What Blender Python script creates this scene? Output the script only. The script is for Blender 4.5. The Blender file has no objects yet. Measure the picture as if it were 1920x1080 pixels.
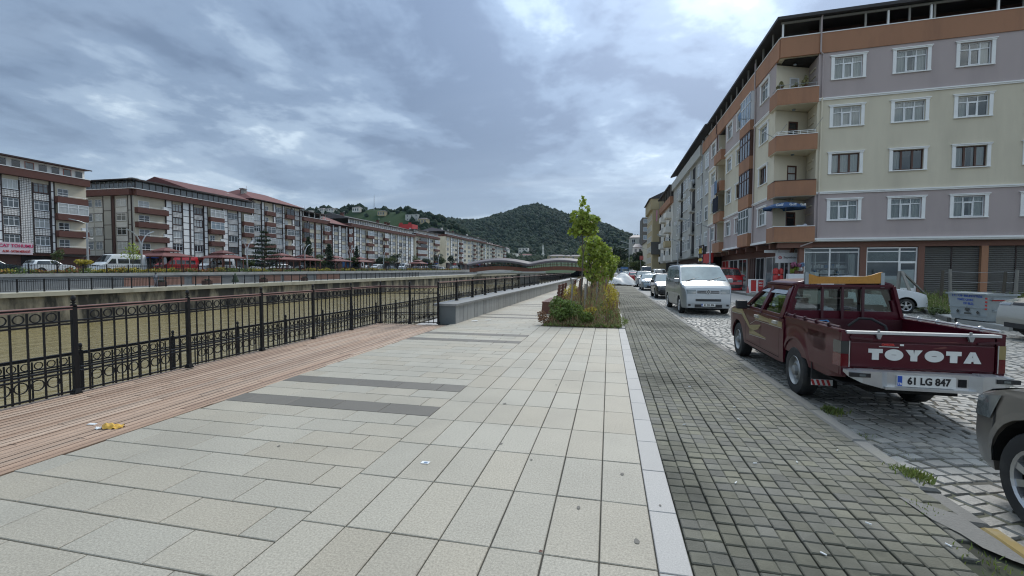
import bpy, bmesh, math, random
import numpy as np
from mathutils import Matrix, Vector
R = math.radians
PI = math.pi
rnd = random.Random(11)
SC = bpy.context.scene
COL = SC.collection

# ------------------------------------------------------------------ camera
cam = bpy.data.cameras.new('camera')
cam.sensor_width = 36.0
cam.lens = 15.55
cam.clip_end = 6000
cam.clip_start = 0.05
camo = bpy.data.objects.new('camera', cam)
COL.objects.link(camo)
yaw, pitch, roll = -.2155, .0403, .0033
_f = Vector((math.sin(yaw)*math.cos(pitch), math.cos(yaw)*math.cos(pitch), -math.sin(pitch)))
_r0 = Vector((math.cos(yaw), -math.sin(yaw), 0))
_u0 = _r0.cross(_f)
_r = _r0*math.cos(roll)+_u0*math.sin(roll)
_u = -_r0*math.sin(roll)+_u0*math.cos(roll)
camo.matrix_world = Matrix(((_r.x, _u.x, -_f.x, 0), (_r.y, _u.y, -_f.y, 0), (_r.z, _u.z, -_f.z, 1.6), (0, 0, 0, 1)))
SC.camera = camo

# ------------------------------------------------------------------ sky, sun, exposure
SUN_EL, SUN_AZ = 44.0, 14.0          # degrees; azimuth clockwise from the street direction (+Y)
W = bpy.data.worlds.new('World'); SC.world = W; W.use_nodes = True
wn, wl = W.node_tree.nodes, W.node_tree.links
wn.clear()
def wnode(t, **k):
    n = wn.new(t)
    for a, b in k.items(): setattr(n, a, b)
    return n
def wmath(op, a, b=None, c=None, clamp=False):
    n = wn.new('ShaderNodeMath'); n.operation = op; n.use_clamp = clamp
    for i, v in enumerate((a, b, c)):
        if v is None: continue
        if isinstance(v, (int, float)): n.inputs[i].default_value = v
        else: wl.new(v, n.inputs[i])
    return n.outputs[0]
def wmix(fac, a, b):
    n = wn.new('ShaderNodeMix'); n.data_type = 'RGBA'
    for i, v in ((0, fac), (6, a), (7, b)):
        if isinstance(v, (int, float)): n.inputs[i].default_value = v
        elif isinstance(v, tuple): n.inputs[i].default_value = (*v, 1)
        else: wl.new(v, n.inputs[i])
    return n.outputs[2]
sky = wnode('ShaderNodeTexSky', sky_type='NISHITA', sun_disc=False, sun_elevation=R(SUN_EL), sun_rotation=R(SUN_AZ))
sky.air_density = 1.0; sky.dust_density = 2.0
tc = wnode('ShaderNodeTexCoord')
sep = wnode('ShaderNodeSeparateXYZ'); wl.new(tc.outputs['Generated'], sep.inputs[0])
zz = wmath('ADD', wmath('MAXIMUM', sep.outputs['Z'], 0.0), 0.16)
px_ = wmath('DIVIDE', sep.outputs['X'], zz); py_ = wmath('DIVIDE', sep.outputs['Y'], zz)
comb = wnode('ShaderNodeCombineXYZ'); wl.new(px_, comb.inputs[0]); wl.new(py_, comb.inputs[1])
def wnoise(scale, detail, rough, dist=0.0, off=(0, 0, 0), sc=(1, 1, 1)):
    mp = wnode('ShaderNodeMapping'); mp.inputs['Location'].default_value = off; mp.inputs['Scale'].default_value = sc
    wl.new(comb.outputs[0], mp.inputs[0])
    n = wnode('ShaderNodeTexNoise'); n.inputs['Scale'].default_value = scale; n.inputs['Detail'].default_value = detail
    n.inputs['Roughness'].default_value = rough; n.inputs['Distortion'].default_value = dist
    wl.new(mp.outputs[0], n.inputs['Vector']); return n.outputs['Fac']
def wramp(v, stops):
    n = wnode('ShaderNodeValToRGB'); e = n.color_ramp.elements
    n.color_ramp.interpolation = 'EASE'
    while len(e) < len(stops): e.new(.5)
    for el, (p, c) in zip(e, stops): el.position = p; el.color = (*c, 1) if isinstance(c, tuple) else (c, c, c, 1)
    wl.new(v, n.inputs[0]); return n.outputs[0]
n_big = wnoise(.42, 3, .5, .6, (3.1, 1.7, 0), (1.0, .75, 1))
n_mid = wnoise(1.15, 6, .58, .35, (7.2, 2.4, 0), (1, .85, 1))
n_det = wnoise(3.6, 7, .62, .2, (1.2, 5.5, 0))
dens = wmath('ADD', wmath('MULTIPLY', n_big, .46), wmath('ADD', wmath('MULTIPLY', n_mid, .40), wmath('MULTIPLY', n_det, .14)))
CL = 10.0   # the background strength is 0.1
def cc(r, g, b): return (r*CL, g*CL, b*CL)
cloud = wramp(dens, [(.42, cc(.095, .135, .205)), (.465, cc(.145, .20, .285)), (.505, cc(.235, .305, .395)), (.545, cc(.42, .50, .575)), (.595, cc(.85, .90, .94))])
# thinner, evener and bluer towards the horizon
elev = wramp(wmath('MAXIMUM', sep.outputs['Z'], 0.0), [(0.0, 1.0), (.10, .82), (.30, .16), (.55, 0.0)])
n_str = wnoise(.9, 5, .55, .3, (2.2, 9.1, 0), (.35, 1.2, 1))
hor = wramp(n_str, [(.34, cc(.175, .24, .335)), (.50, cc(.235, .31, .41)), (.66, cc(.43, .51, .60))])
cloud = wmix(wmath('MULTIPLY', elev, .75), cloud, hor)
# a sheet of cloud grows brighter overhead and towards the hidden sun
up = wmath('MULTIPLY_ADD', wmath('POWER', wmath('MAXIMUM', sep.outputs['Z'], 0.0), 1.4), .70, 0.88)
sd = Vector((math.sin(R(SUN_AZ))*math.cos(R(SUN_EL)), math.cos(R(SUN_AZ))*math.cos(R(SUN_EL)), math.sin(R(SUN_EL))))
dt = wnode('ShaderNodeVectorMath', operation='DOT_PRODUCT'); wl.new(tc.outputs['Generated'], dt.inputs[0]); dt.inputs[1].default_value = sd
glow = wmath('MULTIPLY_ADD', wmath('POWER', wmath('MAXIMUM', dt.outputs['Value'], 0.0), 7.0), .85, .76)
mul = wnode('ShaderNodeVectorMath', operation='SCALE'); wl.new(cloud, mul.inputs[0]); wl.new(wmath('MULTIPLY', up, glow), mul.inputs['Scale'])
final = wmix(.94, sky.outputs[0], mul.outputs[0])
bg = wnode('ShaderNodeBackground'); bg.inputs['Strength'].default_value = .1
wl.new(final, bg.inputs['Color'])
wo = wnode('ShaderNodeOutputWorld'); wl.new(bg.outputs[0], wo.inputs['Surface'])

sun = bpy.data.lights.new('sun', 'SUN'); sun.energy = 1.15; sun.angle = R(18); sun.color = (1.0, .965, .91)
suno = bpy.data.objects.new('sun', sun); COL.objects.link(suno)
suno.location = (20, 60, 120); suno.rotation_euler = sd.to_track_quat('Z', 'Y').to_euler()

SC.view_settings.view_transform = 'Standard'
SC.view_settings.look = 'None'
SC.view_settings.exposure = 1.1
SC.view_settings.gamma = 1.0
SC.view_settings.use_curve_mapping = False
SC.cycles.max_bounces = 8
SC.cycles.transparent_max_bounces = 16
SC.cycles.use_adaptive_sampling = True
SC.cycles.use_denoising = True
SC.cycles.filter_width = 1.15

# ------------------------------------------------------------------ materials
MATS = {}
def M(name, col, rough=.6, metal=0.0, var=.12, scale=4.0, rn=.06, bump=0.0, bscale=40.0, stretch=(1, 1, 1), world=False, spec=.5,
      speck=0.0, sscale=160.0, tint=None, tvar=0.0, coat=0.0, dirt=0.0, dcol=(.05, .05, .04), dscale=1.5, dth=(.5, .68), island=False, trans=0.0, hue=None):
    """Principled material whose colour varies with noise (grain and wear), by object and, for joined pieces, by island."""
    m = bpy.data.materials.new(name); m.use_nodes = True; MATS[name] = m
    nt = m.node_tree; N, L = nt.nodes, nt.links; N.clear()
    out = N.new('ShaderNodeOutputMaterial'); p = N.new('ShaderNodeBsdfPrincipled'); L.new(p.outputs[0], out.inputs[0])
    p.inputs['Roughness'].default_value = rough; p.inputs['Metallic'].default_value = metal
    p.inputs['Specular IOR Level'].default_value = spec; p.inputs['Coat Weight'].default_value = coat
    p.inputs['Coat Roughness'].default_value = .06
    def mt(op, a, b=None, c=None):
        n = N.new('ShaderNodeMath'); n.operation = op
        for i, v in enumerate((a, b, c)):
            if v is None: continue
            if isinstance(v, (int, float)): n.inputs[i].default_value = v
            else: L.new(v, n.inputs[i])
        return n.outputs[0]
    if world: src = N.new('ShaderNodeNewGeometry').outputs['Position']
    else: src = N.new('ShaderNodeTexCoord').outputs['Object']
    oi = N.new('ShaderNodeObjectInfo')
    ran = oi.outputs['Random']
    if island:
        g = N.new('ShaderNodeNewGeometry'); ran = mt('FRACT', mt('ADD', ran, g.outputs['Random Per Island']))
    mp = N.new('ShaderNodeMapping'); mp.inputs['Scale'].default_value = stretch; L.new(src, mp.inputs[0])
    if not world:
        cx = N.new('ShaderNodeCombineXYZ')
        L.new(mt('MULTIPLY', ran, 37.0), cx.inputs[0]); L.new(mt('MULTIPLY', ran, 91.0), cx.inputs[1])
        L.new(cx.outputs[0], mp.inputs['Location'])
    def noise(s, d=4, r=.55):
        n = N.new('ShaderNodeTexNoise'); n.inputs['Scale'].default_value = s; n.inputs['Detail'].default_value = d; n.inputs['Roughness'].default_value = r
        L.new(mp.outputs[0], n.inputs['Vector']); return n.outputs['Fac']
    f = mt('MULTIPLY_ADD', mt('SUBTRACT', noise(scale), .5), var*3.0, 1.0)
    f = mt('MULTIPLY', f, mt('MULTIPLY_ADD', mt('SUBTRACT', ran, .5), rn*2, 1.0))
    if speck:
        f = mt('MULTIPLY', f, mt('MULTIPLY_ADD', mt('SUBTRACT', noise(sscale, 2, .7), .5), speck*3.0, 1.0))
    base = N.new('ShaderNodeMix'); base.data_type = 'RGBA'
    base.inputs[6].default_value = (*col, 1); base.inputs[7].default_value = (*(tint or col), 1)
    if tint:
        L.new(mt('MULTIPLY', mt('FRACT', mt('MULTIPLY', ran, 7.31)), tvar), base.inputs[0])
    else: base.inputs[0].default_value = 0
    c = base.outputs[2]
    if dirt:
        r = N.new('ShaderNodeMapRange'); r.inputs['From Min'].default_value = dth[0]; r.inputs['From Max'].default_value = dth[1]
        L.new(noise(dscale, 6, .62), r.inputs['Value'])
        d = N.new('ShaderNodeMix'); d.data_type = 'RGBA'; L.new(mt('MULTIPLY', r.outputs[0], dirt), d.inputs[0]); L.new(c, d.inputs[6]); d.inputs[7].default_value = (*dcol, 1)
        c = d.outputs[2]
    sc = N.new('ShaderNodeVectorMath'); sc.operation = 'SCALE'; L.new(c, sc.inputs[0]); L.new(f, sc.inputs['Scale'])
    L.new(sc.outputs[0], p.inputs['Base Color'])
    if bump:
        b = N.new('ShaderNodeBump'); b.inputs['Strength'].default_value = min(1.0, bump*1.0); b.inputs['Distance'].default_value = .02
        L.new(noise(bscale, 4, .6), b.inputs['Height']); L.new(b.outputs[0], p.inputs['Normal'])
    if trans:
        t = N.new('ShaderNodeBsdfTranslucent'); L.new(sc.outputs[0], t.inputs[0])
        mx = N.new('ShaderNodeMixShader'); mx.inputs[0].default_value = trans
        L.new(p.outputs[0], mx.inputs[1]); L.new(t.outputs[0], mx.inputs[2]); L.new(mx.outputs[0], out.inputs[0])
    return m
def GLASS(name, tint=(.55, .62, .6), gl=.1):
    """Clear pane: a tinted see-through layer under a mirror-like surface."""
    m = bpy.data.materials.new(name); m.use_nodes = True; MATS[name] = m
    N, L = m.node_tree.nodes, m.node_tree.links; N.clear()
    out = N.new('ShaderNodeOutputMaterial'); t = N.new('ShaderNodeBsdfTransparent'); t.inputs[0].default_value = (*tint, 1)
    g = N.new('ShaderNodeBsdfGlossy'); g.inputs['Roughness'].default_value = .03; g.inputs[0].default_value = (.9, .95, .95, 1)
    fr = N.new('ShaderNodeFresnel'); fr.inputs[0].default_value = 1.5
    a = N.new('ShaderNodeMath'); a.operation = 'ADD'; a.use_clamp = True; L.new(fr.outputs[0], a.inputs[0]); a.inputs[1].default_value = gl
    mx = N.new('ShaderNodeMixShader'); L.new(a.outputs[0], mx.inputs[0]); L.new(t.outputs[0], mx.inputs[1]); L.new(g.outputs[0], mx.inputs[2]); L.new(mx.outputs[0], out.inputs[0])
    return m

# paving and ground
M('granite', (.36, .335, .275), .62, var=.06, scale=1.6, rn=.05, speck=.42, sscale=75, tint=(.36, .31, .23), tvar=.6, bump=.25, bscale=160, world=True, island=True, dirt=.45, dcol=(.245, .225, .18), dscale=.55, dth=(.45, .7))
M('granite_grey', (.35, .338, .318), .6, var=.05, scale=2, rn=.04, speck=.26, sscale=95, bump=.2, bscale=160, world=True, island=True)
M('granite_dark', (.135, .122, .10), .6, var=.08, scale=2, rn=.08, speck=.16, sscale=150, bump=.2, bscale=160, world=True, island=True)
M('joint', (.045, .042, .035), .9, var=.2, scale=3, world=True)
M('paver', (.145, .140, .118), .85, var=.16, scale=1.1, rn=.16, speck=.22, sscale=120, tint=(.185, .175, .115), tvar=.6, bump=.35, bscale=120, world=True, island=True, dirt=.85, dcol=(.052, .052, .036), dscale=.42, dth=(.46, .60))
M('paver_joint', (.035, .036, .025), .95, var=.3, scale=6, world=True, dirt=.5, dcol=(.05, .07, .02), dscale=2)
M('cobble', (.29, .28, .255), .52, var=.12, scale=2.0, rn=.22, speck=.16, sscale=90, tint=(.31, .285, .235), tvar=.5, bump=.5, bscale=30, world=True, island=True, dirt=.5, dcol=(.17, .165, .15), dscale=.6)
M('cobble_joint', (.105, .098, .078), .95, var=.3, scale=4, world=True, dirt=.6, dcol=(.06, .075, .03), dscale=1.2)
M('road_far', (.26, .255, .24), .75, var=.16, scale=1.2, world=True, speck=.22, sscale=9, bump=.4, bscale=9)
M('asphalt', (.075, .075, .075), .8, var=.15, scale=.6, world=True, speck=.15, sscale=60)
M('concrete', (.33, .325, .30), .8, var=.14, scale=1.2, world=True, rn=.08, speck=.1, sscale=50, dirt=.5, dcol=(.17, .165, .14), dscale=.7, bump=.2)
M('kerb', (.16, .155, .14), .75, var=.14, scale=2.2, world=True, rn=.12, speck=.15, sscale=90, dirt=.6, dcol=(.13, .13, .10), dscale=1.1, bump=.3)
M('yellow_kerb', (.235, .165, .045), .75, var=.2, scale=5, world=True, dirt=.6, dcol=(.25, .24, .2), dscale=4)
M('wood_deck', (.35, .225, .15), .62, var=.20, scale=3.0, rn=.17, stretch=(24, 1.2, 6), tint=(.42, .32, .24), tvar=.8, bump=.35, bscale=5, world=True, island=True, dirt=.45, dcol=(.10, .075, .06), dscale=1.4, dth=(.55, .7))
M('earth', (.11, .085, .055), .95, var=.25, scale=3, world=True, bump=.4)
M('terrain', (.03, .04, .02), .95, var=.3, scale=.02, world=True)
M('water', (.25, .20, .09), .14, var=.10, scale=.06, world=True, spec=.6)
M('wall_wet', (.27, .24, .17), .85, var=.5, scale=.8, world=True, stretch=(1, 1, .3), dirt=.95, dcol=(.022, .021, .017), dscale=.45, dth=(.40, .56), bump=.6, bscale=3, speck=.2, sscale=5)
M('wall_cap', (.37, .345, .265), .85, var=.2, scale=.7, world=True, rn=.15, dirt=.5, dcol=(.16, .16, .11), dscale=.6)
M('panel_stone', (.30, .305, .295), .5, var=.08, scale=2.5, rn=.13, speck=.10, sscale=90, world=True, island=True)
M('panel_stone_dark', (.12, .135, .135), .42, var=.12, scale=3, rn=.1, world=True)
M('coping_stone', (.25, .25, .24), .5, var=.10, scale=2, rn=.06, speck=.1, sscale=90, world=True)
M('far_stone', (.215, .22, .215), .6, var=.22, scale=.25, world=True, dirt=.6, dcol=(.10, .105, .10), dscale=.15)
M('brick_pave', (.27, .145, .105), .8, var=.15, scale=.5, world=True)
# building finishes
M('render_cream', (.66, .595, .455), .85, var=.06, scale=.6, world=True, bump=.08, bscale=60, dirt=.5, dcol=(.47, .42, .32), dscale=.55, stretch=(1, 1, .22), dth=(.48, .72))
M('render_mauve', (.46, .385, .365), .85, var=.06, scale=.6, world=True, bump=.08, bscale=60, dirt=.5, dcol=(.345, .29, .275), dscale=.55, stretch=(1, 1, .22), dth=(.48, .72))
M('render_orange', (.385, .195, .11), .85, var=.07, scale=.7, world=True, bump=.08, bscale=60, dirt=.6, dcol=(.25, .13, .08), dscale=.8, stretch=(1, 1, .22), dth=(.48, .7))
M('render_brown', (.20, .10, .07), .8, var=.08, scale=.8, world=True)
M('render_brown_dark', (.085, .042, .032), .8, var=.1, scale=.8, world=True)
M('render_grey', (.44, .435, .395), .85, var=.06, scale=.4, world=True, dirt=.35, dcol=(.25, .25, .23), dscale=.2)
M('render_white', (.70, .67, .60), .8, var=.05, scale=.4, world=True, dirt=.35, dcol=(.42, .40, .34), dscale=.25)
M('render_beige', (.43, .35, .205), .85, var=.06, scale=.3, world=True, dirt=.3, dcol=(.29, .24, .15), dscale=.15)
M('render_pink', (.42, .12, .11), .85, world=True)
M('render_rust', (.115, .045, .032), .8, var=.08, scale=.3, world=True, rn=.1)
M('lattice_tile', (.78, .755, .71), .7, var=.05, scale=.5, world=True)
M('trim_dark', (.04, .025, .022), .7)
M('trim_white', (.84, .835, .80), .55, var=.05, scale=2, rn=.04, world=True)
M('upvc', (.76, .77, .76), .35, var=.02)
M('wood_frame', (.085, .035, .022), .5, var=.15, scale=6)
M('roof_red', (.135, .042, .036), .75, var=.18, scale=.5, world=True, rn=.15, bump=.3, bscale=3)
M('roof_dark', (.045, .04, .038), .7, var=.2, scale=1, world=True)
M('roof_mauve', (.115, .097, .10), .6, var=.08, scale=.4, world=True)
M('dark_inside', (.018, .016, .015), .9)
M('shutter', (.115, .11, .098), .6, var=.1, scale=1.5, world=True)
M('pane_dark', (.02, .024, .028), .06, var=.3, scale=.7, rn=.4, spec=.8)
M('pane_curtain', (.42, .43, .41), .22, var=.30, scale=3.0, rn=.25, stretch=(6, 1, .4), spec=.7)
M('pane_grey', (.12, .135, .14), .1, var=.35, scale=1.4, rn=.35, stretch=(3, 1, .6), spec=.8)
M('pane_sky', (.22, .27, .30), .08, var=.3, scale=.8, rn=.2, spec=.8)
M('curtain', (.74, .74, .71), .9, var=.06, scale=4, rn=.1, trans=.25)
GLASS('glass_clear', (.80, .84, .82), .07)
GLASS('glass_shop', (.80, .85, .84), .05)
GLASS('glass_car', (.48, .58, .55), .05)
GLASS('glass_screen', (.70, .80, .80), .14)
# metals, plastics, cloth
M('black_iron', (.009, .009, .010), .5, var=.2, scale=8, spec=.3)
M('rail_brown_sheen', (.34, .19, .16), .3, var=.15, scale=3, spec=.7)  # brown paint, lightened to imitate sky sheen on the handrail's top faces
M('steel', (.33, .335, .33), .45, .7, var=.08, scale=3)
M('galv', (.36, .40, .41), .42, .55, var=.12, scale=2.2, rn=.1, dirt=.4, dcol=(.2, .2, .19), dscale=2)
M('galv_light', (.36, .40, .41), .5, .25, var=.10, scale=2.5, rn=.08, dirt=.3, dcol=(.3, .3, .28), dscale=2)
M('chrome', (.66, .67, .67), .36, .75, var=.08, scale=3, dirt=.25, dcol=(.4, .39, .37), dscale=4)
M('lamp_grey', (.40, .41, .42), .45, .3, var=.06)
M('rubber', (.022, .022, .022), .75, var=.25, scale=6, dirt=.5, dcol=(.07, .065, .055), dscale=4)
M('plastic_black', (.018, .018, .019), .45, var=.15)
M('plastic_white', (.72, .73, .72), .4, var=.04)
M('plastic_blue', (.03, .14, .30), .5, var=.08)
M('under_black', (.008, .008, .008), .9)
M('paint_maroon', (.070, .005, .013), .30, var=.05, scale=2.0, coat=.25, spec=.35, dirt=.12, dcol=(.07, .018, .02), dscale=3)
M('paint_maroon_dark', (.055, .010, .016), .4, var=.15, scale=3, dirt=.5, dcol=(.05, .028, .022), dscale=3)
M('paint_gold', (.30, .235, .10), .38, .2, var=.06, coat=.4)
M('paint_silver', (.33, .35, .36), .3, .35, var=.03, coat=.6, dirt=.2, dcol=(.38, .39, .38), dscale=2)
M('paint_taupe', (.185, .165, .142), .3, .15, var=.05, coat=.8, dirt=.25, dcol=(.21, .19, .165), dscale=2)
M('paint_beige', (.36, .345, .30), .3, .3, var=.04, coat=.7)
M('paint_white', (.74, .76, .76), .3, var=.03, coat=.5)
M('paint_red', (.44, .012, .018), .28, var=.05, coat=.6)
M('paint_black', (.015, .016, .018), .22, var=.1, coat=.7, dirt=.2, dcol=(.06, .06, .055), dscale=2)
M('paint_blue', (.05, .14, .30), .35, var=.06, coat=.4)
M('paint_steelblue', (.21, .27, .31), .28, .4, var=.04, coat=.7)
M('paint_grey', (.10, .108, .115), .28, .2, var=.04, coat=.7)
M('paint_darkgreen', (.035, .055, .058), .25, .2, var=.05, coat=.7)
M('car_glass', (.030, .036, .038), .04, var=.25, scale=1.2, spec=.9)
M('car_glass_light', (.20, .245, .24), .05, var=.35, scale=1.6, spec=.9)
M('lamp_glass', (.16, .18, .18), .1, .1, var=.2, scale=14, spec=.9, coat=.5)
M('lamp_red', (.11, .006, .009), .15, var=.15, coat=.6)
M('lamp_smoke', (.06, .062, .058), .2, var=.15, coat=.5)
M('alloy', (.60, .60, .60), .3, .8, var=.05)
M('plate_white', (.74, .74, .70), .5, var=.03)
M('print_black', (.012, .012, .014), .6)
M('print_white', (.68, .68, .64), .55, var=.08, scale=8)
M('print_blue', (.02, .08, .42), .5)
M('print_red', (.50, .035, .03), .5)
M('print_yellow', (.75, .50, .04), .5)
M('print_magenta', (.55, .04, .13), .5)
M('sign_pink', (.66, .55, .56), .6, var=.05)
M('wood_orange', (.50, .235, .035), .45, var=.16, scale=4, stretch=(1, 12, 8), dirt=.6, dcol=(.12, .04, .01), dscale=3.2, dth=(.62, .72))
M('wood_bench', (.15, .058, .038), .5, var=.18, scale=5, rn=.15, coat=.2)
M('wood_grey', (.25, .235, .205), .85, var=.2, scale=5, rn=.2, stretch=(4, 4, .6))
M('wood_bridge', (.19, .075, .045), .75, var=.15, scale=1, world=True)
M('tarp', (.68, .67, .64), .6, var=.10, scale=2, bump=.5, bscale=5)
M('cloth_white', (.68, .69, .74), .85, var=.05, trans=.2)
M('cloth_blue', (.22, .32, .46), .85, var=.1, trans=.2)
M('cloth_navy', (.025, .03, .05), .85)
M('cloth_pink', (.50, .20, .30), .85, trans=.2)
M('cloth_shirt', (.20, .21, .24), .85)
M('skin', (.45, .27, .19), .6)
M('hair', (.02, .015, .012), .7)
# plants
M('leaf_bright', (.26, .35, .05), .5, var=.2, scale=3, rn=.4, tint=(.30, .34, .06), tvar=.8, island=True, trans=.35)
M('leaf_weed', (.13, .20, .04), .6, var=.25, scale=3, rn=.35, tint=(.19, .235, .07), tvar=.8, island=True, trans=.3)
M('leaf_olive', (.25, .25, .10), .7, var=.25, scale=3, rn=.35, tint=(.27, .22, .11), tvar=.8, island=True, trans=.25)
M('leaf_yellow', (.50, .40, .045), .6, var=.2, scale=4, rn=.3, tint=(.30, .27, .06), tvar=.7, island=True, trans=.3)
M('leaf_dry', (.24, .135, .075), .8, var=.2, scale=4, rn=.3, island=True, trans=.2)
M('leaf_dark', (.030, .050, .024), .65, var=.25, scale=2, rn=.35, island=True, trans=.15)
M('leaf_mid', (.065, .095, .03), .65, var=.25, scale=2, rn=.35, tint=(.10, .12, .04), tvar=.7, island=True, trans=.2)
M('leaf_red', (.30, .09, .05), .6, var=.2, rn=.3, tint=(.35, .25, .06), tvar=.9, island=True, trans=.2)
M('forest', (.012, .024, .014), .95, var=.15, scale=.02, rn=.28, tint=(.020, .034, .017), tvar=.7, world=True, island=True, spec=.15)
M('meadow', (.026, .050, .018), .95, var=.25, scale=.05, world=True, speck=.2, sscale=.6, spec=.15)
M('bark', (.10, .085, .065), .9, var=.25, scale=8, stretch=(1, 1, .3), bump=.4)
M('grass', (.15, .22, .045), .7, var=.2, scale=2, rn=.35, tint=(.19, .20, .06), tvar=.8, island=True, trans=.3)

# ------------------------------------------------------------------ mesh helpers
class MB:
    """Collects boxes, bars, tubes and sheets; link() turns them into ONE mesh object."""
    def __init__(s, fr=None): s.v = []; s.f = []; s.mi = []; s.k = 0; s.fr = fr; s.smooth = False; s.tr = None
    def add(s, vs, fs):
        b = len(s.v)
        if s.tr: vs = [s.tr(*p) for p in vs]
        if s.fr: vs = [s.fr(*p) for p in vs]
        s.v.extend(tuple(p) for p in vs)
        for f in fs: s.f.append(tuple(i+b for i in f)); s.mi.append(s.k)
    def box(s, x0, x1, y0, y1, z0, z1):
        s.add([(x0, y0, z0), (x1, y0, z0), (x1, y1, z0), (x0, y1, z0), (x0, y0, z1), (x1, y0, z1), (x1, y1, z1), (x0, y1, z1)],
              [(0, 3, 2, 1), (4, 5, 6, 7), (0, 1, 5, 4), (1, 2, 6, 5), (2, 3, 7, 6), (3, 0, 4, 7)])
    def slab(s, x0, x1, y0, y1, z0, z1, c=.004, dz=(0, 0, 0, 0)):
        """Block with a chamfered, slightly tilted top and no underside."""
        t = [(x0+c, y0+c, z1+dz[0]), (x1-c, y0+c, z1+dz[1]), (x1-c, y1-c, z1+dz[2]), (x0+c, y1-c, z1+dz[3])]
        m = [(x0, y0, z1-c+dz[0]), (x1, y0, z1-c+dz[1]), (x1, y1, z1-c+dz[2]), (x0, y1, z1-c+dz[3])]
        b = [(x0, y0, z0), (x1, y0, z0), (x1, y1, z0), (x0, y1, z0)]
        fs = [(0, 1, 2, 3)]
        for i in range(4):
            j = (i+1) % 4
            fs += [(4+i, 4+j, j, i), (8+i, 8+j, 4+j, 4+i)]
        s.add(t+m+b, fs)
    def quad(s, a, b, c, d): s.add([a, b, c, d], [(0, 1, 2, 3)])
    def poly(s, pts, ax, d0, d1):
        """Prism: outline pts in the plane across axis ax ('x','y','z'), from d0 to d1."""
        n = len(pts)
        def P(p, d): return (d, p[0], p[1]) if ax == 'x' else ((p[0], d, p[1]) if ax == 'y' else (p[0], p[1], d))
        vs = [P(p, d0) for p in pts]+[P(p, d1) for p in pts]
        s.add(vs, [tuple(range(n))[::-1], tuple(range(n, 2*n))]+[(i, (i+1) % n, n+(i+1) % n, n+i) for i in range(n)])
    def bar(s, p0, p1, w, h=None, up=(0, 0, 1)):
        """Square bar from p0 to p1."""
        h = h or w; p0 = Vector(p0); p1 = Vector(p1); d = (p1-p0).normalized(); u = Vector(up)
        if abs(d.dot(u)) > .98: u = Vector((1, 0, 0))
        r = d.cross(u).normalized(); u = r.cross(d)
        o = [r*(a*w/2)+u*(b*h/2) for a, b in ((-1, -1), (1, -1), (1, 1), (-1, 1))]
        s.add([p0+q for q in o]+[p1+q for q in o], [(3, 2, 1, 0), (4, 5, 6, 7)]+[(i, (i+1) % 4, 4+(i+1) % 4, 4+i) for i in range(4)])
    def tube(s, pts, r, n=6, cap=True):
        pts = [Vector(p) for p in pts]; m = len(pts); rs = r if isinstance(r, (list, tuple)) else [r]*m
        vs = []; ref = None
        for i, p in enumerate(pts):
            d = (pts[min(i+1, m-1)]-pts[max(i-1, 0)]).normalized()
            if ref is None: ref = Vector((0, 0, 1)) if abs(d.z) < .9 else Vector((1, 0, 0))
            a = d.cross(ref).normalized(); b = d.cross(a).normalized()
            ref = ref - d*ref.dot(d)
            if ref.length < .05: ref = b
            for k in range(n):
                t = 2*PI*k/n; vs.append(p+a*(math.cos(t)*rs[i])+b*(math.sin(t)*rs[i]))
        fs = [(i*n+k, i*n+(k+1) % n, (i+1)*n+(k+1) % n, (i+1)*n+k) for i in range(m-1) for k in range(n)]
        if cap: fs += [tuple(range(n))[::-1], tuple(range((m-1)*n, m*n))]
        s.add(vs, fs)
    def ring(s, c, r, t, ax='x', n=16, d=None):
        """Flat ring (square section t) round axis ax."""
        d = d or t; vs = []
        for k in range(n):
            a = 2*PI*k/n
            for rr, dd in ((r-t/2, -d/2), (r+t/2, -d/2), (r+t/2, d/2), (r-t/2, d/2)):
                u, w = rr*math.cos(a), rr*math.sin(a)
                vs.append((c[0]+dd, c[1]+u, c[2]+w) if ax == 'x' else ((c[0]+u, c[1]+dd, c[2]+w) if ax == 'y' else (c[0]+u, c[1]+w, c[2]+dd)))
        fs = []
        for k in range(n):
            j = (k+1) % n
            for q in range(4): fs.append((k*4+q, k*4+(q+1) % 4, j*4+(q+1) % 4, j*4+q))
        s.add(vs, fs)
    def lathe(s, c, prof, n=16, ax='z', cap=True):
        """Revolve (radius, height) pairs about axis ax at c."""
        vs = []
        for r, h in prof:
            for k in range(n):
                a = 2*PI*k/n; u, w = r*math.cos(a), r*math.sin(a)
                vs.append((c[0]+u, c[1]+w, c[2]+h) if ax == 'z' else ((c[0]+u, c[1]+h, c[2]+w) if ax == 'y' else (c[0]+h, c[1]+u, c[2]+w)))
        m = len(prof)
        fs = [(i*n+k, i*n+(k+1) % n, (i+1)*n+(k+1) % n, (i+1)*n+k) for i in range(m-1) for k in range(n)]
        if cap: fs += [tuple(range(n))[::-1], tuple(range((m-1)*n, m*n))]
        s.add(vs, fs)
    def grid(s, fn, nu, nv):
        vs = [fn(i/nu, j/nv) for j in range(nv+1) for i in range(nu+1)]
        s.add(vs, [(j*(nu+1)+i, j*(nu+1)+i+1, (j+1)*(nu+1)+i+1, (j+1)*(nu+1)+i) for j in range(nv) for i in range(nu)])
    def mesh(s, name, mats, off=(0, 0, 0)):
        me = bpy.data.meshes.new(name)
        v = np.asarray(s.v, dtype=np.float64).reshape(-1, 3)-np.asarray(off)
        me.from_pydata(v.tolist(), [], s.f)
        for m in (mats if isinstance(mats, (list, tuple)) else [mats]): me.materials.append(MATS[m] if isinstance(m, str) else m)
        if any(s.mi): me.polygons.foreach_set('material_index', s.mi)
        if s.smooth: smooth(me)
        return me
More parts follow.
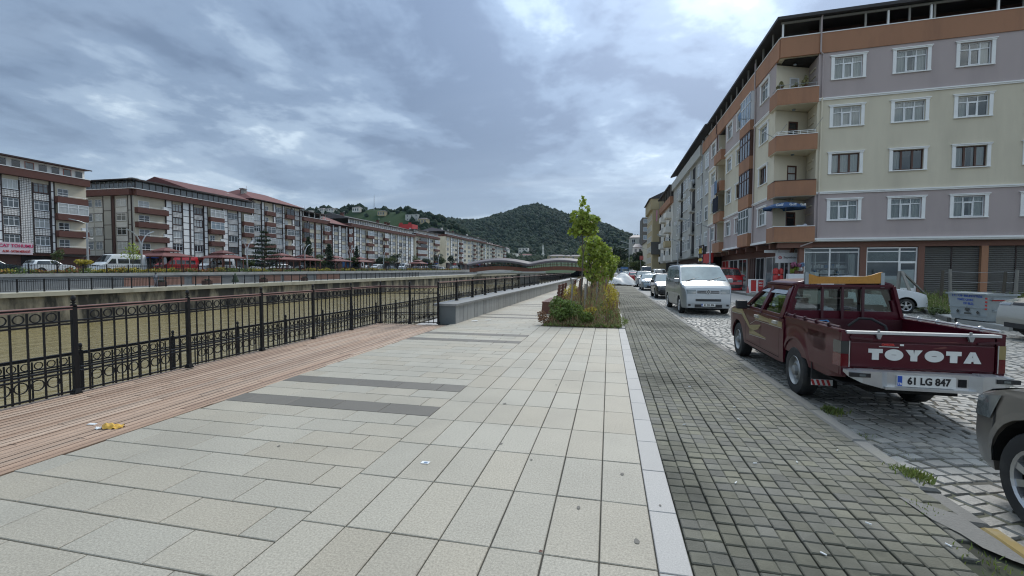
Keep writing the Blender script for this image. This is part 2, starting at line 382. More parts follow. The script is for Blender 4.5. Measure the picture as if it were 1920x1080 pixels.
def smooth(me, ang=38):
    me.polygons.foreach_set('use_smooth', [True]*len(me.polygons))
    try: me.set_sharp_from_angle(angle=R(ang))
    except Exception: pass
def recalc(me):
    b = bmesh.new(); b.from_mesh(me); bmesh.ops.recalc_face_normals(b, faces=b.faces); b.to_mesh(me); b.free()
BASE = {}
def thing(name, label, cat, loc=(0, 0, 0), rz=0.0, group=None):
    """An Empty at the thing's base; its parts are its children."""
    o = bpy.data.objects.new(name, None); COL.objects.link(o); o.empty_display_size = .2
    o.location = loc; o.rotation_euler = (0, 0, rz); o['label'] = label; o['category'] = cat
    if group: o['group'] = group
    BASE[o.name] = Vector(loc); return o
def tag(o, label, cat, group=None):
    o['label'] = label; o['category'] = cat
    if group: o['group'] = group
    return o
def put(name, me, parent=None, loc=(0, 0, 0), rot=(0, 0, 0), kind=None, label=None):
    o = bpy.data.objects.new(name, me); COL.objects.link(o)
    if parent is not None: o.parent = parent
    o.location = loc; o.rotation_euler = rot
    if kind: o['kind'] = kind
    if label: o['label'] = label
    return o
def link(name, mb, mats, parent=None, off=None, kind=None, label=None, fix=False):
    """One mesh object; geometry given in world coordinates is shifted to its parent's base."""
    if off is None:
        off = BASE.get(root(parent).name, (0, 0, 0)) if parent is not None else (0, 0, 0)
    me = mb.mesh(name, mats, off)
    if fix: recalc(me)
    return put(name, me, parent, kind=kind, label=label)
def root(o):
    while o.parent is not None: o = o.parent
    return o
KIDS = {}
def dup(o, loc, rz=None, label=None, parent=None, group=None, mats=None):
    """Copy a thing with its parts and sub-parts; meshes are shared unless a material is exchanged."""
    c = o.copy(); COL.objects.link(c)
    if parent is not None: c.parent = parent
    if loc is not None: c.location = loc
    if rz is not None: c.rotation_euler = (0, 0, rz)
    if label: c['label'] = label
    if group: c['group'] = group
    if mats and c.data is not None and c.data.materials and c.data.materials[0].name in mats:
        key = (c.data.name, mats[c.data.materials[0].name])
        if key not in KIDS:
            d = c.data.copy(); d.materials[0] = MATS[key[1]]; KIDS[key] = d
        c.data = KIDS[key]
    for ch in list(o.children): dup(ch, None, None, None, c, None, mats)
    return c
def text(name, body, size, mat, parent=None, loc=(0, 0, 0), rot=(PI/2, 0, 0), ext=.004, bold=0.0, align='CENTER', sx=1.0, label=None):
    cu = bpy.data.curves.new(name, 'FONT'); cu.body = body; cu.size = size; cu.align_x = align; cu.align_y = 'CENTER'; cu.extrude = ext; cu.offset = bold
    cu.resolution_u = 3; cu.materials.append(MATS[mat])
    tmp = bpy.data.objects.new(name, cu); COL.objects.link(tmp)
    me = bpy.data.meshes.new_from_object(tmp); bpy.data.objects.remove(tmp); me.name = name
    if not me.materials: me.materials.append(MATS[mat])
    o = put(name, me, parent, loc, rot, None, label); o.scale = (sx, 1, 1)
    return o
def fastmesh(name, V, F, mat, island=None):
    """Mesh from numpy arrays: V (n,3), F (m,3|4)."""
    me = bpy.data.meshes.new(name); n, m, k = len(V), len(F), F.shape[1]
    me.vertices.add(n); me.vertices.foreach_set('co', np.ascontiguousarray(V, dtype=np.float32).ravel())
    me.loops.add(m*k); me.loops.foreach_set('vertex_index', np.ascontiguousarray(F, dtype=np.int32).ravel())
    me.polygons.add(m); me.polygons.foreach_set('loop_start', np.arange(0, m*k, k, dtype=np.int32))
    me.update(calc_edges=True); me.materials.append(MATS[mat]); return me
NR = np.random.RandomState(5)
def leafcloud(C, size, shape='leaf', flat=.0, rs=NR, upright=False):
    """Leaf-sized faces centred on C (n,3), turned every way; returns V, F."""
    n = len(C)
    if shape == 'maple': T = np.array([(0, -.5, 0), (.25, -.28, .04), (.55, -.1, -.03), (.22, .12, .03), (0, .6, -.04), (-.22, .12, .03), (-.55, -.1, -.03), (-.25, -.28, .04)])
    elif shape == 'blade': T = np.array([(-.06, -.5, 0), (.06, -.5, 0), (.05, .1, .04), (-.03, .5, .16)])
    else: T = np.array([(0, -.5, 0), (.26, -.05, .05), (0, .5, 0), (-.26, -.05, .05)])
    k = len(T); th = rs.rand(n)*2*PI
    if upright:
        tilt = (rs.rand(n)-.5)*1.1+PI/2
    else: tilt = np.arccos(np.clip(rs.rand(n)*(2-flat)-(1-flat), -1, 1))
    sp = rs.rand(n)*2*PI; s = size*(.6+.8*rs.rand(n))
    if upright: sp = (rs.rand(n)-.5)*.5
    P = np.repeat(T[None], n, 0)*s[:, None, None]
    cs, sn = np.cos(sp), np.sin(sp)
    x = P[..., 0]*cs[:, None]-P[..., 1]*sn[:, None]; y = P[..., 0]*sn[:, None]+P[..., 1]*cs[:, None]; z = P[..., 2]
    ct, st = np.cos(tilt), np.sin(tilt)
    y2 = y*ct[:, None]-z*st[:, None]; z2 = y*st[:, None]+z*ct[:, None]
    ch, sh = np.cos(th), np.sin(th)
    x3 = x*ch[:, None]-y2*sh[:, None]; y3 = x*sh[:, None]+y2*ch[:, None]
    V = np.stack([x3, y3, z2], -1)+C[:, None, :]
    if k == 8:
        q = np.array([(0, 1, 3, 4), (1, 2, 3, 3), (0, 4, 5, 7), (7, 5, 6, 6)]); F = None
        q = np.array([(0, 1, 3), (1, 2, 3), (0, 3, 4), (0, 4, 5), (0, 5, 7), (7, 5, 6)])
    else: q = np.array([(0, 1, 2, 3)])
    F = (np.arange(n)[:, None, None]*k+q[None]).reshape(-1, q.shape[1])
    return V.reshape(-1, 3), F
def clumps(cs, rs_, n, rs=NR, shell=.55):
    """n points in a set of ellipsoid clumps, denser towards their skins."""
    cs = np.asarray(cs, float); rr = np.asarray(rs_, float)
    if rr.ndim == 1: rr = np.repeat(rr[:, None], 3, 1)
    w = rr.prod(1)**.75; idx = rs.choice(len(cs), n, p=w/w.sum())
    d = rs.randn(n, 3); d /= np.linalg.norm(d, axis=1)[:, None]
    return cs[idx]+d*rr[idx]*(shell+(1-shell)*rs.rand(n)**.6)[:, None]
# ================================================================== SETTING
def struct(name, mb, m, **k): return link(name, mb, m, None, kind='structure', **k)
RZ = -.11           # road level
WZ = -3.7           # river level
# ---- terrain under everything, to the horizon (kept below road, river bed and banks)
g = MB(); g.box(-4000, 4000, -400, 4500, -6.5, -6.0); struct('terrain', g, 'terrain')
g = MB(); g.grid(lambda u, v: (-6.9-45.2*u, -60+900*v, WZ), 2, 60); water = struct('river_water', g, 'water')
# water: broken ripples carried by bump, slow swells beneath
nt = MATS['water'].node_tree; N, L = nt.nodes, nt.links
pb = next(n for n in N if n.type == 'BSDF_PRINCIPLED')
ge = N.new('ShaderNodeNewGeometry'); hs = None
for (sx, sy, s, d, wgt) in ((1.25, .42, .9, 4, 1.0), (2.6, 1.0, 1.5, 3, .30), (.4, .25, .35, 2, .8)):
    mp = N.new('ShaderNodeMapping'); mp.inputs['Scale'].default_value = (sx, sy, 1); mp.inputs['Rotation'].default_value = (0, 0, -.25); L.new(ge.outputs['Position'], mp.inputs[0])
    n = N.new('ShaderNodeTexNoise'); n.inputs['Scale'].default_value = s; n.inputs['Detail'].default_value = d; n.inputs['Distortion'].default_value = .6; L.new(mp.outputs[0], n.inputs['Vector'])
    a = N.new('ShaderNodeMath'); a.operation = 'MULTIPLY_ADD'; L.new(n.outputs['Fac'], a.inputs[0]); a.inputs[1].default_value = wgt
    if hs is None: a.inputs[2].default_value = 0
    else: L.new(hs, a.inputs[2])
    hs = a.outputs[0]
b = N.new('ShaderNodeBump'); b.inputs['Strength'].default_value = .7; b.inputs['Distance'].default_value = .25; L.new(hs, b.inputs['Height']); L.new(b.outputs[0], pb.inputs['Normal'])

# ---- near bank body: earth block carrying promenade, path and road
g = MB(); g.box(-6.75, -5.0, -60, 12.1, -6.2, -.06); g.box(-5.0, 2.30, -60, 420, -6.2, -.0605); struct('promenade_ground', g, 'joint')
g = MB(); g.box(2.30, 60, -60, 420, -6.2, -.165); struct('road_ground', g, 'cobble_joint')
g = MB(); g.box(-6.95, -6.75, -60, 420, -6.2, -.30); struct('river_wall', g, 'wall_wet')

# ---- granite paving of the promenade
PX0, PX1, DX = -1.90, .277, -4.585      # square grid from PX0 to PX1, running bond from DX to PX0
paving = MB(); paving.box(DX, .455, -2.0, 14, -.06, -.012); paving = struct('promenade_paving', paving, 'joint')
slabs = []          # (distance, builder args, material)
jy = lambda s=.0025: rnd.uniform(-s, s)
def slab_rec(x0, x1, y0, y1, m): slabs.append((math.hypot((x0+x1)/2, (y0+y1)/2+.3), x0, x1, y0, y1, m))
cw = (PX1-PX0)/7
y = 2.414-.6656*6
while y < 12.45:
    for k in range(7):
        slab_rec(PX0+cw*k+.0045+jy(.0015), PX0+cw*(k+1)-.0045, y+.004+jy(), min(y+.6656-.004, 12.5), 'granite')
    y += .6656
y = -1.32
while y < 14.0:
    slab_rec(PX1+.003, .452, y+.003, min(y+.62-.003, 12.5) if y < 12.4 else y+.61, 'granite_grey'); y += .62
i0 = -16
def bond_row(i, ymax):
    y = 4.48+.328*i
    dark = (i % 15) in (0, 3)
    off = (0 if i % 2 else .3) + (0.02 if (i % 3) else -.05)
    x = DX-.6+off
    while x < PX0-.02:
        x0, x1 = max(x, DX), min(x+.6, PX0)
        if PX0-x1 < .10: x1 = PX0
        if x1-x0 > .05: slab_rec(x0+.004, x1-.004, y+.0045+jy(.001), y+.328-.0045, 'granite_dark' if dark else 'granite')
        x = x1 if x1 >= PX0 else x+.6
for i in range(i0, 26): bond_row(i, 13)
slabs = [s for s in slabs if s[4] > 1.1 and s[2] > -s[4]*1.9-.4]
slabs.sort()
def as_part(name, parent, x0, x1, y0, y1, z, m, c=.004, tilt=.0012, depth=.045):
    mb = MB(); mb.slab(x0, x1, y0, y1, z-depth, z, c, [rnd.uniform(-tilt, tilt) for _ in range(4)])
    return link(name, mb, m, parent, off=(0, 0, 0))
for s in slabs[:300]: as_part('granite_slab', paving, *s[1:5], 0, s[5])
rest = {}
def add_rest(s): rest.setdefault(s[5], MB()).slab(*s[1:5], -.045, rnd.uniform(-.001, .001), .004)
for s in slabs[300:]: add_rest(s)
# beyond: the same paving between wall and planter, joined
slabs = []
for i in range(26, 150): bond_row(i, 60)
for s in slabs:
    add_rest(s)
y = 14.1
for m, mb in rest.items(): link('granite_slabs', mb, m, paving, off=(0, 0, 0), kind='stuff')
g = MB(); g.box(DX, PX0, 14, 53.6, -.06, -.012); link('paving_bed', g, 'joint', paving, off=(0, 0, 0))
g = MB(); g.box(DX, PX0, 53.65, 200, -.06, -.004); struct('promenade_far', g, 'granite')
# gum spots and stains on the slabs (flat marks)
g = MB()
for px, py, r in ((.12, 3.52, .014), (-.95, 3.9, .013), (-1.2, 5.1, .018), (.18, 2.65, .016), (-.18, 2.95, .013), (-.7, 6.1, .014), (-.62, 3.62, .010), (-2.9, 3.4, .012), (.36, 3.1, .007)):
    pts = [(px+r*math.cos(a)*rnd.uniform(.8, 1.25), py+r*1.5*math.sin(a)*rnd.uniform(.8, 1.25)) for a in np.arange(0, 2*PI, PI/5)]
    g.add([(q[0], q[1], .0035) for q in pts], [tuple(range(len(pts)))])
M('gum', (.15, .14, .12), .8); struct('paving_stains', g, 'gum')

# ---- concrete block path beside the granite
path = MB(); path.box(.455, 2.272, -2, 30, -.06, -.022); path = struct('brick_path', path, 'paver_joint')
pv = []
ny = int((30-.4)/.1125)
for j in range(ny):
    yy = .6+j*.1125+.01*math.sin(j*.05)
    for k in range(16):
        x0 = .457+k*.1134; wob = .004*math.sin(j*.13+k*1.7)+rnd.uniform(-.0022, .0022)
        yo = .012*math.sin(k*2.1)+rnd.uniform(-.003, .003)+(.03*k/16)
        pv.append((math.hypot(x0-.3, yy+yo), x0+wob+.0035, x0+wob+.1134-.0035, yy+yo+.0035, yy+yo+.1125-.0035))
pv = [p for p in pv if not (p[4] < 2.1) and not (p[1] > .25+p[3]*.60)]
pv.sort()
for p in pv[:300]:
    as_part('paver', path, *p[1:5], rnd.uniform(-.003, .003), 'paver', .006, .0025)
g = MB()
for p in pv[300:]: g.slab(*p[1:5], -.045, rnd.uniform(-.003, .003), .006)
link('pavers', g, 'paver', path, off=(0, 0, 0), kind='stuff')
g = MB(); g.box(.455, 2.272, 30.02, 420, -.06, -.003); struct('path_far', g, 'paver')

# ---- kerb between path and road: long stones, the last ones by the camera broken and painted
KX0, KX1 = 2.275, 2.385
kerb = MB(); kerb.box(KX0+.01, KX1-.005, -2, 420, -.2, -.03); kerb = struct('kerb', kerb, 'kerb')
y = 3.78
while y < 60:
    ln = .95 if y < 30 else 3
    w = .012*math.sin(y*1.3)
    as_part('kerb_stone', kerb, KX0+w, KX1+w+.03, y+.006, y+ln-.006, .004+rnd.uniform(-.006, .004), 'kerb', .018, .004, .18); y += ln
as_part('kerb_stone', kerb, 2.30, 2.40, 2.4, 3.30, .0, 'yellow_kerb', .016, .006, .16)
as_part('kerb_stone', kerb, 2.32, 2.41, 1.4, 2.39, .0, 'yellow_kerb', .016, .006, .16)
as_part('kerb_stone', kerb, 2.26, 2.40, 3.33, 3.77, -.012, 'kerb', .02, .012, .16)
g = MB()     # patch of pale mortar where the pavers were relaid
pts = [(2.02, 3.60), (2.13, 3.52), (2.26, 3.40), (2.28, 3.12), (2.27, 2.86), (2.20, 2.92), (2.13, 3.02), (2.11, 3.16), (2.05, 3.30), (2.04, 3.45)]
g.add([(p[0], p[1], .006) for p in pts], [tuple(range(len(pts)))[::-1]]); o = struct('mortar_patch', g, 'kerb'); recalc(o.data)

# ---- granite setts of the road: arcs of uneven stones
road = MB(); road.box(2.40, 30, -2, 60, -.2, RZ-.014); road = struct('cobbled_road', road, 'cobble_joint')
cb = []
rr = random.Random(3)
def sett(x, y, sx, sy, a):
    cb.append((math.hypot(x-1.0, y), x, y, sx, sy, a))
yy = 1.2
row = 0
while yy < 26:
    rowd = rr.uniform(.125, .165); x = 2.43+rr.uniform(0, .06)
    while x < 13.5:
        ln = rr.uniform(.13, .21)
        # segmental arcs about 2.4 m wide
        ph = ((x-2.4) % 2.4)/2.4-.5
        arc = .55*(math.cos(ph*2.2)-.75); slope = -.55*2.2*math.sin(ph*2.2)/2.4
        sett(x+ln/2, yy+arc+rr.uniform(-.012, .012), ln-rr.uniform(.008, .018), rowd-rr.uniform(.008, .018), math.atan(slope)+rr.uniform(-.06, .06))
        x += ln
    yy += rowd; row += 1
cb = [c for c in cb if c[2] > 2.2 and c[1] < .8+c[2]*.75+.8 and c[1]-c[3]/2 > 2.40 and not (c[2]-.2 < 0)]
cb.sort()
def sett_geo(mb, x, y, sx, sy, a):
    ca, sa = math.cos(a), math.sin(a); h = RZ+rr.uniform(-.007, .004)
    def P(u, v, z): u *= sx/2; v *= sy/2; return (x+u*ca-v*sa, y+u*sa+v*ca, z)
    q = [rr.uniform(.84, 1.0) for _ in range(8)]
    top = [P(-.90*q[0], -.87*q[1], h+rr.uniform(-.004, .004)), P(.90*q[2], -.87*q[3], h+rr.uniform(-.004, .004)), P(.90*q[4], .87*q[5], h+rr.uniform(-.004, .004)), P(-.90*q[6], .87*q[7], h+rr.uniform(-.004, .004))]
    mid = [P(-1*q[0], -1*q[1], h-.014), P(1*q[2], -1*q[3], h-.014), P(1*q[4], 1*q[5], h-.014), P(-1*q[6], 1*q[7], h-.014)]
    bot = [(p[0], p[1], RZ-.05) for p in mid]
    fs = [(0, 1, 2, 3)]
    for i in range(4):
        j = (i+1) % 4; fs += [(4+i, 4+j, j, i), (8+i, 8+j, 4+j, 4+i)]
    mb.add(top+mid+bot, fs)
for c in cb[:300]:
    mb = MB(); sett_geo(mb, *c[1:6]); link('cobble', mb, 'cobble', road, off=(0, 0, 0))
g = MB()
for c in cb[300:]: sett_geo(g, *c[1:6])
link('cobbles', g, 'cobble', road, off=(0, 0, 0), kind='stuff')
g = MB(); g.box(2.42, 9.4, 26.3, 60, RZ-.04, RZ-.012); struct('cobbled_road_far', g, 'road_far')
g = MB(); g.box(2.40, 9.4, 60, 420, RZ-.04, RZ-.010); struct('street_far', g, 'road_far')
# pavement before the shops on the far side of the street
g = MB(); g.poly([(9.5, 34.0), (12.6, 33.2), (12.6, 420), (9.5, 420)], 'z', -.165, .03); struct('shop_pavement', g, 'concrete')
g = MB(); g.poly([(9.4, 33.9), (9.495, 33.9), (9.495, 420), (9.4, 420)], 'z', -.165, .02); struct('shop_kerb', g, 'kerb')
# rough lot with its kerb and footway
g = MB(); g.poly([(11.42, 17.9), (11.3, 15.5), (40, 12.0), (40, 14.2), (12.3, 16.6), (12.2, 18.2), (14.6, 24.6), (14.9, 30.5), (14.2, 31.3), (14.3, 25.1)], 'z', -.165, .015); o = struct('lot_footway', g, 'concrete'); recalc(o.data)
g = MB(); g.poly([(11.3, 17.9), (11.40, 17.9), (14.28, 25.1), (14.18, 31.3), (14.08, 31.3), (14.18, 25.1)], 'z', -.165, .035); o = struct('lot_kerb', g, 'kerb'); recalc(o.data)
g = MB(); g.poly([(12.32, 16.7), (40, 14.3), (40, 30.6), (15.0, 32.2), (14.7, 24.6), (12.22, 18.2)], 'z', -.165, .03); o = struct('lot_ground', g, 'earth'); recalc(o.data)

# ---- timber deck
DK0, DK1, DY1 = -6.72, -4.60, 12.1
deck = MB(); deck.box(DK0, DK1, -2, DY1, -.30, -.055); deck = struct('timber_deck', deck, 'trim_dark')
nb = 20; bw = (DK1-DK0)/nb
for k in range(nb):
    x0 = DK0+k*bw; yb = -1.5+rnd.uniform(0, 2.2)
    cuts = [-1.6]; yy = 1.2+rnd.uniform(-.9, 1.2)
    while yy < DY1-.6: cuts.append(yy); yy += rnd.choice((2.2, 2.6, 3.0, 3.4))
    cuts.append(DY1-(.08 if k < 14 else 0))
    for a, b2 in zip(cuts, cuts[1:]):
        if b2 < 1.4: continue
        z = .0+rnd.uniform(-.003, .002)
        mb = MB(); mb.slab(x0+.003, x0+bw-.004, a+.003, b2-.003, -.04, z, .005, [rnd.uniform(-.002, .002) for _ in range(4)])
        # two grooves along each board
        link('plank', mb, 'wood_deck', deck, off=(0, 0, 0))
g = MB()
for k in range(nb):
    for q in (.5,): g.box(DK0+(k+q)*bw-.0022, DK0+(k+q)*bw+.0022, 1.0, DY1-.1, .0005, .0032)
link('board_grooves', g, 'trim_dark', deck, off=(0, 0, 0), kind='stuff')
g = MB(); g.box(DK0-.03, DK0-.001, -2, DY1, -.32, -.002); link('edge_board', g, 'wood_deck', deck, off=(0, 0, 0))
# lower landing beyond the deck gate and the lower riverside walk behind the fence
g = MB(); g.box(-8.6, -6.96, -10, 200, -6.2, -.86); struct('lower_walk', g, 'concrete')
g = MB(); g.box(-6.74, -5.0, DY1+.02, 200, -.9, -.35); struct('upper_landing', g, 'granite_grey')

# ================================================================== RAILINGS
def lathe_post(mb, x, y, z0, h, w=.050):
    """Square iron post on a flared foot with a collar and a ball finial."""
    s = w/2
    mb.box(x-s*1.75, x+s*1.75, y-s*1.75, y+s*1.75, z0, z0+.02)
    vs = [(x-s*1.6, y-s*1.6, z0+.02), (x+s*1.6, y-s*1.6, z0+.02), (x+s*1.6, y+s*1.6, z0+.02), (x-s*1.6, y+s*1.6, z0+.02), (x-s, y-s, z0+.07), (x+s, y-s, z0+.07), (x+s, y+s, z0+.07), (x-s, y+s, z0+.07)]
    mb.add(vs, [(0, 1, 5, 4), (1, 2, 6, 5), (2, 3, 7, 6), (3, 0, 4, 7)])
    mb.box(x-s, x+s, y-s, y+s, z0+.07, z0+h-.10)
    mb.lathe((x, y, z0+h-.10), [(s*1.15, 0), (s*1.15, .012), (s*.6, .018), (s*.55, .03), (s*1.2, .036), (s*1.2, .045), (s*.5, .05), (s*.85, .062), (s*1.08, .08), (s*1.0, .10), (s*.7, .118), (s*.2, .128)], 10)
RINGS = {}
def ring_mesh(r, ax):
    if (r, ax) not in RINGS: m_ = MB(); m_.ring((0, 0, 0), r, .011, ax, 16); RINGS[r, ax] = m_.mesh('ring', 'black_iron')
    return RINGS[r, ax]
def railing_panel(p, q, z0, parent, n=10, top=1.11, full=True, rail_m='rail_brown_sheen', cols=True):
    """Bars, two rows of rings and the rails of one bay from post p to post q."""
    p, q = Vector((*p, 0)), Vector((*q, 0)); d = q-p; ln = d.length; d.normalize(); nrm = Vector((-d.y, d.x, 0))
    along = 'x' if abs(d.y) > abs(d.x) else 'y'
    P = lambda t, z: p+d*(t*ln)+Vector((0, 0, z0+z))
    mb = MB()
    for z, w, h in ((top-.205, .036, .020), (top-.168, .036, .018), (.335, .036, .020), (.290, .036, .020), (.045, .024, .020)):
        if not full and z < .1: pass
        mb.bar(P(.03, z), P(.97, z), w, h)
    mb.bar(P(.0, top-.006), P(1, top-.006), .040, .022)
    link('rails', mb, 'black_iron', parent)
    mb = MB(); mb.bar(P(.0, top+.012), P(1, top+.012), .05, .012); mb.bar(P(0, top-.022), P(1, top-.022), .046, .012); link('handrail', mb, rail_m, parent)
    for i in range(1, n):
        mb = MB(); mb.bar(P(i/n, .02), P(i/n, top-.04), .0165); link('baluster', mb, 'black_iron', parent)
    for i in range(1, n-1):
        for zz_, rr_ in ((top-.105, .050), (.205, .062)):
            c = P((i+.5)/n, zz_)-BASE[parent.name]; put('ring', ring_mesh(rr_, along), parent, c)
rl = thing('railing', 'black iron railing with ring frieze and brown handrail along the timber deck', 'railing', (-6.65, 7, 0))
ry = [-.38, 1.18, 2.735, 4.29, 5.85, 7.40, 8.95, 10.49, 12.03]
for y in ry:
    mb = MB(); lathe_post(mb, -6.65, y, 0, 1.235); o = link('post', mb, 'black_iron', rl)
for a, b2 in zip(ry[1:], ry[2:]): railing_panel((-6.65, a), (-6.65, b2), 0, rl)
gt = thing('deck_gate', 'black iron gate and fence closing the far end of the timber deck', 'gate', (-5.8, 12.05, 0))
gp = [(-6.65, 12.03), (-5.74, 12.10), (-4.92, 12.28)]
for x, y in gp[1:]:
    mb = MB(); lathe_post(mb, x, y, 0, 1.235); link('post', mb, 'black_iron', gt)
railing_panel(gp[0], gp[1], 0, gt, 6); railing_panel(gp[1], gp[2], 0, gt, 6)
# low granite-faced wall with coping, and the railing on it
wl_ = thing('promenade_wall', 'low grey stone clad wall with flat coping beside the promenade', 'wall', (-4.7, 30, 0))
def wx(y): return -4.43+.011*(y-12.5) if y < 34 else -4.19+.004*(y-34)
g = MB(); g.poly([(-4.99, 12.42), (wx(12.42)-.02, 12.42), (wx(60)-.02, 60), (-4.99, 60)], 'z', -.05, .53); link('core', g, 'panel_stone_dark', wl_, fix=True)
y = 12.44
while y < 59.5:
    w = .36 if y < 40 else .72
    mb = MB(); x = wx(y+w/2); mb.box(x-.03, x+rnd.uniform(-.002, .003), y+.004, y+w-.004, -.02, .53); link('cladding_panel', mb, 'panel_stone', wl_); y += w
mb = MB(); mb.box(-4.97, wx(12.42)-.01, 12.395, 12.42, -.02, .53); link('end_panel', mb, 'panel_stone_dark', wl_)
for a, b2 in [(12.36, 14.2), (14.2, 16.6), (16.6, 19.0), (19.0, 21.4), (21.4, 24), (24, 27), (27, 30), (30, 34), (34, 39), (39, 45), (45, 52), (52, 60)]:
    mb = MB(); mb.poly([(-5.12, a+.004), (wx(a)+.05, a+.004), (wx(b2)+.05, b2-.004), (-5.12, b2-.004)], 'z', .53, .595); link('coping_stone', mb, 'coping_stone', wl_, fix=True)
wr = thing('railing', 'black iron railing with brown handrail standing on the low grey stone wall', 'railing', (-4.9, 30, .595))
py = 13.85
posts = []
while py < 60: posts.append(py); py += 1.72
for i, y in enumerate(posts):
    mb = MB(); lathe_post(mb, -4.9, y, .595, .70, .06); link('post', mb, 'black_iron', wr)
prev = 12.28
mb2 = MB(); hb = MB(); rg = MB()
for y in posts:
    for z in (.62, .50, .12): mb2.bar((-4.9, prev, .595+z-.02), (-4.9, y, .595+z-.02), .03, .02)
    hb.bar((-4.9, prev, .595+.64), (-4.9, y, .595+.64), .05, .026)
    if y < 45:
        n = 10
        for i in range(1, n): mb2.bar((-4.9, prev+(y-prev)*i/n, .66 if prev < 26 else .7), (-4.9, prev+(y-prev)*i/n, 1.2), .017)
    prev = y
link('rails', mb2, 'black_iron', wr); link('handrail', hb, 'rail_brown_sheen', wr)
# lower fence on the riverside walk
lf = thing('railing', 'second black iron fence with ring frieze standing lower on the riverside walk', 'railing', (-8.35, 20, -.86))
LY = [2.35+1.555*i for i in range(0, 34)]
for i, y in enumerate(LY):
    mb = MB(); lathe_post(mb, -8.35, y, -.86, 1.235, .050); link('post', mb, 'black_iron', lf)
    if i and y < 27: railing_panel((-8.35, LY[i-1]), (-8.35, y), -.86, lf, 10, 1.11, True, 'black_iron')
    elif i:
        mb = MB()
        for z in (1.1, .93, .3, .05): mb.bar((-8.35, LY[i-1], -.86+z), (-8.35, y, -.86+z), .03)
        for k in range(1, 10): mb.bar((-8.35, LY[i-1]+.1555*k, -.84), (-8.35, LY[i-1]+.1555*k, .22), .018)
        link('panel', mb, 'black_iron', lf)

# ================================================================== FAR BANK
def bz(y): return .0035*y            # the valley floor rises gently upstream
def bank(name, xs0, xs1, z0, z1, m, y0=-20, y1=420, n=22):
    """Long block from xs0 to xs1 whose top follows the valley slope."""
    g = MB()
    for i in range(n):
        a, b2 = y0+(y1-y0)*i/n, y0+(y1-y0)*(i+1)/n
        vs = []
        for x in (xs0, xs1):
            for yy in (a, b2): vs += [(x, yy, z0), (x, yy, z1+bz(yy))]
        g.add(vs, [(0, 2, 3, 1), (4, 5, 7, 6), (1, 3, 7, 5)] + ([(0, 1, 5, 4)] if i == 0 else []) + ([(2, 6, 7, 3)] if i == n-1 else []))
    return struct(name, g, m, fix=True)
bank('far_river_wall', -52.4, -52.0, -6.2, -1.0, 'wall_wet')
bank('far_quay_ledge', -54.0, -51.75, -1.0, -.72, 'wall_cap', n=60)
bank('far_lower_promenade', -60.0, -54.01, -6.2, -.78, 'far_stone')
bank('far_retaining_wall', -60.5, -60.01, -6.2, .72, 'far_stone')
bank('far_wall_coping', -60.7, -59.85, .72, .93, 'concrete')
bank('far_street', -86.0, -60.71, -6.2, .84, 'asphalt')
bank('far_pavement', -140.0, -86.01, -6.2, .95, 'concrete')
# brick panels in the retaining wall
rw = None
for a, b2 in ((44.2, 48.6), (49.4, 52.3), (53.6, 58.5), (66.5, 71.5), (72.5, 79.0), (82.0, 90.0)):
    g = MB(); g.poly([(-60.02, a), (-59.93, a), (-59.93, b2), (-60.02, b2)], 'z', -.66, .35+bz(a)); struct('brick_panel', g, 'brick_pave', fix=True)
def far_fence(name, label, x, z, h, y0, y1, step, post_step, m='black_iron'):
    t = thing(name, label, 'fence', (x, (y0+y1)/2, z))
    y = y0
    bars = MB(); rails = MB(); k = 0
    n = int(round((y1-y0)/post_step))
    for i in range(n+1):
        yy = y0+i*post_step; b_ = z+bz(yy)
        mb = MB(); mb.box(x-.05, x+.05, yy-.05, yy+.05, b_-.02, b_+h+.08); link('post', mb, m, t)
        if i < n:
            z2 = z+bz(yy+post_step)
            for hh in (h, h-.16, .12): rails.bar((x, yy, b_+hh), (x, yy+post_step, z2+hh), .045)
            if yy < 150:
                kk = int(post_step/step)
                for j in range(1, kk): bars.box(x-.012, x+.012, yy+j*step-.012, yy+j*step+.012, b_+.1, b_+h)
    link('rails', rails, m, t); link('bars', bars, m, t, kind='stuff')
far_fence('railing', 'long black railing on the pale quay ledge across the river', -53.2, -.70, 1.15, 22, 118, .17, 2.0)
far_fence('railing', 'black railing on top of the far retaining wall before the parked vehicles', -60.3, .93, 1.0, 30, 200, .25, 2.5)
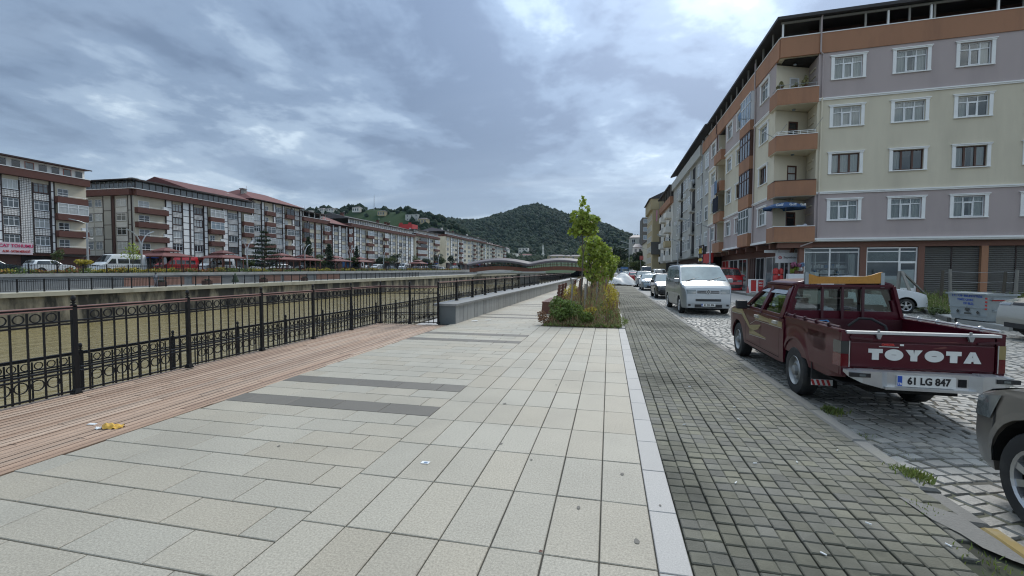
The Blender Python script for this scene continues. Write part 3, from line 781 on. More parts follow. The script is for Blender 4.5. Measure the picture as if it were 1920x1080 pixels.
# ================================================================== BUILDINGS
class Wall:
    """A wall run: a = distance along it (seen from outside, left to right), d = depth inwards, z = height."""
    def __init__(s, ox, oy, ang): s.o = (ox, oy); s.ang = ang; s.c = math.cos(ang); s.s = math.sin(ang)
    def fr(s, a, d, z): return (s.o[0]+a*s.c-d*s.s, s.o[1]+a*s.s+d*s.c, z)
    def put(s, name, me, parent, a, d, z):
        p = Vector(s.fr(a, d, z))-BASE[root(parent).name]
        return put(name, me, parent, p, (0, 0, s.ang))
def holes(mb, a0, a1, z0, z1, hs, dep=.14, d=0.0):
    """Wall sheet with rectangular openings and their reveals."""
    A = sorted({a0, a1, *[min(max(h[i], a0), a1) for h in hs for i in (0, 1)]}); Z = sorted({z0, z1, *[min(max(h[i], z0), z1) for h in hs for i in (2, 3)]})
    for i in range(len(A)-1):
        for j in range(len(Z)-1):
            ca, cz = (A[i]+A[i+1])/2, (Z[j]+Z[j+1])/2
            if any(h[0] < ca < h[1] and h[2] < cz < h[3] for h in hs): continue
            mb.quad((A[i], d, Z[j]), (A[i+1], d, Z[j]), (A[i+1], d, Z[j+1]), (A[i], d, Z[j+1]))
    for h in hs:
        x0, x1, y0, y1 = h
        mb.quad((x0, d, y0), (x0, d+dep, y0), (x0, d+dep, y1), (x0, d, y1)); mb.quad((x1, d, y0), (x1, d, y1), (x1, d+dep, y1), (x1, d+dep, y0))
        mb.quad((x0, d, y0), (x1, d, y0), (x1, d+dep, y0), (x0, d+dep, y0)); mb.quad((x0, d, y1), (x0, d+dep, y1), (x1, d+dep, y1), (x1, d, y1))
CACHE = {}
def curtain_mesh(w, h, key):
    k = ('cur', round(w, 2), round(h, 2), key)
    if k not in CACHE:
        r = random.Random(key); ph = r.uniform(0, 6); n = max(8, int(w/.05))
        mb = MB(); mb.grid(lambda u, v: (u*w, .03*math.sin(u*n*1.9+ph)+.012*math.sin(u*n*4.1), v*h), n*2, 2); mb.smooth = True; CACHE[k] = mb.mesh('curtain', 'curtain')
    return CACHE[k]
def window_a(parent, wall, a0, a1, z0, z1, style='white', cur='both', key=0):
    """Framed window set back in its opening: white plaster surround, sash frame with transom, six panes, net curtains."""
    w, h = a1-a0, z1-z0; s = .18
    k = ('win', round(w, 2), round(h, 2), style)
    if k not in CACHE:
        mb = MB()      # surround: jambs, lintel cornice and sill, standing proud of the render
        mb.box(-s, 0, -.05, .0, -.02, h+.02); mb.box(w, w+s, -.05, .0, -.02, h+.02)
        mb.box(-s-.03, w+s+.03, -.075, .0, h+.02, h+.10); mb.box(-s-.08, w+s+.08, -.105, .0, h+.10, h+.15)
        mb.box(-s-.01, w+s+.01, -.085, .0, -.07, -.02)
        sur = mb.mesh('window', 'trim_white')
        mb = MB(); d0, d1 = .08, .14; t = .055
        mb.box(0, w, d0, d1, 0, t); mb.box(0, w, d0, d1, h-t, h); mb.box(0, t, d0, d1, t, h-t); mb.box(w-t, w, d0, d1, t, h-t)
        tz = h*.70
        if style == 'white':
            mb.box(t, w-t, d0+.002, d1, tz, tz+.055)
            for m in (w/3, 2*w/3): mb.box(m-.03, m+.03, d0+.001, d1, t, tz); mb.box(m-.028, m+.028, d0+.001, d1, tz+.055, h-t)
            x0, x1 = w/3+.03, 2*w/3-.03; q = .045
            mb.box(x0, x1, d0-.015, d1-.01, t, t+q); mb.box(x0, x1, d0-.015, d1-.01, tz-q, tz); mb.box(x0, x0+q, d0-.015, d1-.01, t+q, tz-q); mb.box(x1-q, x1, d0-.015, d1-.01, t+q, tz-q)
        else:
            for m in (w*.30, w*.66): mb.box(m-.05, m+.05, d0-.01, d1, t, h-t)
        fr = mb.mesh('sash_frame', 'upvc' if style == 'white' else 'wood_frame')
        if style == 'white': cells = [(t, w/3-.03, t, tz), (w/3+.075, 2*w/3-.075, t+.045, tz-.045), (2*w/3+.03, w-t, t, tz)]+[(p, q2, tz+.055, h-t) for p, q2 in ((t, w/3-.03), (w/3+.03, 2*w/3-.03), (2*w/3+.03, w-t))]
        else: cells = [(t, w*.30-.05, t, h-t), (w*.30+.05, w*.66-.05, t, h-t), (w*.66+.05, w-t, t, h-t)]
        ps = []
        for c in cells:
            mb = MB(); mb.quad((c[0], .11, c[2]), (c[1], .11, c[2]), (c[1], .11, c[3]), (c[0], .11, c[3])); ps.append(mb.mesh('pane', 'glass_clear'))
        CACHE[k] = (sur, fr, ps)
    sur, fr, ps = CACHE[k]
    o = wall.put('window', sur, parent, a0, 0, z0)
    put('sash_frame', fr, o)
    for p in ps: put('pane', p, o)
    for (u0, u1) in {'both': ((.02, .40), (.58, .98)), 'full': ((.02, .98),), 'left': ((.02, .34),), 'right': ((.62, .98),), 'most': ((.02, .66), (.70, .98)), 'none': ()}[cur]:
        put('curtain', curtain_mesh((u1-u0)*w, h-.06, key % 5), o, (u0*w, .20, .03))
    return o

# ------------------------------------------------------------------ corner apartment building
AX, AY = 10.97, 33.1
EW = Wall(AX, AY, math.atan2(-.068, .9977)); SF = Wall(AX, 54.4, -PI/2)      # end wall; street front: a = 54.4 - y
bA = thing('apartment_building', 'four storey cream and mauve corner apartment block with orange balconies and open roof terrace', 'building', (AX, AY, 0))
EWL = 17.0
ZB, Z1, Z4, ZP, ZT = 3.58, 6.72, 12.72, 15.74, 17.0
rowz = [(4.95, 6.2), (7.97, 9.2), (10.97, 12.2), (14.0, 15.35)]
ecol = [(3.10, 4.65), (6.42, 8.02), (9.62, 11.14), (13.0, 14.6)]
def seg(wall, a0, a1, z0, z1, m, hs):
    mb = MB(wall.fr); holes(mb, a0, a1, z0, z1, hs); return link('wall', mb, m, bA)
eh = [(a, b, z0, z1) for a, b in ecol for z0, z1 in rowz]
seg(EW, 2.22, EWL, ZB, Z1, 'render_mauve', [h for h in eh if h[2] < 6]); seg(EW, 2.22, EWL, Z1, Z4, 'render_cream', [h for h in eh if 6 < h[2] < 12]); seg(EW, 2.22, EWL, Z4, ZP, 'render_mauve', [h for h in eh if h[2] > 12])
curt = [['full', 'most', 'both', 'both'], ['full', 'left', 'both', 'both'], ['full', 'full', 'left', 'both'], ['most', 'both', 'right', 'both']]
for i, (a, b) in enumerate(ecol):
    for j, (z0, z1) in enumerate(rowz): window_a(bA, EW, a, b, z0, z1, 'wood' if j == 1 else 'white', curt[j][i], i*4+j)
# street front
SY = lambda y: 54.4-y
scol = [(SY(36.8), SY(35.18)), (SY(43.05), SY(41.45)), (SY(46.35), SY(44.7)), (SY(53.0), SY(51.2))]
sh = [(a, b, z0, z1) for a, b in scol for z0, z1 in rowz]
bay0, bay1 = SY(41.05), SY(38.2); bal0, bal1 = SY(49.9), SY(47.15)
for a0, a1, lo in ((0, bal0, True), (bal1, bay0, True), (bay1, SY(33.78), True)):
    hs = [h for h in sh if a0 < h[0] < a1]
    seg(SF, a0, a1, ZB, Z1, 'render_mauve', [h for h in hs if h[2] < 6]); seg(SF, a0, a1, Z1, Z4, 'render_cream', [h for h in hs if 6 < h[2] < 12]); seg(SF, a0, a1, Z4, ZP, 'render_mauve', [h for h in hs if h[2] > 12])
for i, (a, b) in enumerate(scol):
    for j, (z0, z1) in enumerate(rowz): window_a(bA, SF, a, b, z0, z1, 'wood' if (j == 1 and i in (0, 1)) else 'white', ('full', 'both', 'most', 'both')[(i+j) % 4], i+j)
# string courses
def course(wall, a0, a1, z, m='trim_white'):
    mb = MB(wall.fr); mb.box(a0, a1, -.07, .0, z-.04, z+.04); mb.box(a0, a1, -.11, .0, z+.04, z+.11); link('string_course', mb, m, bA)
for z in (Z1-.03, Z4+.02): course(EW, 2.22, EWL, z); [course(SF, *q, z) for q in ((0, bal0), (bal1, bay0), (bay1, SY(33.78)))]
mb = MB(EW.fr); mb.box(2.22, EWL, -.10, .0, ZB, ZB+.09); mb.box(2.22, EWL, -.15, .0, ZB+.09, ZB+.19); link('string_course', mb, 'trim_white', bA)
mb = MB(SF.fr); [mb.box(p, q, -.12, .0, ZB, ZB+.16) for p, q in ((0, bal0), (bal1, bay0), (bay1, SY(33.78)))]; link('string_course', mb, 'trim_white', bA)
# parapet of the terrace and its coping
mb = MB(EW.fr); mb.box(0, EWL, -.06, .12, ZP, ZT); link('parapet', mb, 'render_orange', bA)
mb = MB(EW.fr); mb.box(-.05, EWL, -.09, .15, ZT, ZT+.05); link('coping', mb, 'trim_white', bA)
mb = MB(SF.fr); mb.box(0, SY(33.1)-.08, -.06, .12, ZP, ZT); link('parapet', mb, 'render_orange', bA)
mb = MB(SF.fr); mb.box(0, SY(33.1)-.09, -.09, .15, ZT, ZT+.05); link('coping', mb, 'trim_white', bA)
mb = MB(EW.fr); mb.box(0.02, 2.3, .1, 1.9, ZP-.02, ZP+.03); link('soffit', mb, 'render_cream', bA)
# roof over the terrace: thin dark slab on posts, wall behind coloured dark for the shade inside
mb = MB()
c0 = EW.fr(-.30, -.35, 18.28); c1 = EW.fr(EWL, -.35, 18.28); c2 = EW.fr(EWL, 14, 19.6); c3 = (AX+13, 54.6, 19.6); c4 = (AX-.30, 54.6, 18.28)
top = [c0, c1, c2, c3, c4]; mb.add([(p[0], p[1], p[2]) for p in top]+[(p[0], p[1], p[2]-.20) for p in top], [(0, 1, 2), (0, 2, 3), (0, 3, 4), (7, 6, 5), (8, 7, 5), (9, 8, 5), (0, 5, 6, 1), (1, 6, 7, 2), (2, 7, 8, 3), (3, 8, 9, 4), (4, 9, 5, 0)])
link('roof', mb, 'roof_dark', bA)
mb = MB(EW.fr); mb.box(.0, EWL, .0, .1, 17.93, 18.06); link('eaves_beam', mb, 'wood_grey', bA)
for i, a in enumerate((.12, 2.28, 4.75, 5.95, 7.05, 8.15, 8.32, 11.4, 12.6, 14.6)):
    mb = MB(EW.fr); mb.box(a-.05, a+.05, .02, .12, ZT+.04, 17.95); link('terrace_post', mb, 'trim_white' if i in (0, 3, 5, 7) else 'wood_grey', bA)
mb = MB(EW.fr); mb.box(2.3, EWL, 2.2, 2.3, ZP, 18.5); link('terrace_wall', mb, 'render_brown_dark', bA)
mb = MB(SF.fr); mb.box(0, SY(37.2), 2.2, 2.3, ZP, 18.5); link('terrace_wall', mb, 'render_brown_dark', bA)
for a in (19.6, 17.6, 15.9, 14.0, 12.4, 10.6, 8.8, 7.0, 5.0, 3.0, .6):
    mb = MB(SF.fr); mb.box(a-.05, a+.05, .02, .12, ZT+.04, 18.1); link('terrace_post', mb, 'wood_grey', bA)
for a in (13.2, 11.5, 10.0, 8.2, 6.2, 4.2, 2.2):
    mb = MB(SF.fr); mb.box(a-.45, a+.45, .6, .66, ZT, 17.9); mb.box(a-.40, a-.03, .59, .6, ZT+.1, 17.8); mb.box(a+.03, a+.40, .59, .6, ZT+.1, 17.8); link('terrace_glazing', mb, 'pane_sky', bA)
mb = MB(EW.fr); mb.box(.7, 1.6, .35, .75, ZT-.2, ZT+.14); link('planter_box', mb, 'render_rust', bA)
# corner loggias
bw0 = Vector(EW.fr(2.22, 1.75, 0)); fw = Vector((AX, 33.78, 0))
for j in range(4):
    zf = (ZB, 6.62, 9.62, 12.64)[j]; zt = zf+3.0
    mb = MB(); pts = [EW.fr(-.14, -.12, 0), EW.fr(2.24, -.12, 0), EW.fr(2.24, 1.9, 0), (AX+.2, 34.5, 0), (AX-.14, 34.5, 0)]
    mb.poly([(p[0], p[1]) for p in pts], 'z', zf-.06, zf+.06); link('balcony_slab', mb, 'render_cream', bA, fix=True)
    # parapet: front, then the street side; a little plaster lip hangs below
    mb = MB(EW.fr); mb.box(-.16, 2.24, -.16, -.04, zf-.03, zf+.98); link('balcony_parapet', mb, 'render_orange', bA)
    mb = MB(); mb.add([(AX-.16, 33.1-.0, zf-.03), (AX-.04, 33.1, zf-.03), (AX-.04, 34.48, zf-.03), (AX-.16, 34.48, zf-.03), (AX-.16, 33.1, zf+.98), (AX-.04, 33.1, zf+.98), (AX-.04, 34.48, zf+.98), (AX-.16, 34.48, zf+.98)],
                      [(0, 3, 2, 1), (4, 5, 6, 7), (0, 1, 5, 4), (1, 2, 6, 5), (2, 3, 7, 6), (3, 0, 4, 7)]); link('balcony_parapet', mb, 'render_orange', bA)
    mb = MB(EW.fr); mb.box(-.19, 2.24, -.19, -.01, zf+.98, zf+1.02); mb.box(-.19, -.01, -.01, 1.38, zf+.98, zf+1.021); link('coping', mb, 'trim_white' if j != 1 else 'trim_dark', bA)
    # back wall (slightly skewed) with its door, side wall with a recess
    L_ = math.hypot(bw0.x-fw.x, bw0.y-fw.y); bwW = Wall(fw.x, fw.y, math.atan2(bw0.y-fw.y, bw0.x-fw.x))
    dz = zf+.06; dh = (2.05, 2.2, 2.2, 2.15)[j]; d0, d1 = 1.02, 1.78
    mb = MB(bwW.fr); holes(mb, 0, L_, zf, zt-.06, [(d0, d1, dz, dz+dh)], .1); link('wall', mb, 'render_cream', bA)
    mb = MB(EW.fr); mb.quad((2.22, -.0, zf), (2.22, 1.75, zf), (2.22, 1.75, zt), (2.22, 0, zt)); link('wall', mb, 'render_cream' if j in (1, 2) else 'render_mauve', bA)
    mb = MB(EW.fr); mb.box(2.16, 2.219, .45, 1.35, zf+2.35, zf+2.45); mb.box(2.16, 2.219, .45, 1.4, zf+1.85, zf+1.88); link('wall_ledge', mb, 'render_cream', bA)
    fm = 'upvc' if j == 3 else 'wood_frame'
    mb = MB(bwW.fr); mb.box(d0, d0+.1, .02, .1, dz, dz+dh); mb.box(d1-.1, d1, .02, .1, dz, dz+dh); mb.box(d0+.1, d1-.1, .02, .1, dz+dh-.1, dz+dh); mb.box(d0+.1, d1-.1, .02, .1, dz, dz+.5); mb.box(d0+.1, d1-.1, .02, .1, dz+1.62, dz+1.70)
    dr = link('door', mb, fm, bA)
    mb = MB(bwW.fr); mb.box(d0+.1, d1-.1, .05, .07, dz+.5, dz+dh-.1); link('pane', mb, 'pane_curtain' if j in (1, 3) else 'pane_dark', dr)
    mb = MB(); c = EW.fr(1.1, .85, zt-.07); mb.lathe((c[0], c[1], c[2]-.09), [(.05, 0), (.10, .02), (.11, .09)], 12); link('ceiling_lamp', mb, 'lamp_glass', bA)
# rails and poles on two of the loggias
def rail_on(zf, z2, n, m):
    mb = MB(EW.fr)
    mb.tube([(-.1, 1.2, zf+z2), (-.1, -.1, zf+z2), (2.15, -.1, zf+z2)], .018, 6)
    if n > 1: mb.tube([(-.1, 1.2, zf+z2-.1), (-.1, -.1, zf+z2-.1), (2.15, -.1, zf+z2-.1)], .012, 6)
    for a in np.linspace(.0, 2.1, 6 if n > 1 else 3): mb.bar((a, -.1, zf+1.0), (a, -.1, zf+z2), .025)
    link('balcony_rail', mb, m, bA)
rail_on(9.62, 1.24, 2, 'trim_white'); rail_on(12.64, 1.26, 1, 'steel')
mb = MB(EW.fr); mb.tube([(-.1, .4, 10.6), (-1.2, .3, 11.3)], .016); mb.tube([(2.0, -.1, 10.8), (2.4, -.5, 11.5)], .014); mb.tube([(.1, -.1, 10.8), (.4, -.3, 11.3)], .014); link('washing_pole', mb, 'steel', bA)
# glazed bay of the street front
for j in range(4):
    zf = (ZB, 6.62, 9.62, 12.64)[j]; m = ('upvc', 'wood_frame', 'wood_frame', 'upvc')[j]
    mb = MB(SF.fr); mb.box(bay0, bay1, -.34, .1, zf, zf+(1.0 if j != 3 else .78)); link('bay_parapet', mb, 'render_orange', bA)
    z0, z1 = zf+(1.0 if j != 3 else .78), zf+2.98
    mb = MB(SF.fr)
    for a in np.linspace(bay0+.04, bay1-.04, 5): mb.box(a-.035, a+.035, -.32, -.26, z0, z1)
    for z in (z0+.04, z0+(z1-z0)*.66, z1-.04): mb.box(bay0, bay1, -.325, -.262, z-.035, z+.035)
    mb.box(bay1-.07, bay1, -.32, .0, z0, z1); mb.box(bay0, bay0+.07, -.32, 0, z0, z1)
    fo = link('bay_window', mb, m, bA)
    mb = MB(SF.fr); mb.quad((bay0, -.29, z0), (bay1, -.29, z0), (bay1, -.29, z1), (bay0, -.29, z1)); mb.quad((bay1-.03, -.29, z0), (bay1-.03, 0, z0), (bay1-.03, 0, z1), (bay1-.03, -.29, z1)); link('pane', mb, ('pane_grey', 'pane_dark', 'pane_grey', 'pane_sky')[j], fo)
# narrow street balconies with dark recess
for j in range(4):
    zf = (ZB, 6.62, 9.62, 12.64)[j]
    mb = MB(SF.fr); mb.box(bal0-.05, bal1+.05, -.42, -.30, zf-.12, zf+.85); mb.box(bal0-.05, bal0+.05, -.30, .0, zf-.12, zf+.85); mb.box(bal1-.05, bal1+.05, -.3, 0, zf-.12, zf+.85); link('balcony_parapet', mb, 'render_orange', bA)
    mb = MB(SF.fr); mb.quad((bal0, 1.2, zf), (bal1, 1.2, zf), (bal1, 1.2, zf+3), (bal0, 1.2, zf+3)); mb.quad((bal0, 0, zf), (bal0, 1.2, zf), (bal0, 1.2, zf+3), (bal0, 0, zf+3)); mb.quad((bal1, 0, zf), (bal1, 0, zf+3), (bal1, 1.2, zf+3), (bal1, 1.2, zf)); link('wall', mb, 'render_cream', bA)
    mb = MB(SF.fr); mb.box(bal0, bal1, -.3, 1.2, zf-.1, zf); link('balcony_slab', mb, 'render_cream', bA)
    mb = MB(SF.fr); mb.box(bal0+.9, bal0+1.7, 1.12, 1.19, zf, zf+2.1); o = link('door', mb, 'wood_frame', bA)
    mb = MB(SF.fr); mb.tube([(bal0, -.38, zf+1.05), (bal1, -.38, zf+1.05)], .018); [mb.bar((a, -.38, zf+.85), (a, -.38, zf+1.05), .02) for a in np.linspace(bal0, bal1, 5)]; link('balcony_rail', mb, 'trim_white', bA)
# downpipes
def pipe(pts, m='render_mauve'):
    mb = MB(EW.fr); mb.tube(pts, .05, 8); link('downpipe', mb, m, bA)
pipe([(2.32, -.12, 18.1), (2.28, -.13, 17.9), (2.28, -.13, 15.8), (2.45, -.08, 15.6), (2.45, -.08, 12.9)]); pipe([(2.45, -.08, 12.9), (2.42, -.08, 6.75)], 'render_cream'); pipe([(2.42, -.08, 6.75), (2.42, -.08, 3.7), (2.1, -.1, 3.5), (1.5, .1, 3.25)])
mb = MB(SF.fr); mb.tube([(SY(38.05), -.1, 17.6), (SY(38.05), -.1, 15.7), (SY(37.95), -.08, 15.4), (SY(37.95), -.08, 3.6)], .05, 8); link('downpipe', mb, 'render_mauve', bA)
mb = MB(SF.fr); mb.tube([(SY(50.6), -.1, 17.8), (SY(50.6), -.1, 16.0), (SY(50.1), -.1, 15.6), (SY(50.1), -.08, 3.6)], .045, 8); link('downpipe', mb, 'wood_frame', bA)
# ground floor of the end wall: recessed brown front with pillars, two shop windows, roller shutters
mb = MB(EW.fr); mb.box(1.5, EWL, .0, .06, ZB-.02, ZB+.02); mb.box(1.5, EWL, .06, .5, ZB-.04, ZB); link('soffit', mb, 'trim_white', bA)
mb = MB(EW.fr); mb.box(1.6, EWL, .30, .5, 3.19, ZB-.04); link('fascia', mb, 'render_brown', bA)
for a0, a1 in ((1.52, 1.80), (4.99, 5.34), (8.10, 8.44), (11.28, 11.62), (14.5, 14.85)):
    mb = MB(EW.fr); mb.box(a0, a1, .28, .7, -.1, 3.19); link('pillar', mb, 'render_brown' if a0 < 11 else 'render_orange', bA)
for a0, a1 in ((8.44, 9.86), (9.92, 11.28), (11.62, 13.0), (13.06, 14.5), (14.85, 16.9)):
    mb = MB(EW.fr); nsl = 26
    for i in range(nsl):
        z = .05+i*3.12/nsl; mb.add([(a0, .50, z), (a1, .50, z), (a1, .46, z+.06), (a0, .46, z+.06), (a0, .50, z+.12), (a1, .50, z+.12)], [(0, 1, 2, 3), (3, 2, 5, 4)])
    link('roller_shutter', mb, 'shutter', bA)
mb = MB(EW.fr); mb.box(9.86, 9.92, .44, .52, 0, 3.19); mb.box(13.0, 13.06, .44, .52, 0, 3.19); link('shutter_rail', mb, 'trim_dark', bA)
def shopfront(a0, a1, vs, hz, door=None, m='trim_white'):
    mb = MB(EW.fr); d0, d1 = .38, .46; t = .07; z0, z1 = .05, 3.15
    mb.box(a0, a1, d0, d1, z0, z0+.5); mb.box(a0, a1, d0, d1, z1-t, z1); mb.box(a0, a0+t, d0, d1, z0+.5, z1-t); mb.box(a1-t, a1, d0, d1, z0+.5, z1-t)
    for v in vs: mb.box(v-.045, v+.045, d0+.002, d1, z0+.5, z1-t)
    for h in hz: mb.box(a0+t, a1-t, d0+.004, d1, h-.035, h+.035)
    if door: mb.box(door[0], door[0]+.08, d0-.01, d1, z0, door[2]); mb.box(door[1]-.08, door[1], d0-.01, d1, z0, door[2]); mb.box(door[0], door[1], d0-.01, d1, door[2], door[2]+.07)
    o = link('shop_window', mb, m, bA)
    A = [a0+t]+list(vs)+[a1-t]; Z = [z0+.5]+list(hz)+[z1-t]
    for p, q in zip(A, A[1:]):
        for r_, s_ in zip(Z, Z[1:]):
            g_ = MB(EW.fr); g_.quad((p, .42, r_), (q, .42, r_), (q, .42, s_), (p, .42, s_)); link('pane', g_, 'glass_shop', o)
    return o
sw1 = shopfront(1.82, 4.98, (3.32,), (2.86,)); sw2 = shopfront(5.36, 8.10, (7.16,), (2.88, 2.22), (7.16, 8.08, 2.12))
# inside of the first shop: back wall, shelves with boxes, drawn-back curtains; paper on the second one's glass
mb = MB(EW.fr); mb.box(1.8, 8.15, 2.6, 2.7, 0, 3.4); mb.box(1.75, 1.8, .5, 2.7, 0, 3.4); mb.box(5.1, 5.2, .5, 2.7, 0, 3.4); mb.box(1.8, 8.15, .5, 2.7, -.1, -.02); mb.box(1.8, 8.15, .5, 2.7, 3.35, 3.4); link('shop_interior', mb, 'concrete', bA)
mb = MB(EW.fr)
for z in (.7, 1.08, 1.42, 1.8, 2.2): mb.box(2.1, 4.7, 1.2, 1.6, z, z+.03)
for a in (2.1, 2.75, 3.6, 4.15, 4.7): mb.box(a-.02, a+.02, 1.18, 1.6, .0, 2.8)
link('shelving', mb, 'trim_white', bA)
for mt_ in ('plastic_white', 'print_white', 'plastic_blue', 'curtain'):
    mb = MB(EW.fr)
    for z in (.73, 1.11, 1.45, 1.83):
        for k in range(9):
            if rnd.random() < (.55 if z < 1.5 else .3): a = rnd.uniform(2.15, 4.5); mb.box(a, a+rnd.uniform(.1, .25), 1.17, 1.4, z, z+rnd.uniform(.12, .25))
    link('shelf_goods', mb, mt_, bA, kind='stuff')
for a, w in ((1.92, .42), (4.35, .5)):
    mb = MB(EW.fr); mb.grid(lambda u, v: (a+u*w*(1-.35*(1-abs(v-.45))*(1 if a > 4 else 0))+(w*.35*(1-abs(v-.45)) if a > 4 else 0), .62+.035*math.sin(u*22), .1+v*2.65), 24, 6); mb.smooth = True; link('curtain', mb, 'curtain', bA)
for a0, a1, z0, z1, m in ((2.25, 2.75, 1.28, 1.55, 'print_white'), (5.45, 7.08, .58, 1.32, 'plastic_white'), (7.28, 8.0, .5, 1.72, 'plastic_white'), (2.0, 2.1, 1.35, 1.5, 'print_black')):
    mb = MB(EW.fr); mb.box(a0, a1, .432, .44, z0, z1); link('window_paper', mb, m, bA)
# ground floor of the street front: set back, brown, beams under the overhang, shop openings
mb = MB(SF.fr); mb.box(0, SY(34.6), 1.5, 1.7, -.1, ZB-.3); link('wall', mb, 'render_brown', bA)
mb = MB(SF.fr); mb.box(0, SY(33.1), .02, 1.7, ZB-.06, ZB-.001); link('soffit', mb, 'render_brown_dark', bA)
for a in np.linspace(.6, SY(34.5), 8):
    mb = MB(SF.fr); mb.box(a-.14, a+.14, .08, 1.5, ZB-.42, ZB-.06); link('beam', mb, 'render_brown', bA)
mb = MB(EW.fr); mb.box(.15, 2.2, .1, .3, ZB-.42, ZB-.06); link('beam', mb, 'render_brown', bA)
for a0, a1, m in ((SY(53.5), SY(50.8), 'print_red'), (SY(50.3), SY(47.5), 'dark_inside'), (SY(47.1), SY(44.5), 'pane_dark'), (SY(43.5), SY(42.3), 'wood_frame'), (SY(41.8), SY(39.8), 'dark_inside'), (SY(39.3), SY(36.6), 'pane_grey'), (SY(36.3), SY(34.8), 'pane_dark')):
    mb = MB(SF.fr); mb.box(a0, a1, 1.44, 1.5, .0, 2.65); o = link('shop_opening', mb, m, bA)
    mb = MB(SF.fr); mb.box(a0-.06, a0, 1.40, 1.5, 0, 2.7); mb.box(a1, a1+.06, 1.40, 1.5, 0, 2.7); mb.box(a0, a1, 1.40, 1.5, 2.65, 2.7); mb.box((a0+a1)/2-.03, (a0+a1)/2+.03, 1.42, 1.5, 0, 2.65); link('frame', mb, 'trim_white' if m != 'wood_frame' else 'wood_frame', o)
# back and inner faces so that no light leaks through
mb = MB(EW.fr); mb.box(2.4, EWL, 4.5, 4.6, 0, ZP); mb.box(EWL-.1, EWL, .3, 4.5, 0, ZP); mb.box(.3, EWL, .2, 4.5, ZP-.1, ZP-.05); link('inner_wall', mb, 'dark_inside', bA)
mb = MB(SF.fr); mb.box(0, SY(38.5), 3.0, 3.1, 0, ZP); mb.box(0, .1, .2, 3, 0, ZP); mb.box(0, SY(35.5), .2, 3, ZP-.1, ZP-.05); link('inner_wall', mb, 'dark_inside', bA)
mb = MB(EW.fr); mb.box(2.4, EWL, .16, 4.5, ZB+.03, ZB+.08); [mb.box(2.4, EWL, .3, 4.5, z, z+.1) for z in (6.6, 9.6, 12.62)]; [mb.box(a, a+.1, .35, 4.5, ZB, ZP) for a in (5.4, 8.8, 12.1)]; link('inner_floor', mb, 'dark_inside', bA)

# ------------------------------------------------------------------ plain blocks further along the street
WIN = {}
def far_window(w, h, fm, pm, mull=2, trans=True, surround=None):
    k = (round(w, 2), round(h, 2), fm, pm, mull, trans, surround)
    if k not in WIN:
        mb = MB(); t = .06
        mb.box(0, w, -.03, .05, 0, t); mb.box(0, w, -.03, .05, h-t, h); mb.box(0, t, -.03, .05, t, h-t); mb.box(w-t, w, -.03, .05, t, h-t)
        for i in range(1, mull+1): x = w*i/(mull+1); mb.box(x-.04, x+.04, -.028, .05, t, h-t)
        if trans: mb.box(t, w-t, -.026, .05, h*.70-.03, h*.70+.03)
        mb.box(-.06, w+.06, -.10, .05, -.06, 0)
        if surround: s = surround; mb.box(-s, 0, -.05, .05, 0, h+s); mb.box(w, w+s, -.05, .05, 0, h+s); mb.box(0, w, -.05, .05, h, h+s)
        a = mb.mesh('window', fm); mb = MB(); mb.quad((t, -.0, t), (w-t, 0, t), (w-t, 0, h-t), (t, 0, h-t)); WIN[k] = (a, mb.mesh('pane', pm))
    return WIN[k]
def add_window(parent, wall, a, z, w, h, fm='upvc', pm='pane_curtain', mull=2, trans=True, surround=None, d=-.03):
    f, p = far_window(w, h, fm, pm, mull, trans, surround)
    o = wall.put('window', f, parent, a, d, z); put('pane', p, o); return o
def block(t, fr_wall, w, dep, z0, z1, m):
    mb = MB(fr_wall.fr); mb.box(0, w, 0, dep, z0, z1); return link('wall', mb, m, t)
PMS = ['pane_curtain', 'pane_curtain', 'pane_grey', 'pane_dark', 'pane_curtain', 'pane_grey']
# grey-render block, next after the corner building
bB = thing('apartment_building', 'long pale grey apartment block with dark roof and stacked recessed balconies, behind the silver van', 'building', (11.0, 70, 0))
y0, y1 = 54.45, 83.0; WB = Wall(11.0, y1, -PI/2); bl = y1-y0
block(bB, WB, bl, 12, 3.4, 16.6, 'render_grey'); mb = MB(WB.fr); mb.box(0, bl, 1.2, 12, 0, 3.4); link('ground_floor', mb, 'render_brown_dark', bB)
mb = MB(WB.fr); mb.box(0, bl-3.6, -.35, .0, 15.6, 16.9); link('parapet', mb, 'render_grey', bB); mb = MB(WB.fr); mb.box(bl-3.5, bl, -.10, .0, 15.7, 17.0); link('parapet', mb, 'render_orange', bB)
mb = MB(WB.fr); mb.add([(-.2, -.55, 18.2), (bl, -.55, 18.25), (bl, 6, 20.2), (-.2, 6, 20.2), (-.2, -.55, 17.95), (bl, -.55, 18.0), (bl, 6, 19.9), (-.2, 6, 19.9)], [(0, 1, 2, 3), (7, 6, 5, 4), (0, 4, 5, 1), (1, 5, 6, 2), (3, 2, 6, 7), (0, 3, 7, 4)]); link('roof', mb, 'roof_dark', bB)
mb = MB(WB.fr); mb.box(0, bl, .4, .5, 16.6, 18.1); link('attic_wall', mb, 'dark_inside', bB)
for i in range(13): add_window(bB, WB, 1+i*2.1, 16.9, 1.3, .95, 'upvc', PMS[(i*2) % 6], 1, False, None, .36)
cols = [(bl-4.6, 1.5), (bl-7.6, 1.2), (bl-9.6, 1.2), (bl-16.2, 1.3), (bl-18.4, 1.3), (bl-20.6, 1.3), (bl-24.6, 1.3), (bl-26.8, 1.3)]
for j in range(4):
    for i, (a, w) in enumerate(cols): add_window(bB, WB, a+3, 4.5+3.0*j, w, 1.55, 'upvc', PMS[(i*3+j*2) % 6], 1, True, .10 if i == 0 else None)
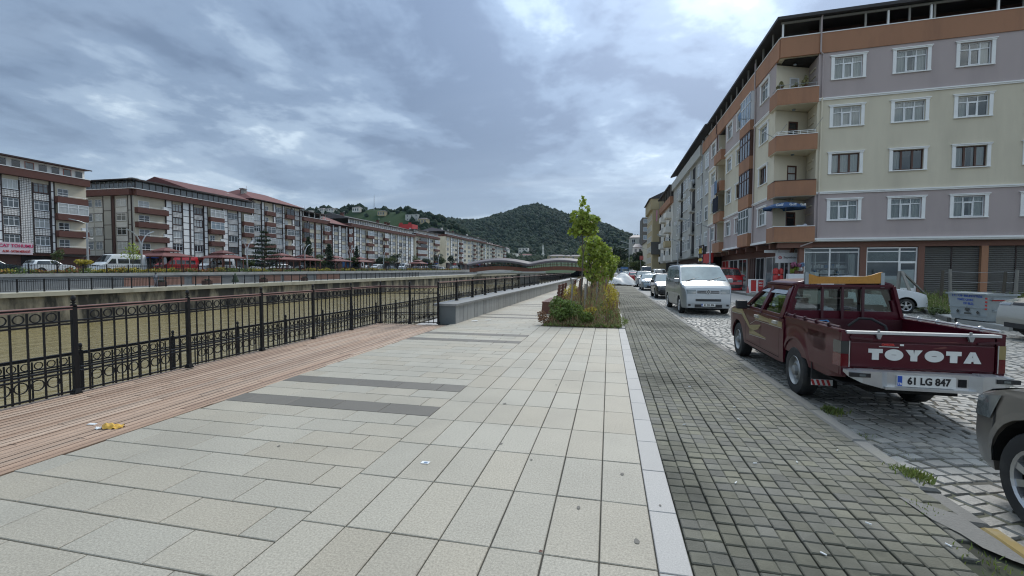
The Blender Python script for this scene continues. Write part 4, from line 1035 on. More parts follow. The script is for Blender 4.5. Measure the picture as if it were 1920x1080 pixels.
for aa in (bl-10.2, bl-20.0):
    for j in range(4):
        mb = MB(WB.fr); mb.box(aa, aa+1.9, -.02, .02, 3.9+3*j, 6.3+3*j); link('balcony_dark_panel', mb, 'dark_inside', bB)  # flat near-black panel stands for the shade of a recess
        mb = MB(WB.fr); mb.box(aa-.1, aa+2.0, -.5, -.38, 3.5+3*j, 4.5+3*j); mb.box(aa-.1, aa+2.0, -.38, .0, 3.4+3*j, 3.5+3*j); link('balcony_parapet', mb, 'render_grey', bB)
for a in (bl-11.4, bl-3.6): mb = MB(WB.fr); mb.tube([(a, -.06, 17.4), (a, -.06, 3.4)], .06, 6); link('downpipe', mb, 'lamp_grey', bB)
for k in range(9): mb = MB(WB.fr); a = 1+k*3.1; mb.box(a, a+2.4, 1.14, 1.2, .1, 2.7); link('shop_opening', mb, ('pane_dark', 'pane_grey', 'dark_inside')[k % 3], bB)
for k, (aa, zz_) in enumerate(((4.0, 9.2), (12.5, 6.1), (12.6, 12.4), (19.0, 13.2))): mb = MB(WB.fr); mb.box(aa, aa+.8, -.32, -.01, zz_, zz_+.55); mb.ring((aa+.4, -.33, zz_+.28), .2, .03, 'y', 12); link('air_conditioner', mb, 'plastic_white', bB)
# white block with stacked rounded balconies
bC = thing('apartment_building', 'white apartment block with stacked balconies and an orange top floor, between grey and beige blocks', 'building', (10.9, 92, 0))
y0, y1 = 83.1, 101.0; WC = Wall(10.9, y1, -PI/2); bl = y1-y0
block(bC, WC, bl, 12, 3.2, 13.6, 'render_white'); mb = MB(WC.fr); mb.box(0, bl, -.5, 11, 13.6, 14.8); link('parapet', mb, 'render_orange', bC)
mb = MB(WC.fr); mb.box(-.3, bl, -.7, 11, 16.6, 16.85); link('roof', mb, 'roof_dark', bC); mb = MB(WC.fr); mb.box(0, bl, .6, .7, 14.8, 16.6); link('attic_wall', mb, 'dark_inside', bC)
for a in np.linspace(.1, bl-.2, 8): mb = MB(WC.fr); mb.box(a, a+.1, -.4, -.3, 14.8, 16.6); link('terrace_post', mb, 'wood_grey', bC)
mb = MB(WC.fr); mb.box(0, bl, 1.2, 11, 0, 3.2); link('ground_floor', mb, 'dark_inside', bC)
for j in range(4):
    for k, aa in enumerate((bl-4.8, bl-12.5)):
        mb = MB(WC.fr); mb.box(aa, aa+3.4, -1.0, -.88, 3.4+2.6*j, 4.4+2.6*j); mb.box(aa, aa+.1, -.88, 0, 3.4+2.6*j, 4.4+2.6*j); mb.box(aa+3.3, aa+3.4, -.88, 0, 3.4+2.6*j, 4.4+2.6*j); mb.box(aa+.1, aa+3.3, -.88, 0, 3.3+2.6*j, 3.4+2.6*j); link('balcony_parapet', mb, 'render_white' if (j, k) != (1, 0) else 'render_beige', bC)
        mb = MB(WC.fr); mb.box(aa+.6, aa+2.2, -.02, .02, 3.5+2.6*j, 5.6+2.6*j); link('balcony_dark_panel', mb, 'pane_dark', bC)
    for k, a in enumerate((bl-8.3, bl-6.6, bl-16.4, bl-14.4)): add_window(bC, WC, a, 3.95+2.6*j, 1.1, 1.4, 'upvc', PMS[(j*3+k) % 6], 1, True)
# beige block standing further forward, blank end wall to the camera
bD = thing('apartment_building', 'beige apartment block with blank end wall and dark sloping roof down the street', 'building', (9.6, 108, 0))
WD = Wall(8.9, 118, -PI/2); WDe = Wall(8.9, 103.5, 0)
mb = MB(WD.fr); mb.box(0, 14.5, .5, 13, 0, 15.2); link('wall', mb, 'render_beige', bD)
mb = MB(WD.fr); mb.box(0, 14.6, .0, 13, 15.2, 17.6); link('parapet', mb, 'render_beige', bD)
mb = MB(); mb.poly([(8.5, 17.6), (22, 17.6), (22, 20.6), (14.5, 20.4)], 'y', 103.2, 118.2); link('roof', mb, 'roof_dark', bD, fix=True)
for j in range(5): [add_window(bD, WD, a, 3.4+2.45*j, 1.2, 1.3, 'upvc', PMS[(j+k) % 6], 1, False, None, .46) for k, a in enumerate((1.2, 4.2, 7.2, 10.4))]
mb = MB(WDe.fr); mb.box(2.0, 2.3, -.03, .0, 3, 15); link('drain_channel', mb, 'trim_dark', bD)
mb = MB(WDe.fr); mb.box(.2, 2.8, -.9, .0, 5.2, 6.4); mb.box(.2, 2.8, -.05, .0, 6.4, 8); link('balcony_parapet', mb, 'shutter', bD)
# what is left of the street beyond: dark office block, red house, low white houses
def simple_house(name, label, cat, x0, x1, y0, y1, z0, z1, m, roof_m=None, rows=3, cols_=3, pm='pane_dark', fm='upvc', rh=1.6, group=None, ww=None):
    t = thing(name, label, cat, ((x0+x1)/2, (y0+y1)/2, z0), group=group)
    mb = MB(); mb.box(x0, x1, y0, y1, z0, z1); link('wall', mb, m, t)
    if roof_m:
        mb = MB(); e = .35; mx, my = (x0+x1)/2, (y0+y1)/2; a, b_ = (x1-x0)/4, (y1-y0)/4
        mb.add([(x0-e, y0-e, z1), (x1+e, y0-e, z1), (x1+e, y1+e, z1), (x0-e, y1+e, z1), (mx-a, my, z1+rh), (mx+a, my, z1+rh)], [(0, 1, 5, 4), (1, 2, 5), (2, 3, 4, 5), (3, 0, 4), (3, 2, 1, 0)]); link('roof', mb, roof_m, t)
    wl2 = Wall(x0, y0, 0); L_ = x1-x0; fh = (z1-z0)/rows
    for r_ in range(rows):
        for c in range(cols_):
            w = ww or min(1.6, L_/cols_*.5); add_window(t, wl2, (c+.5)*L_/cols_-w/2, z0+fh*r_+fh*.3, w, fh*.5, fm, pm, 1, False)
    return t
simple_house('office_block', 'dark grey tower block with white bands at the end of the street', 'building', 13.5, 26, 195, 210, 0, 24, 'granite_dark', None, 7, 3, 'pane_sky', ww=3.2)
simple_house('house', 'red rendered house at the end of the street', 'house', 13.0, 20, 165, 180, 0, 11.5, 'render_pink', 'roof_dark', 3, 3)
simple_house('house', 'pale house with balconies beyond the red house at the end of the street', 'house', 9.5, 13.0, 185, 194, 0, 11, 'render_white', 'roof_mauve', 4, 2)
simple_house('house', 'grey domed roof house far down the street', 'house', 10, 17, 228, 240, 0, 18, 'render_grey', 'roof_mauve', 4, 2)
simple_house('house', 'low beige house next to the beige block down the street', 'house', 10.5, 16, 122, 150, 0, 10, 'render_cream', 'roof_dark', 3, 3)
# ------------------------------------------------------------------ apartment row across the river
BX = -88.0
LAT = {}
def lattice_mesh(w, h):
    """Panel of small white tiles in a dark grid (balustrade-like cladding between windows)."""
    k = (round(w, 1), round(h, 1))
    if k not in LAT:
        mb = MB(); nx = max(3, int(w/.30)); nz = max(2, int(h/.26)); cw_, ch = w/nx, h/nz
        for i in range(nx):
            for j in range(nz):
                x, z = i*cw_, j*ch
                mb.add([(x+.05, -.05, z+.055), (x+cw_-.05, -.05, z+.055), (x+cw_-.05, -.05, z+ch-.055), (x+.05, -.05, z+ch-.055), (x+.02, 0, z+.02), (x+cw_-.02, 0, z+.02), (x+cw_-.02, 0, z+ch-.02), (x+.02, 0, z+ch-.02)], [(0, 1, 2, 3), (0, 4, 5, 1), (1, 5, 6, 2), (2, 6, 7, 3), (3, 7, 4, 0)])
        LAT[k] = mb.mesh('tiled_panel', 'lattice_tile')
    return LAT[k]
def bank_building(label, cols, zb, rows, pitch, parapet, roof, y0=None, y1=None, win0=None, seed=0, dep=16, attic='windows', wall_m='render_cream', lat=True, gdark=None, end=True, offs=0.0, fm=None):
    """Row of columns: W window with tiled panel, P pale pilaster with dark joints, B balcony, G glazed balcony, R rust wall, T tiled strip, D dark seam."""
    r = random.Random(seed); y0 = y0 if y0 is not None else cols[0][1]; y1 = y1 if y1 is not None else cols[-1][2]
    wl3 = Wall(BX+offs, y0, PI/2); t = thing('apartment_building', label, 'building', (BX+offs, (y0+y1)/2, zb)); A = lambda y: y-y0
    g0 = zb+(win0 if win0 is not None else 4.3)     # sill of the first row of windows
    top = g0+pitch*(rows-1)+2.0
    zbot = g0-1.3
    L_ = y1-y0
    mb = MB(wl3.fr); mb.box(0, L_, .0, dep, zbot, top+.1); link('wall', mb, wall_m, t)
    mb = MB(wl3.fr); mb.box(0, L_, .9, dep, zb-2.5, zbot); link('ground_floor', mb, 'render_brown_dark', t)
    n = max(2, int(L_/4.2))
    for k in range(n):
        a0, a1 = k*L_/n+.25, (k+1)*L_/n-.25
        mb = MB(wl3.fr); mb.box(a0, a1, .84, .9, zb, zb+2.4); link('shop_opening', mb, r.choice(['dark_inside', 'pane_dark', 'wood_frame', 'pane_grey']), t)
        if r.random() < .45: mb = MB(wl3.fr); mb.box(a0, a1, .1, .84, zb+2.45, zb+3.0); link('shop_sign', mb, r.choice(['print_red', 'shutter', 'plastic_white', 'print_blue', 'render_rust', 'trim_dark']), t)
    for (ty, a, b) in cols:
        a, b = A(a), A(b); w = b-a
        if ty == 'P':
            mb = MB(wl3.fr); mb.box(a, b, -.16, .0, zbot+.1, top); link('pilaster', mb, 'trim_white', t)
            mb = MB(wl3.fr)
            for s_ in (a, b): mb.box(s_-.09, s_+.09, -.19, .0, zbot+.1, top)
            for j in range(int((top-zbot)/1.36)): z = zbot+.5+j*1.36; mb.box(a+.09, b-.09, -.185, -.0, z-.06, z+.06)
            link('joint_strip', mb, 'trim_dark', t)
        elif ty == 'D': mb = MB(wl3.fr); mb.box(a-.1, b+.1, -.2, .0, zbot, top); link('joint_strip', mb, 'trim_dark', t)
        elif ty == 'R': mb = MB(wl3.fr); mb.box(a, b, -.08, .0, zbot, top); link('rust_wall', mb, 'render_rust', t)
        elif ty == 'T':
            mb = MB(wl3.fr); mb.box(a, b, -.02, .0, zbot, top); o = link('tile_backing', mb, 'trim_dark', t)
            wl3.put('tiled_panel', lattice_mesh(w, top-zbot), t, a, -.02, zbot)
        for j in range(rows):
            z = g0+pitch*j
            if ty == 'W':
                f_ = fm or ('wood_frame' if r.random() < .16 else 'upvc')
                add_window(t, wl3, a+.06*w, z, w*.88, 1.42, f_, r.choice(PMS), 2 if w > 1.7 else 1, r.random() < .8)
                if lat and w > 1.2:
                    mb = MB(wl3.fr); mb.box(a, b, -.04, .0, z-1.22, z-.12); link('tile_backing', mb, 'trim_dark' if y0 < 110 else 'render_cream', t)
                    if y0 < 110: wl3.put('tiled_panel', lattice_mesh(w, 1.05), t, a, -.04, z-1.2)
                    mb = MB(wl3.fr); mb.box(a, b, -.14, .0, z-1.30, z-1.22); mb.box(a, b, -.14, 0, z-.12, z-.06); link('joint_strip', mb, 'trim_dark', t)
                    mb = MB(wl3.fr); mb.box(a-.05, a+.07, -.14, .0, z-1.22, z+1.45); mb.box(b-.07, b+.05, -.14, .0, z-1.22, z+1.45); link('joint_strip', mb, 'trim_dark', t)
            elif ty in 'BGO':
                glazed = ty == 'G' or (ty != 'O' and r.random() < .42)
                mb = MB(wl3.fr); mb.box(a, b, -.9, -.8, z-1.25, z-.25); mb.box(a, a+.1, -.8, .0, z-1.25, z-.25); mb.box(b-.1, b, -.8, .0, z-1.25, z-.25); mb.box(a, b, -.8, 0, z-1.3, z-1.2)
                link('balcony_parapet', mb, 'render_rust', t)
                if glazed:
                    st = r.choice(['pane_grey', 'pane_curtain', 'pane_dark', 'pane_sky', 'pane_curtain'])
                    k = max(2, int(w/1.1)); mb = MB(wl3.fr)
                    for i in range(k+1): x = a+.05+(w-.1)*i/k; mb.box(x-.04, x+.04, -.88, -.80, z-.25, z+1.45)
                    mb.box(a, b, -.885, -.8, z-.25, z-.15); mb.box(a, b, -.885, -.8, z+1.37, z+1.46); mb.box(a, b, -.882, -.8, z+.85, z+.91)
                    o = link('balcony_glazing', mb, 'upvc' if st != 'pane_dark' else 'trim_dark', t)
                    mb = MB(wl3.fr); mb.quad((a, -.84, z-.2), (b, -.84, z-.2), (b, -.84, z+1.4), (a, -.84, z+1.4)); mb.quad((b-.02, -.84, z-.2), (b-.02, 0, z-.2), (b-.02, 0, z+1.4), (b-.02, -.84, z+1.4)); link('pane', mb, st, o)
                else:
                    add_window(t, wl3, a+.12*w, z-1.0, w*.34, 2.1, 'upvc', r.choice(['pane_dark', 'pane_grey', 'pane_curtain']), 1, True)
                    mb = MB(wl3.fr); mb.tube([(a, -.85, z-.05), (b, -.85, z-.05)], .03, 5); link('balcony_rail', mb, 'trim_white', t)
                    if r.random() < .35: mb = MB(wl3.fr); mb.box(b-.95, b-.15, -.78, -.4, z-.1, z+.45); link('air_conditioner', mb, 'plastic_white', t)
            elif ty == 'R' and w > 2: add_window(t, wl3, a+.3*w, z, w*.4, 1.3, 'upvc', r.choice(PMS), 1, True, None, -.11)
    if parapet:
        mb = MB(wl3.fr); mb.box(-.25, L_+.05, -.95, .3, top, top+1.15); link('parapet', mb, 'render_rust', t)
        if end: mb = MB(wl3.fr); mb.box(-.25, -.13, .3, dep, top, top+1.15); link('parapet', mb, 'render_rust', t)
        mb = MB(wl3.fr); mb.box(-.3, L_+.1, -1.0, .35, top+1.15, top+1.25); link('coping', mb, 'trim_white', t)
        zt = top+1.25
        if attic == 'windows':
            mb = MB(wl3.fr); mb.box(0, L_, .2, .5, zt, zt+1.5); link('attic_wall', mb, 'trim_white', t)
            k = int(L_/1.6)
            for i in range(k): add_window(t, wl3, i*L_/k+.2, zt+.12, L_/k-.5, 1.15, 'upvc', r.choice(['pane_dark', 'pane_dark', 'pane_grey']), 0, False, None, .18)
        elif attic == 'glass':
            mb = MB(wl3.fr); mb.box(0, L_, -.3, -.25, zt, zt+1.5); link('terrace_glazing', mb, 'pane_grey', t)
            for i in range(int(L_/1.3)): mb = MB(wl3.fr); mb.box(i*1.3, i*1.3+.09, -.36, -.24, zt, zt+1.5); link('terrace_post', mb, 'trim_dark', t)
        else:
            mb = MB(wl3.fr); mb.box(0, L_, 2.6, 2.8, zt, zt+1.6); link('terrace_wall', mb, 'dark_inside', t)
            for i in range(int(L_/2.6)+1): mb = MB(wl3.fr); mb.box(i*2.6, i*2.6+.12, -.5, -.38, zt, zt+1.6); link('terrace_post', mb, 'trim_white', t)
        zr = zt+1.55
    else: zr = top+.3
    rise, m = roof
    mb = MB(wl3.fr); e = 1.2
    if rise > 0:
        inset = 4.5 if y1-y0 < 30 and not parapet else .3
        mb.add([(-e*.7, -e, zr), (L_+e*.3, -e, zr), (L_+e*.3, dep, zr), (-e*.7, dep, zr), (inset, dep*.5, zr+rise), (L_-inset, dep*.5, zr+rise)], [(0, 1, 5, 4), (1, 2, 5), (2, 3, 4, 5), (3, 0, 4), (3, 2, 1, 0)])
    else: mb.box(-.5, L_+.2, -1.2, dep, zr, zr+.16)
    link('roof', mb, m, t)
    mb = MB(wl3.fr); mb.box(-.5, L_+.2, -1.24, -1.15, zr-.14, zr+.04); link('eaves', mb, 'trim_dark', t)
    for i in range(r.randint(2, 4)):
        a = r.uniform(2, L_-2); d = r.uniform(3, 6); zc = zr+max(0, rise)*min(1, d/(dep*.5))
        mb = MB(wl3.fr); mb.box(a-.45, a+.45, d-.45, d+.45, zc-.4, zc+1.0); mb.box(a-.6, a+.6, d-.6, d+.6, zc+1.0, zc+1.12); link('chimney', mb, r.choice(['render_rust', 'concrete', 'render_white']), t)
        if r.random() < .5: mb = MB(wl3.fr); mb.tube([(a+1.2, d, zc-.3), (a+1.2, d, zc+2.0)], .04, 4); mb.tube([(a+.7, d, zc+1.8), (a+1.7, d, zc+1.8)], .03, 4); link('aerial', mb, 'steel', t)
    return t, wl3, top, zbot, A
b1 = bank_building('white and red-brown apartment block with tiled strip and pink sign, first across the river', [('W', 33.6, 36.0), ('P', 36.2, 37.4), ('W', 37.6, 40.2), ('P', 40.4, 41.6), ('W', 41.8, 44.2), ('P', 44.3, 45.1), ('W', 45.2, 47.3), ('P', 47.3, 48.2), ('W', 48.2, 50.3), ('T', 50.3, 51.8), ('W', 51.9, 54.0), ('P', 54.1, 54.6), ('B', 54.6, 58.9)], 1.2, 4, 2.76, True, (1.6, 'roof_red'), 33, 59.2, 4.1, 4, end=False)
b2 = bank_building('long white and red-brown block with corner balconies and grey glazed top floor', [('O', 67.1, 73.1), ('P', 73.1, 74.4), ('W', 74.4, 76.7), ('P', 76.7, 78.2), ('D', 78.2, 78.4), ('P', 78.4, 79.2), ('W', 79.2, 81.5), ('P', 81.7, 82.6), ('B', 82.8, 86.4), ('P', 86.6, 88.0), ('W', 88.0, 91.0), ('P', 91.0, 91.9), ('B', 92.1, 95.1)], 1.3, 4, 2.72, True, (0, 'roof_dark'), 67.1, 95.1, 4.1, 8, attic='glass', dep=18)
mb = MB(); mb.add([(BX+1.0, 77.5, 18.55), (BX+1.0, 95.3, 18.65), (BX-8, 95.3, 21.6), (BX-8, 77.5, 21.5), (BX-17, 95.3, 18.6), (BX-17, 77.5, 18.5)], [(0, 1, 2, 3), (3, 2, 4, 5), (0, 3, 5), (1, 4, 2)]); link('upper_roof', mb, 'roof_red', b2[0])
b3 = bank_building('tall white block with red hipped roof behind the spreading conifer', [('P', 95.2, 95.7), ('W', 95.8, 98.3), ('P', 98.5, 99.4), ('B', 99.4, 102.6), ('P', 102.6, 103.4), ('W', 103.4, 106.0), ('P', 106.0, 106.8), ('B', 106.8, 109.8), ('P', 109.8, 110.7), ('W', 110.9, 112.9), ('P', 113.1, 113.8)], 1.3, 5, 2.85, False, (3.4, 'roof_red'), 95.2, 113.9, 4.3, 3)
b4 = bank_building('cream block with dark open roof terrace beside the red hipped roof', [('B', 113.9, 116.2), ('P', 116.4, 117.1), ('W', 117.1, 119.4), ('R', 119.4, 120.1), ('W', 120.1, 122.7), ('P', 123.0, 123.5), ('B', 123.5, 126.0)], 1.4, 4, 2.8, True, (.6, 'roof_dark'), 113.95, 126.0, 4.1, 15, attic='open')
b5 = bank_building('red-brown block with a low dark red roof', [('R', 126.0, 128.5), ('P', 128.5, 129.3), ('W', 129.3, 131.7), ('P', 131.7, 133.2), ('W', 133.5, 136.0), ('P', 136.0, 136.9), ('B', 136.9, 138.4)], 1.4, 4, 2.8, False, (3.6, 'roof_red'), 126.05, 138.4, 4.3, 9, wall_m='render_rust')
b6 = bank_building('longest white block with many pale pilasters and a dark attic, below the green hilltop', [('R', 138.5, 140.9), ('P', 140.9, 142.2), ('W', 142.2, 144.6), ('P', 144.6, 145.7), ('W', 145.7, 148.6), ('B', 149.0, 153.5), ('P', 153.5, 154.7), ('W', 154.7, 157.5), ('P', 157.5, 158.7), ('W', 158.7, 161.3), ('B', 161.7, 164.7), ('P', 164.7, 165.6), ('W', 165.6, 167.9), ('P', 167.9, 169.3), ('W', 169.3, 172.1), ('P', 173.6, 175.0), ('W', 175.0, 178.0), ('P', 178.0, 179.1), ('W', 179.1, 181.7), ('P', 181.7, 183.8), ('W', 184.3, 186.5), ('P', 186.5, 189.3)], 1.8, 4, 2.85, True, (2.2, 'roof_dark'), 138.45, 190, 4.2, 21)
b7 = bank_building('white block with dark glazed bay and an orange roof structure', [('B', 192.8, 195.8), ('G', 195.8, 203.3), ('W', 204.0, 206.6), ('P', 206.9, 209.0), ('W', 209.3, 213.0), ('B', 213.5, 220.0)], 2.2, 4, 2.95, True, (0, 'roof_mauve'), 191, 220.5, 4.4, 5, lat=False)
b8 = bank_building('white block with a wide blank cream end wall', [('W', 232.6, 235.6), ('P', 238.6, 241.2), ('W', 241.2, 244.8), ('W', 245.7, 249.4), ('P', 250.4, 252.3), ('B', 253.3, 258.2), ('P', 258.2, 261.3), ('W', 262.3, 266.0), ('W', 269.8, 274.3)], 2.4, 5, 2.8, True, (2.2, 'roof_mauve'), 231, 275.0, 4.6, 6, lat=False)
b9 = bank_building('pale distant block with brown balconies, next before the last of the row', [('W', 276, 279), ('P', 279.5, 281), ('B', 281.5, 286), ('W', 287.2, 291), ('P', 291.5, 293), ('W', 293.4, 297), ('B', 298.6, 303), ('W', 305.4, 309), ('P', 309.5, 312)], 2.6, 5, 2.85, True, (1.5, 'roof_mauve'), 275.3, 313, 4.6, 7, lat=False)
b10 = bank_building('farthest pale block of the row, ending behind the covered bridge', [('W', 315, 319), ('P', 320, 322), ('W', 324.3, 329), ('B', 330, 336), ('W', 338, 343), ('P', 344, 346), ('W', 348, 354), ('W', 358, 364), ('B', 367, 374)], 2.8, 5, 2.75, False, (2.5, 'roof_red'), 313.3, 378, 4.8, 2, lat=False)
# end wall of the second block towards the camera: windows, striped tiles, pale panels, corner balcony wrap
t2, _, top2, zb2, _A = b2
E2 = Wall(-106.0, 67.1, 0)
mb = MB(E2.fr); mb.box(0, 17.95, -.02, .0, zb2, top2); link('wall', mb, 'render_grey', t2)  # grey render on wall and panels paints in this end's shade
for (ty, a, b) in [('P', .0, 1.0), ('W', 1.3, 3.2), ('P', 3.5, 4.6), ('W', 5.0, 8.0), ('W', 8.3, 10.3), ('P', 10.6, 12.6), ('D', 12.8, 13.3), ('W', 13.6, 16.2), ('P', 16.6, 17.4)]:
    if ty == 'P':
        mb = MB(E2.fr); mb.box(a, b, -.12, -.02, zb2, top2); link('pilaster', mb, 'render_grey', t2)
        mb = MB(E2.fr); mb.box(a-.09, a+.09, -.16, -.02, zb2, top2); mb.box(b-.09, b+.09, -.16, -.02, zb2, top2); [mb.box(a+.09, b-.09, -.155, -.02, zb2+.5+j*2.72-.06, zb2+.5+j*2.72+.06) for j in range(4)]; link('joint_strip', mb, 'trim_dark', t2)
    elif ty == 'D': mb = MB(E2.fr); mb.box(a, b, -.2, -.02, zb2, top2); link('joint_strip', mb, 'render_brown_dark', t2)
    else:
        for j in range(4):
            z = 1.3+4.1+2.72*j; add_window(t2, E2, a+.2, z, b-a-.4, 1.4, 'upvc', PMS[(j*2+int(a)) % 6], 1, True, None, -.06)
            mb = MB(E2.fr); [mb.box(a, b, -.06, -.02, z-1.2+.2*i, z-1.08+.2*i) for i in range(5)]; link('tile_stripe', mb, 'trim_white', t2)
            mb = MB(E2.fr); mb.box(a, b, -.10, -.02, z-1.32, z-1.22); link('joint_strip', mb, 'trim_dark', t2)
mb = MB(E2.fr); mb.box(-.1, 18.0, -.9, .0, top2, top2+1.15); link('parapet', mb, 'render_rust', t2); mb = MB(E2.fr); mb.box(-.1, 18.9, -.95, .0, top2+1.15, top2+1.25); link('coping', mb, 'trim_white', t2)
mb = MB(E2.fr); mb.box(0, 5, .6, .7, top2+1.25, top2+2.8); link('terrace_wall', mb, 'dark_inside', t2); mb = MB(E2.fr); mb.box(5, 17.8, .3, .4, top2+1.25, top2+2.8); link('terrace_glazing', mb, 'pane_grey', t2)
for i in range(12): mb = MB(E2.fr); mb.box(5+i*1.1, 5.08+i*1.1, .22, .3, top2+1.25, top2+2.8); link('terrace_post', mb, 'lamp_grey', t2)
mb = MB(E2.fr); mb.box(-.5, 18.4, -1.2, .2, top2+2.8, top2+2.96); link('eaves', mb, 'trim_dark', t2)
# end wall of the eighth block; roof structures
mb = MB(); mb.box(-104, -88.05, 230.9, 230.99, 2, 20.2); link('end_wall', mb, 'render_cream', b8[0])
mb = MB(); mb.box(-98, -91, 195, 201, 19.6, 23.2); mb.box(-97.5, -96, 194.9, 195, 23.2, 23.9); mb.box(-93, -91.5, 194.9, 195, 23.2, 23.9); link('stair_tower', mb, 'print_red', b7[0]) ; MATS['roof_orange'] = M('roof_orange', (.50, .13, .06), .7); b7[0].children[-1].data.materials[0] = MATS['roof_orange']
# terrace roofs stepping above the first rows
# the pink shop sign on the first block
sg = thing('shop_sign', 'pink shop sign with red lettering on the first block across the river', 'sign', (BX+.3, 49.3, 4.6))
mb = MB(); mb.box(BX+.17, BX+.30, 46.2, 51.5, 3.75, 5.55); link('board', mb, 'sign_pink', sg)
text('lettering', 'CAY TOHUMU', .66, 'print_magenta', sg, (.03, .28, .42), (PI/2, 0, PI/2), .01, .02, sx=.92)
text('lettering', 'ALIM - SATIM MERKEZİ', .48, 'print_red', sg, (.03, .28, -.42), (PI/2, 0, PI/2), .01, .01, sx=.66)

# ================================================================== COVERED BRIDGE
br = thing('covered_bridge', 'covered wooden footbridge with wavy mauve roof crossing the river', 'bridge', (-31, 175, 0))
def wave(x): # height of the two shallow arches, nodes at the banks and the pier
    u = (x+56.0)/25.2 if x < -30.8 else (x+30.8)/24.5
    return math.sin(max(0, min(1, u))*PI)
def ribbon(f0, f1, y0, y1, m, name, n=64, x0=-56, x1=-6.3):
    mb = MB()
    for i in range(n):
        a, b = x0+(x1-x0)*i/n, x0+(x1-x0)*(i+1)/n
        vs = [(a, y0, f0(a)), (b, y0, f0(b)), (b, y1, f0(b)), (a, y1, f0(a)), (a, y0, f1(a)), (b, y0, f1(b)), (b, y1, f1(b)), (a, y1, f1(a))]
        mb.add(vs, [(0, 1, 5, 4), (2, 3, 7, 6), (4, 5, 6, 7), (3, 2, 1, 0)]+([(3, 0, 4, 7)] if i == 0 else [])+([(1, 2, 6, 5)] if i == n-1 else []))
    return link(name, mb, m, br)
ribbon(lambda x: .7+1.05*wave(x), lambda x: 2.25+.95*wave(x), 174.0, 174.4, 'wood_bridge', 'girder'); ribbon(lambda x: .7+1.05*wave(x), lambda x: 2.25+.95*wave(x), 178.6, 179.0, 'wood_bridge', 'girder')
ribbon(lambda x: 1.3+.95*wave(x), lambda x: 1.6+.95*wave(x), 174.4, 178.6, 'wood_bridge', 'deck')
mb = MB()
NS = 64
for i in range(NS):
    a, b = -57+(-5.5+57)*i/NS, -57+(-5.5+57)*(i+1)/NS
    za, zb_ = 3.7+1.6*wave(a), 3.7+1.6*wave(b)
    sec = [(172.9, 0), (173.1, .35), (176.5, 1.25), (179.9, .35), (180.1, 0)]
    for (p, h0), (q, h1) in zip(sec, sec[1:]): mb.quad((a, p, za+h0), (b, p, zb_+h0), (b, q, zb_+h1), (a, q, za+h1))
    mb.quad((a, 172.9, za), (a, 180.1, za), (b, 180.1, zb_), (b, 172.9, zb_))
link('roof', mb, 'roof_mauve', br)
for i in range(34):
    x = -55.5+i*1.47
    for yy in (174.2, 178.8): mb = MB(); mb.bar((x, yy, 2.0+.95*wave(x)), (x, yy, 3.9+1.6*wave(x)), .16); link('post', mb, 'trim_dark', br)
ribbon(lambda x: 3.0+.95*wave(x), lambda x: 3.12+.95*wave(x), 174.1, 174.2, 'wood_bridge', 'handrail')
ribbon(lambda x: 3.15+1.6*wave(x), lambda x: 3.72+1.6*wave(x), 172.8, 172.95, 'roof_mauve', 'fascia')
mb = MB(); mb.box(-33.2, -29.4, 173.5, 179.5, -6, .95); mb.box(-34.6, -28, 173, 180, -6, .1); link('pier', mb, 'concrete', br)
# pipe along the far quay by the bridge
mb = MB(); mb.tube([(-51.0, 168, .2), (-38, 171, .55), (-24, 171, .6)], .5, 10); o = link('river_pipe', mb, 'concrete'); tag(o, 'thick pale pipe lying below the covered bridge', 'pipe')

# ================================================================== HILLS
def prof(P, x):
    xs = [p[0] for p in P]; zs = [p[1] for p in P]; return np.interp(x, xs, zs)
PXA = lambda px: math.atan((px-960)/829.2)-R(12.35)      # bearing of a landmark seen at survey reading px
def ridge(pts, Yd): # survey readings -> ridge line at distance Yd
    out = []
    for px, py in pts:
        a = PXA(px); dep = Yd/math.cos(a)*math.cos(a+R(12.35)); hz = 506.6+(px-960)*.0046
        out.append((Yd*math.tan(a), 1.6+dep*(hz-py)/829.2))
    return sorted(out)
big = ridge([(700, 432), (760, 428), (800, 424), (839, 415), (848, 413), (866, 417), (880, 416), (900, 416.5), (912, 412), (922, 411.5), (935, 404), (954, 401), (965, 396), (980, 390.5), (993, 387), (1007, 386), (1023, 391), (1036, 396), (1060, 405), (1085, 411), (1110, 416), (1143, 427.5), (1157, 436), (1168, 441), (1175, 445.5), (1187, 446.5), (1200, 450), (1230, 458), (1300, 470), (1400, 480)], 1100)
small = ridge([(420, 408), (520, 402), (560, 398), (600, 397), (619, 395.5), (643, 398), (657, 391), (672, 391), (684, 394.5), (696, 392), (717, 393.5), (730, 398.5), (745, 397), (761, 395), (768, 399), (794, 405), (810, 408.5), (825, 412), (838, 419), (850, 425), (864, 434), (890, 452), (930, 476), (960, 490)], 430)
nz = np.random.RandomState(2)
def vnoise(x, y, s, seed):
    r = np.random.RandomState(seed); G = r.rand(64, 64); u, v = (x/s) % 63, (y/s) % 63
    i, j = np.floor(u).astype(int), np.floor(v).astype(int); fu, fv = u-i, v-j; fu = fu*fu*(3-2*fu); fv = fv*fv*(3-2*fv)
    i2, j2 = (i+1) % 64, (j+1) % 64
    return G[i, j]*(1-fu)*(1-fv)+G[i2, j]*fu*(1-fv)+G[i, j2]*(1-fu)*fv+G[i2, j2]*fu*fv
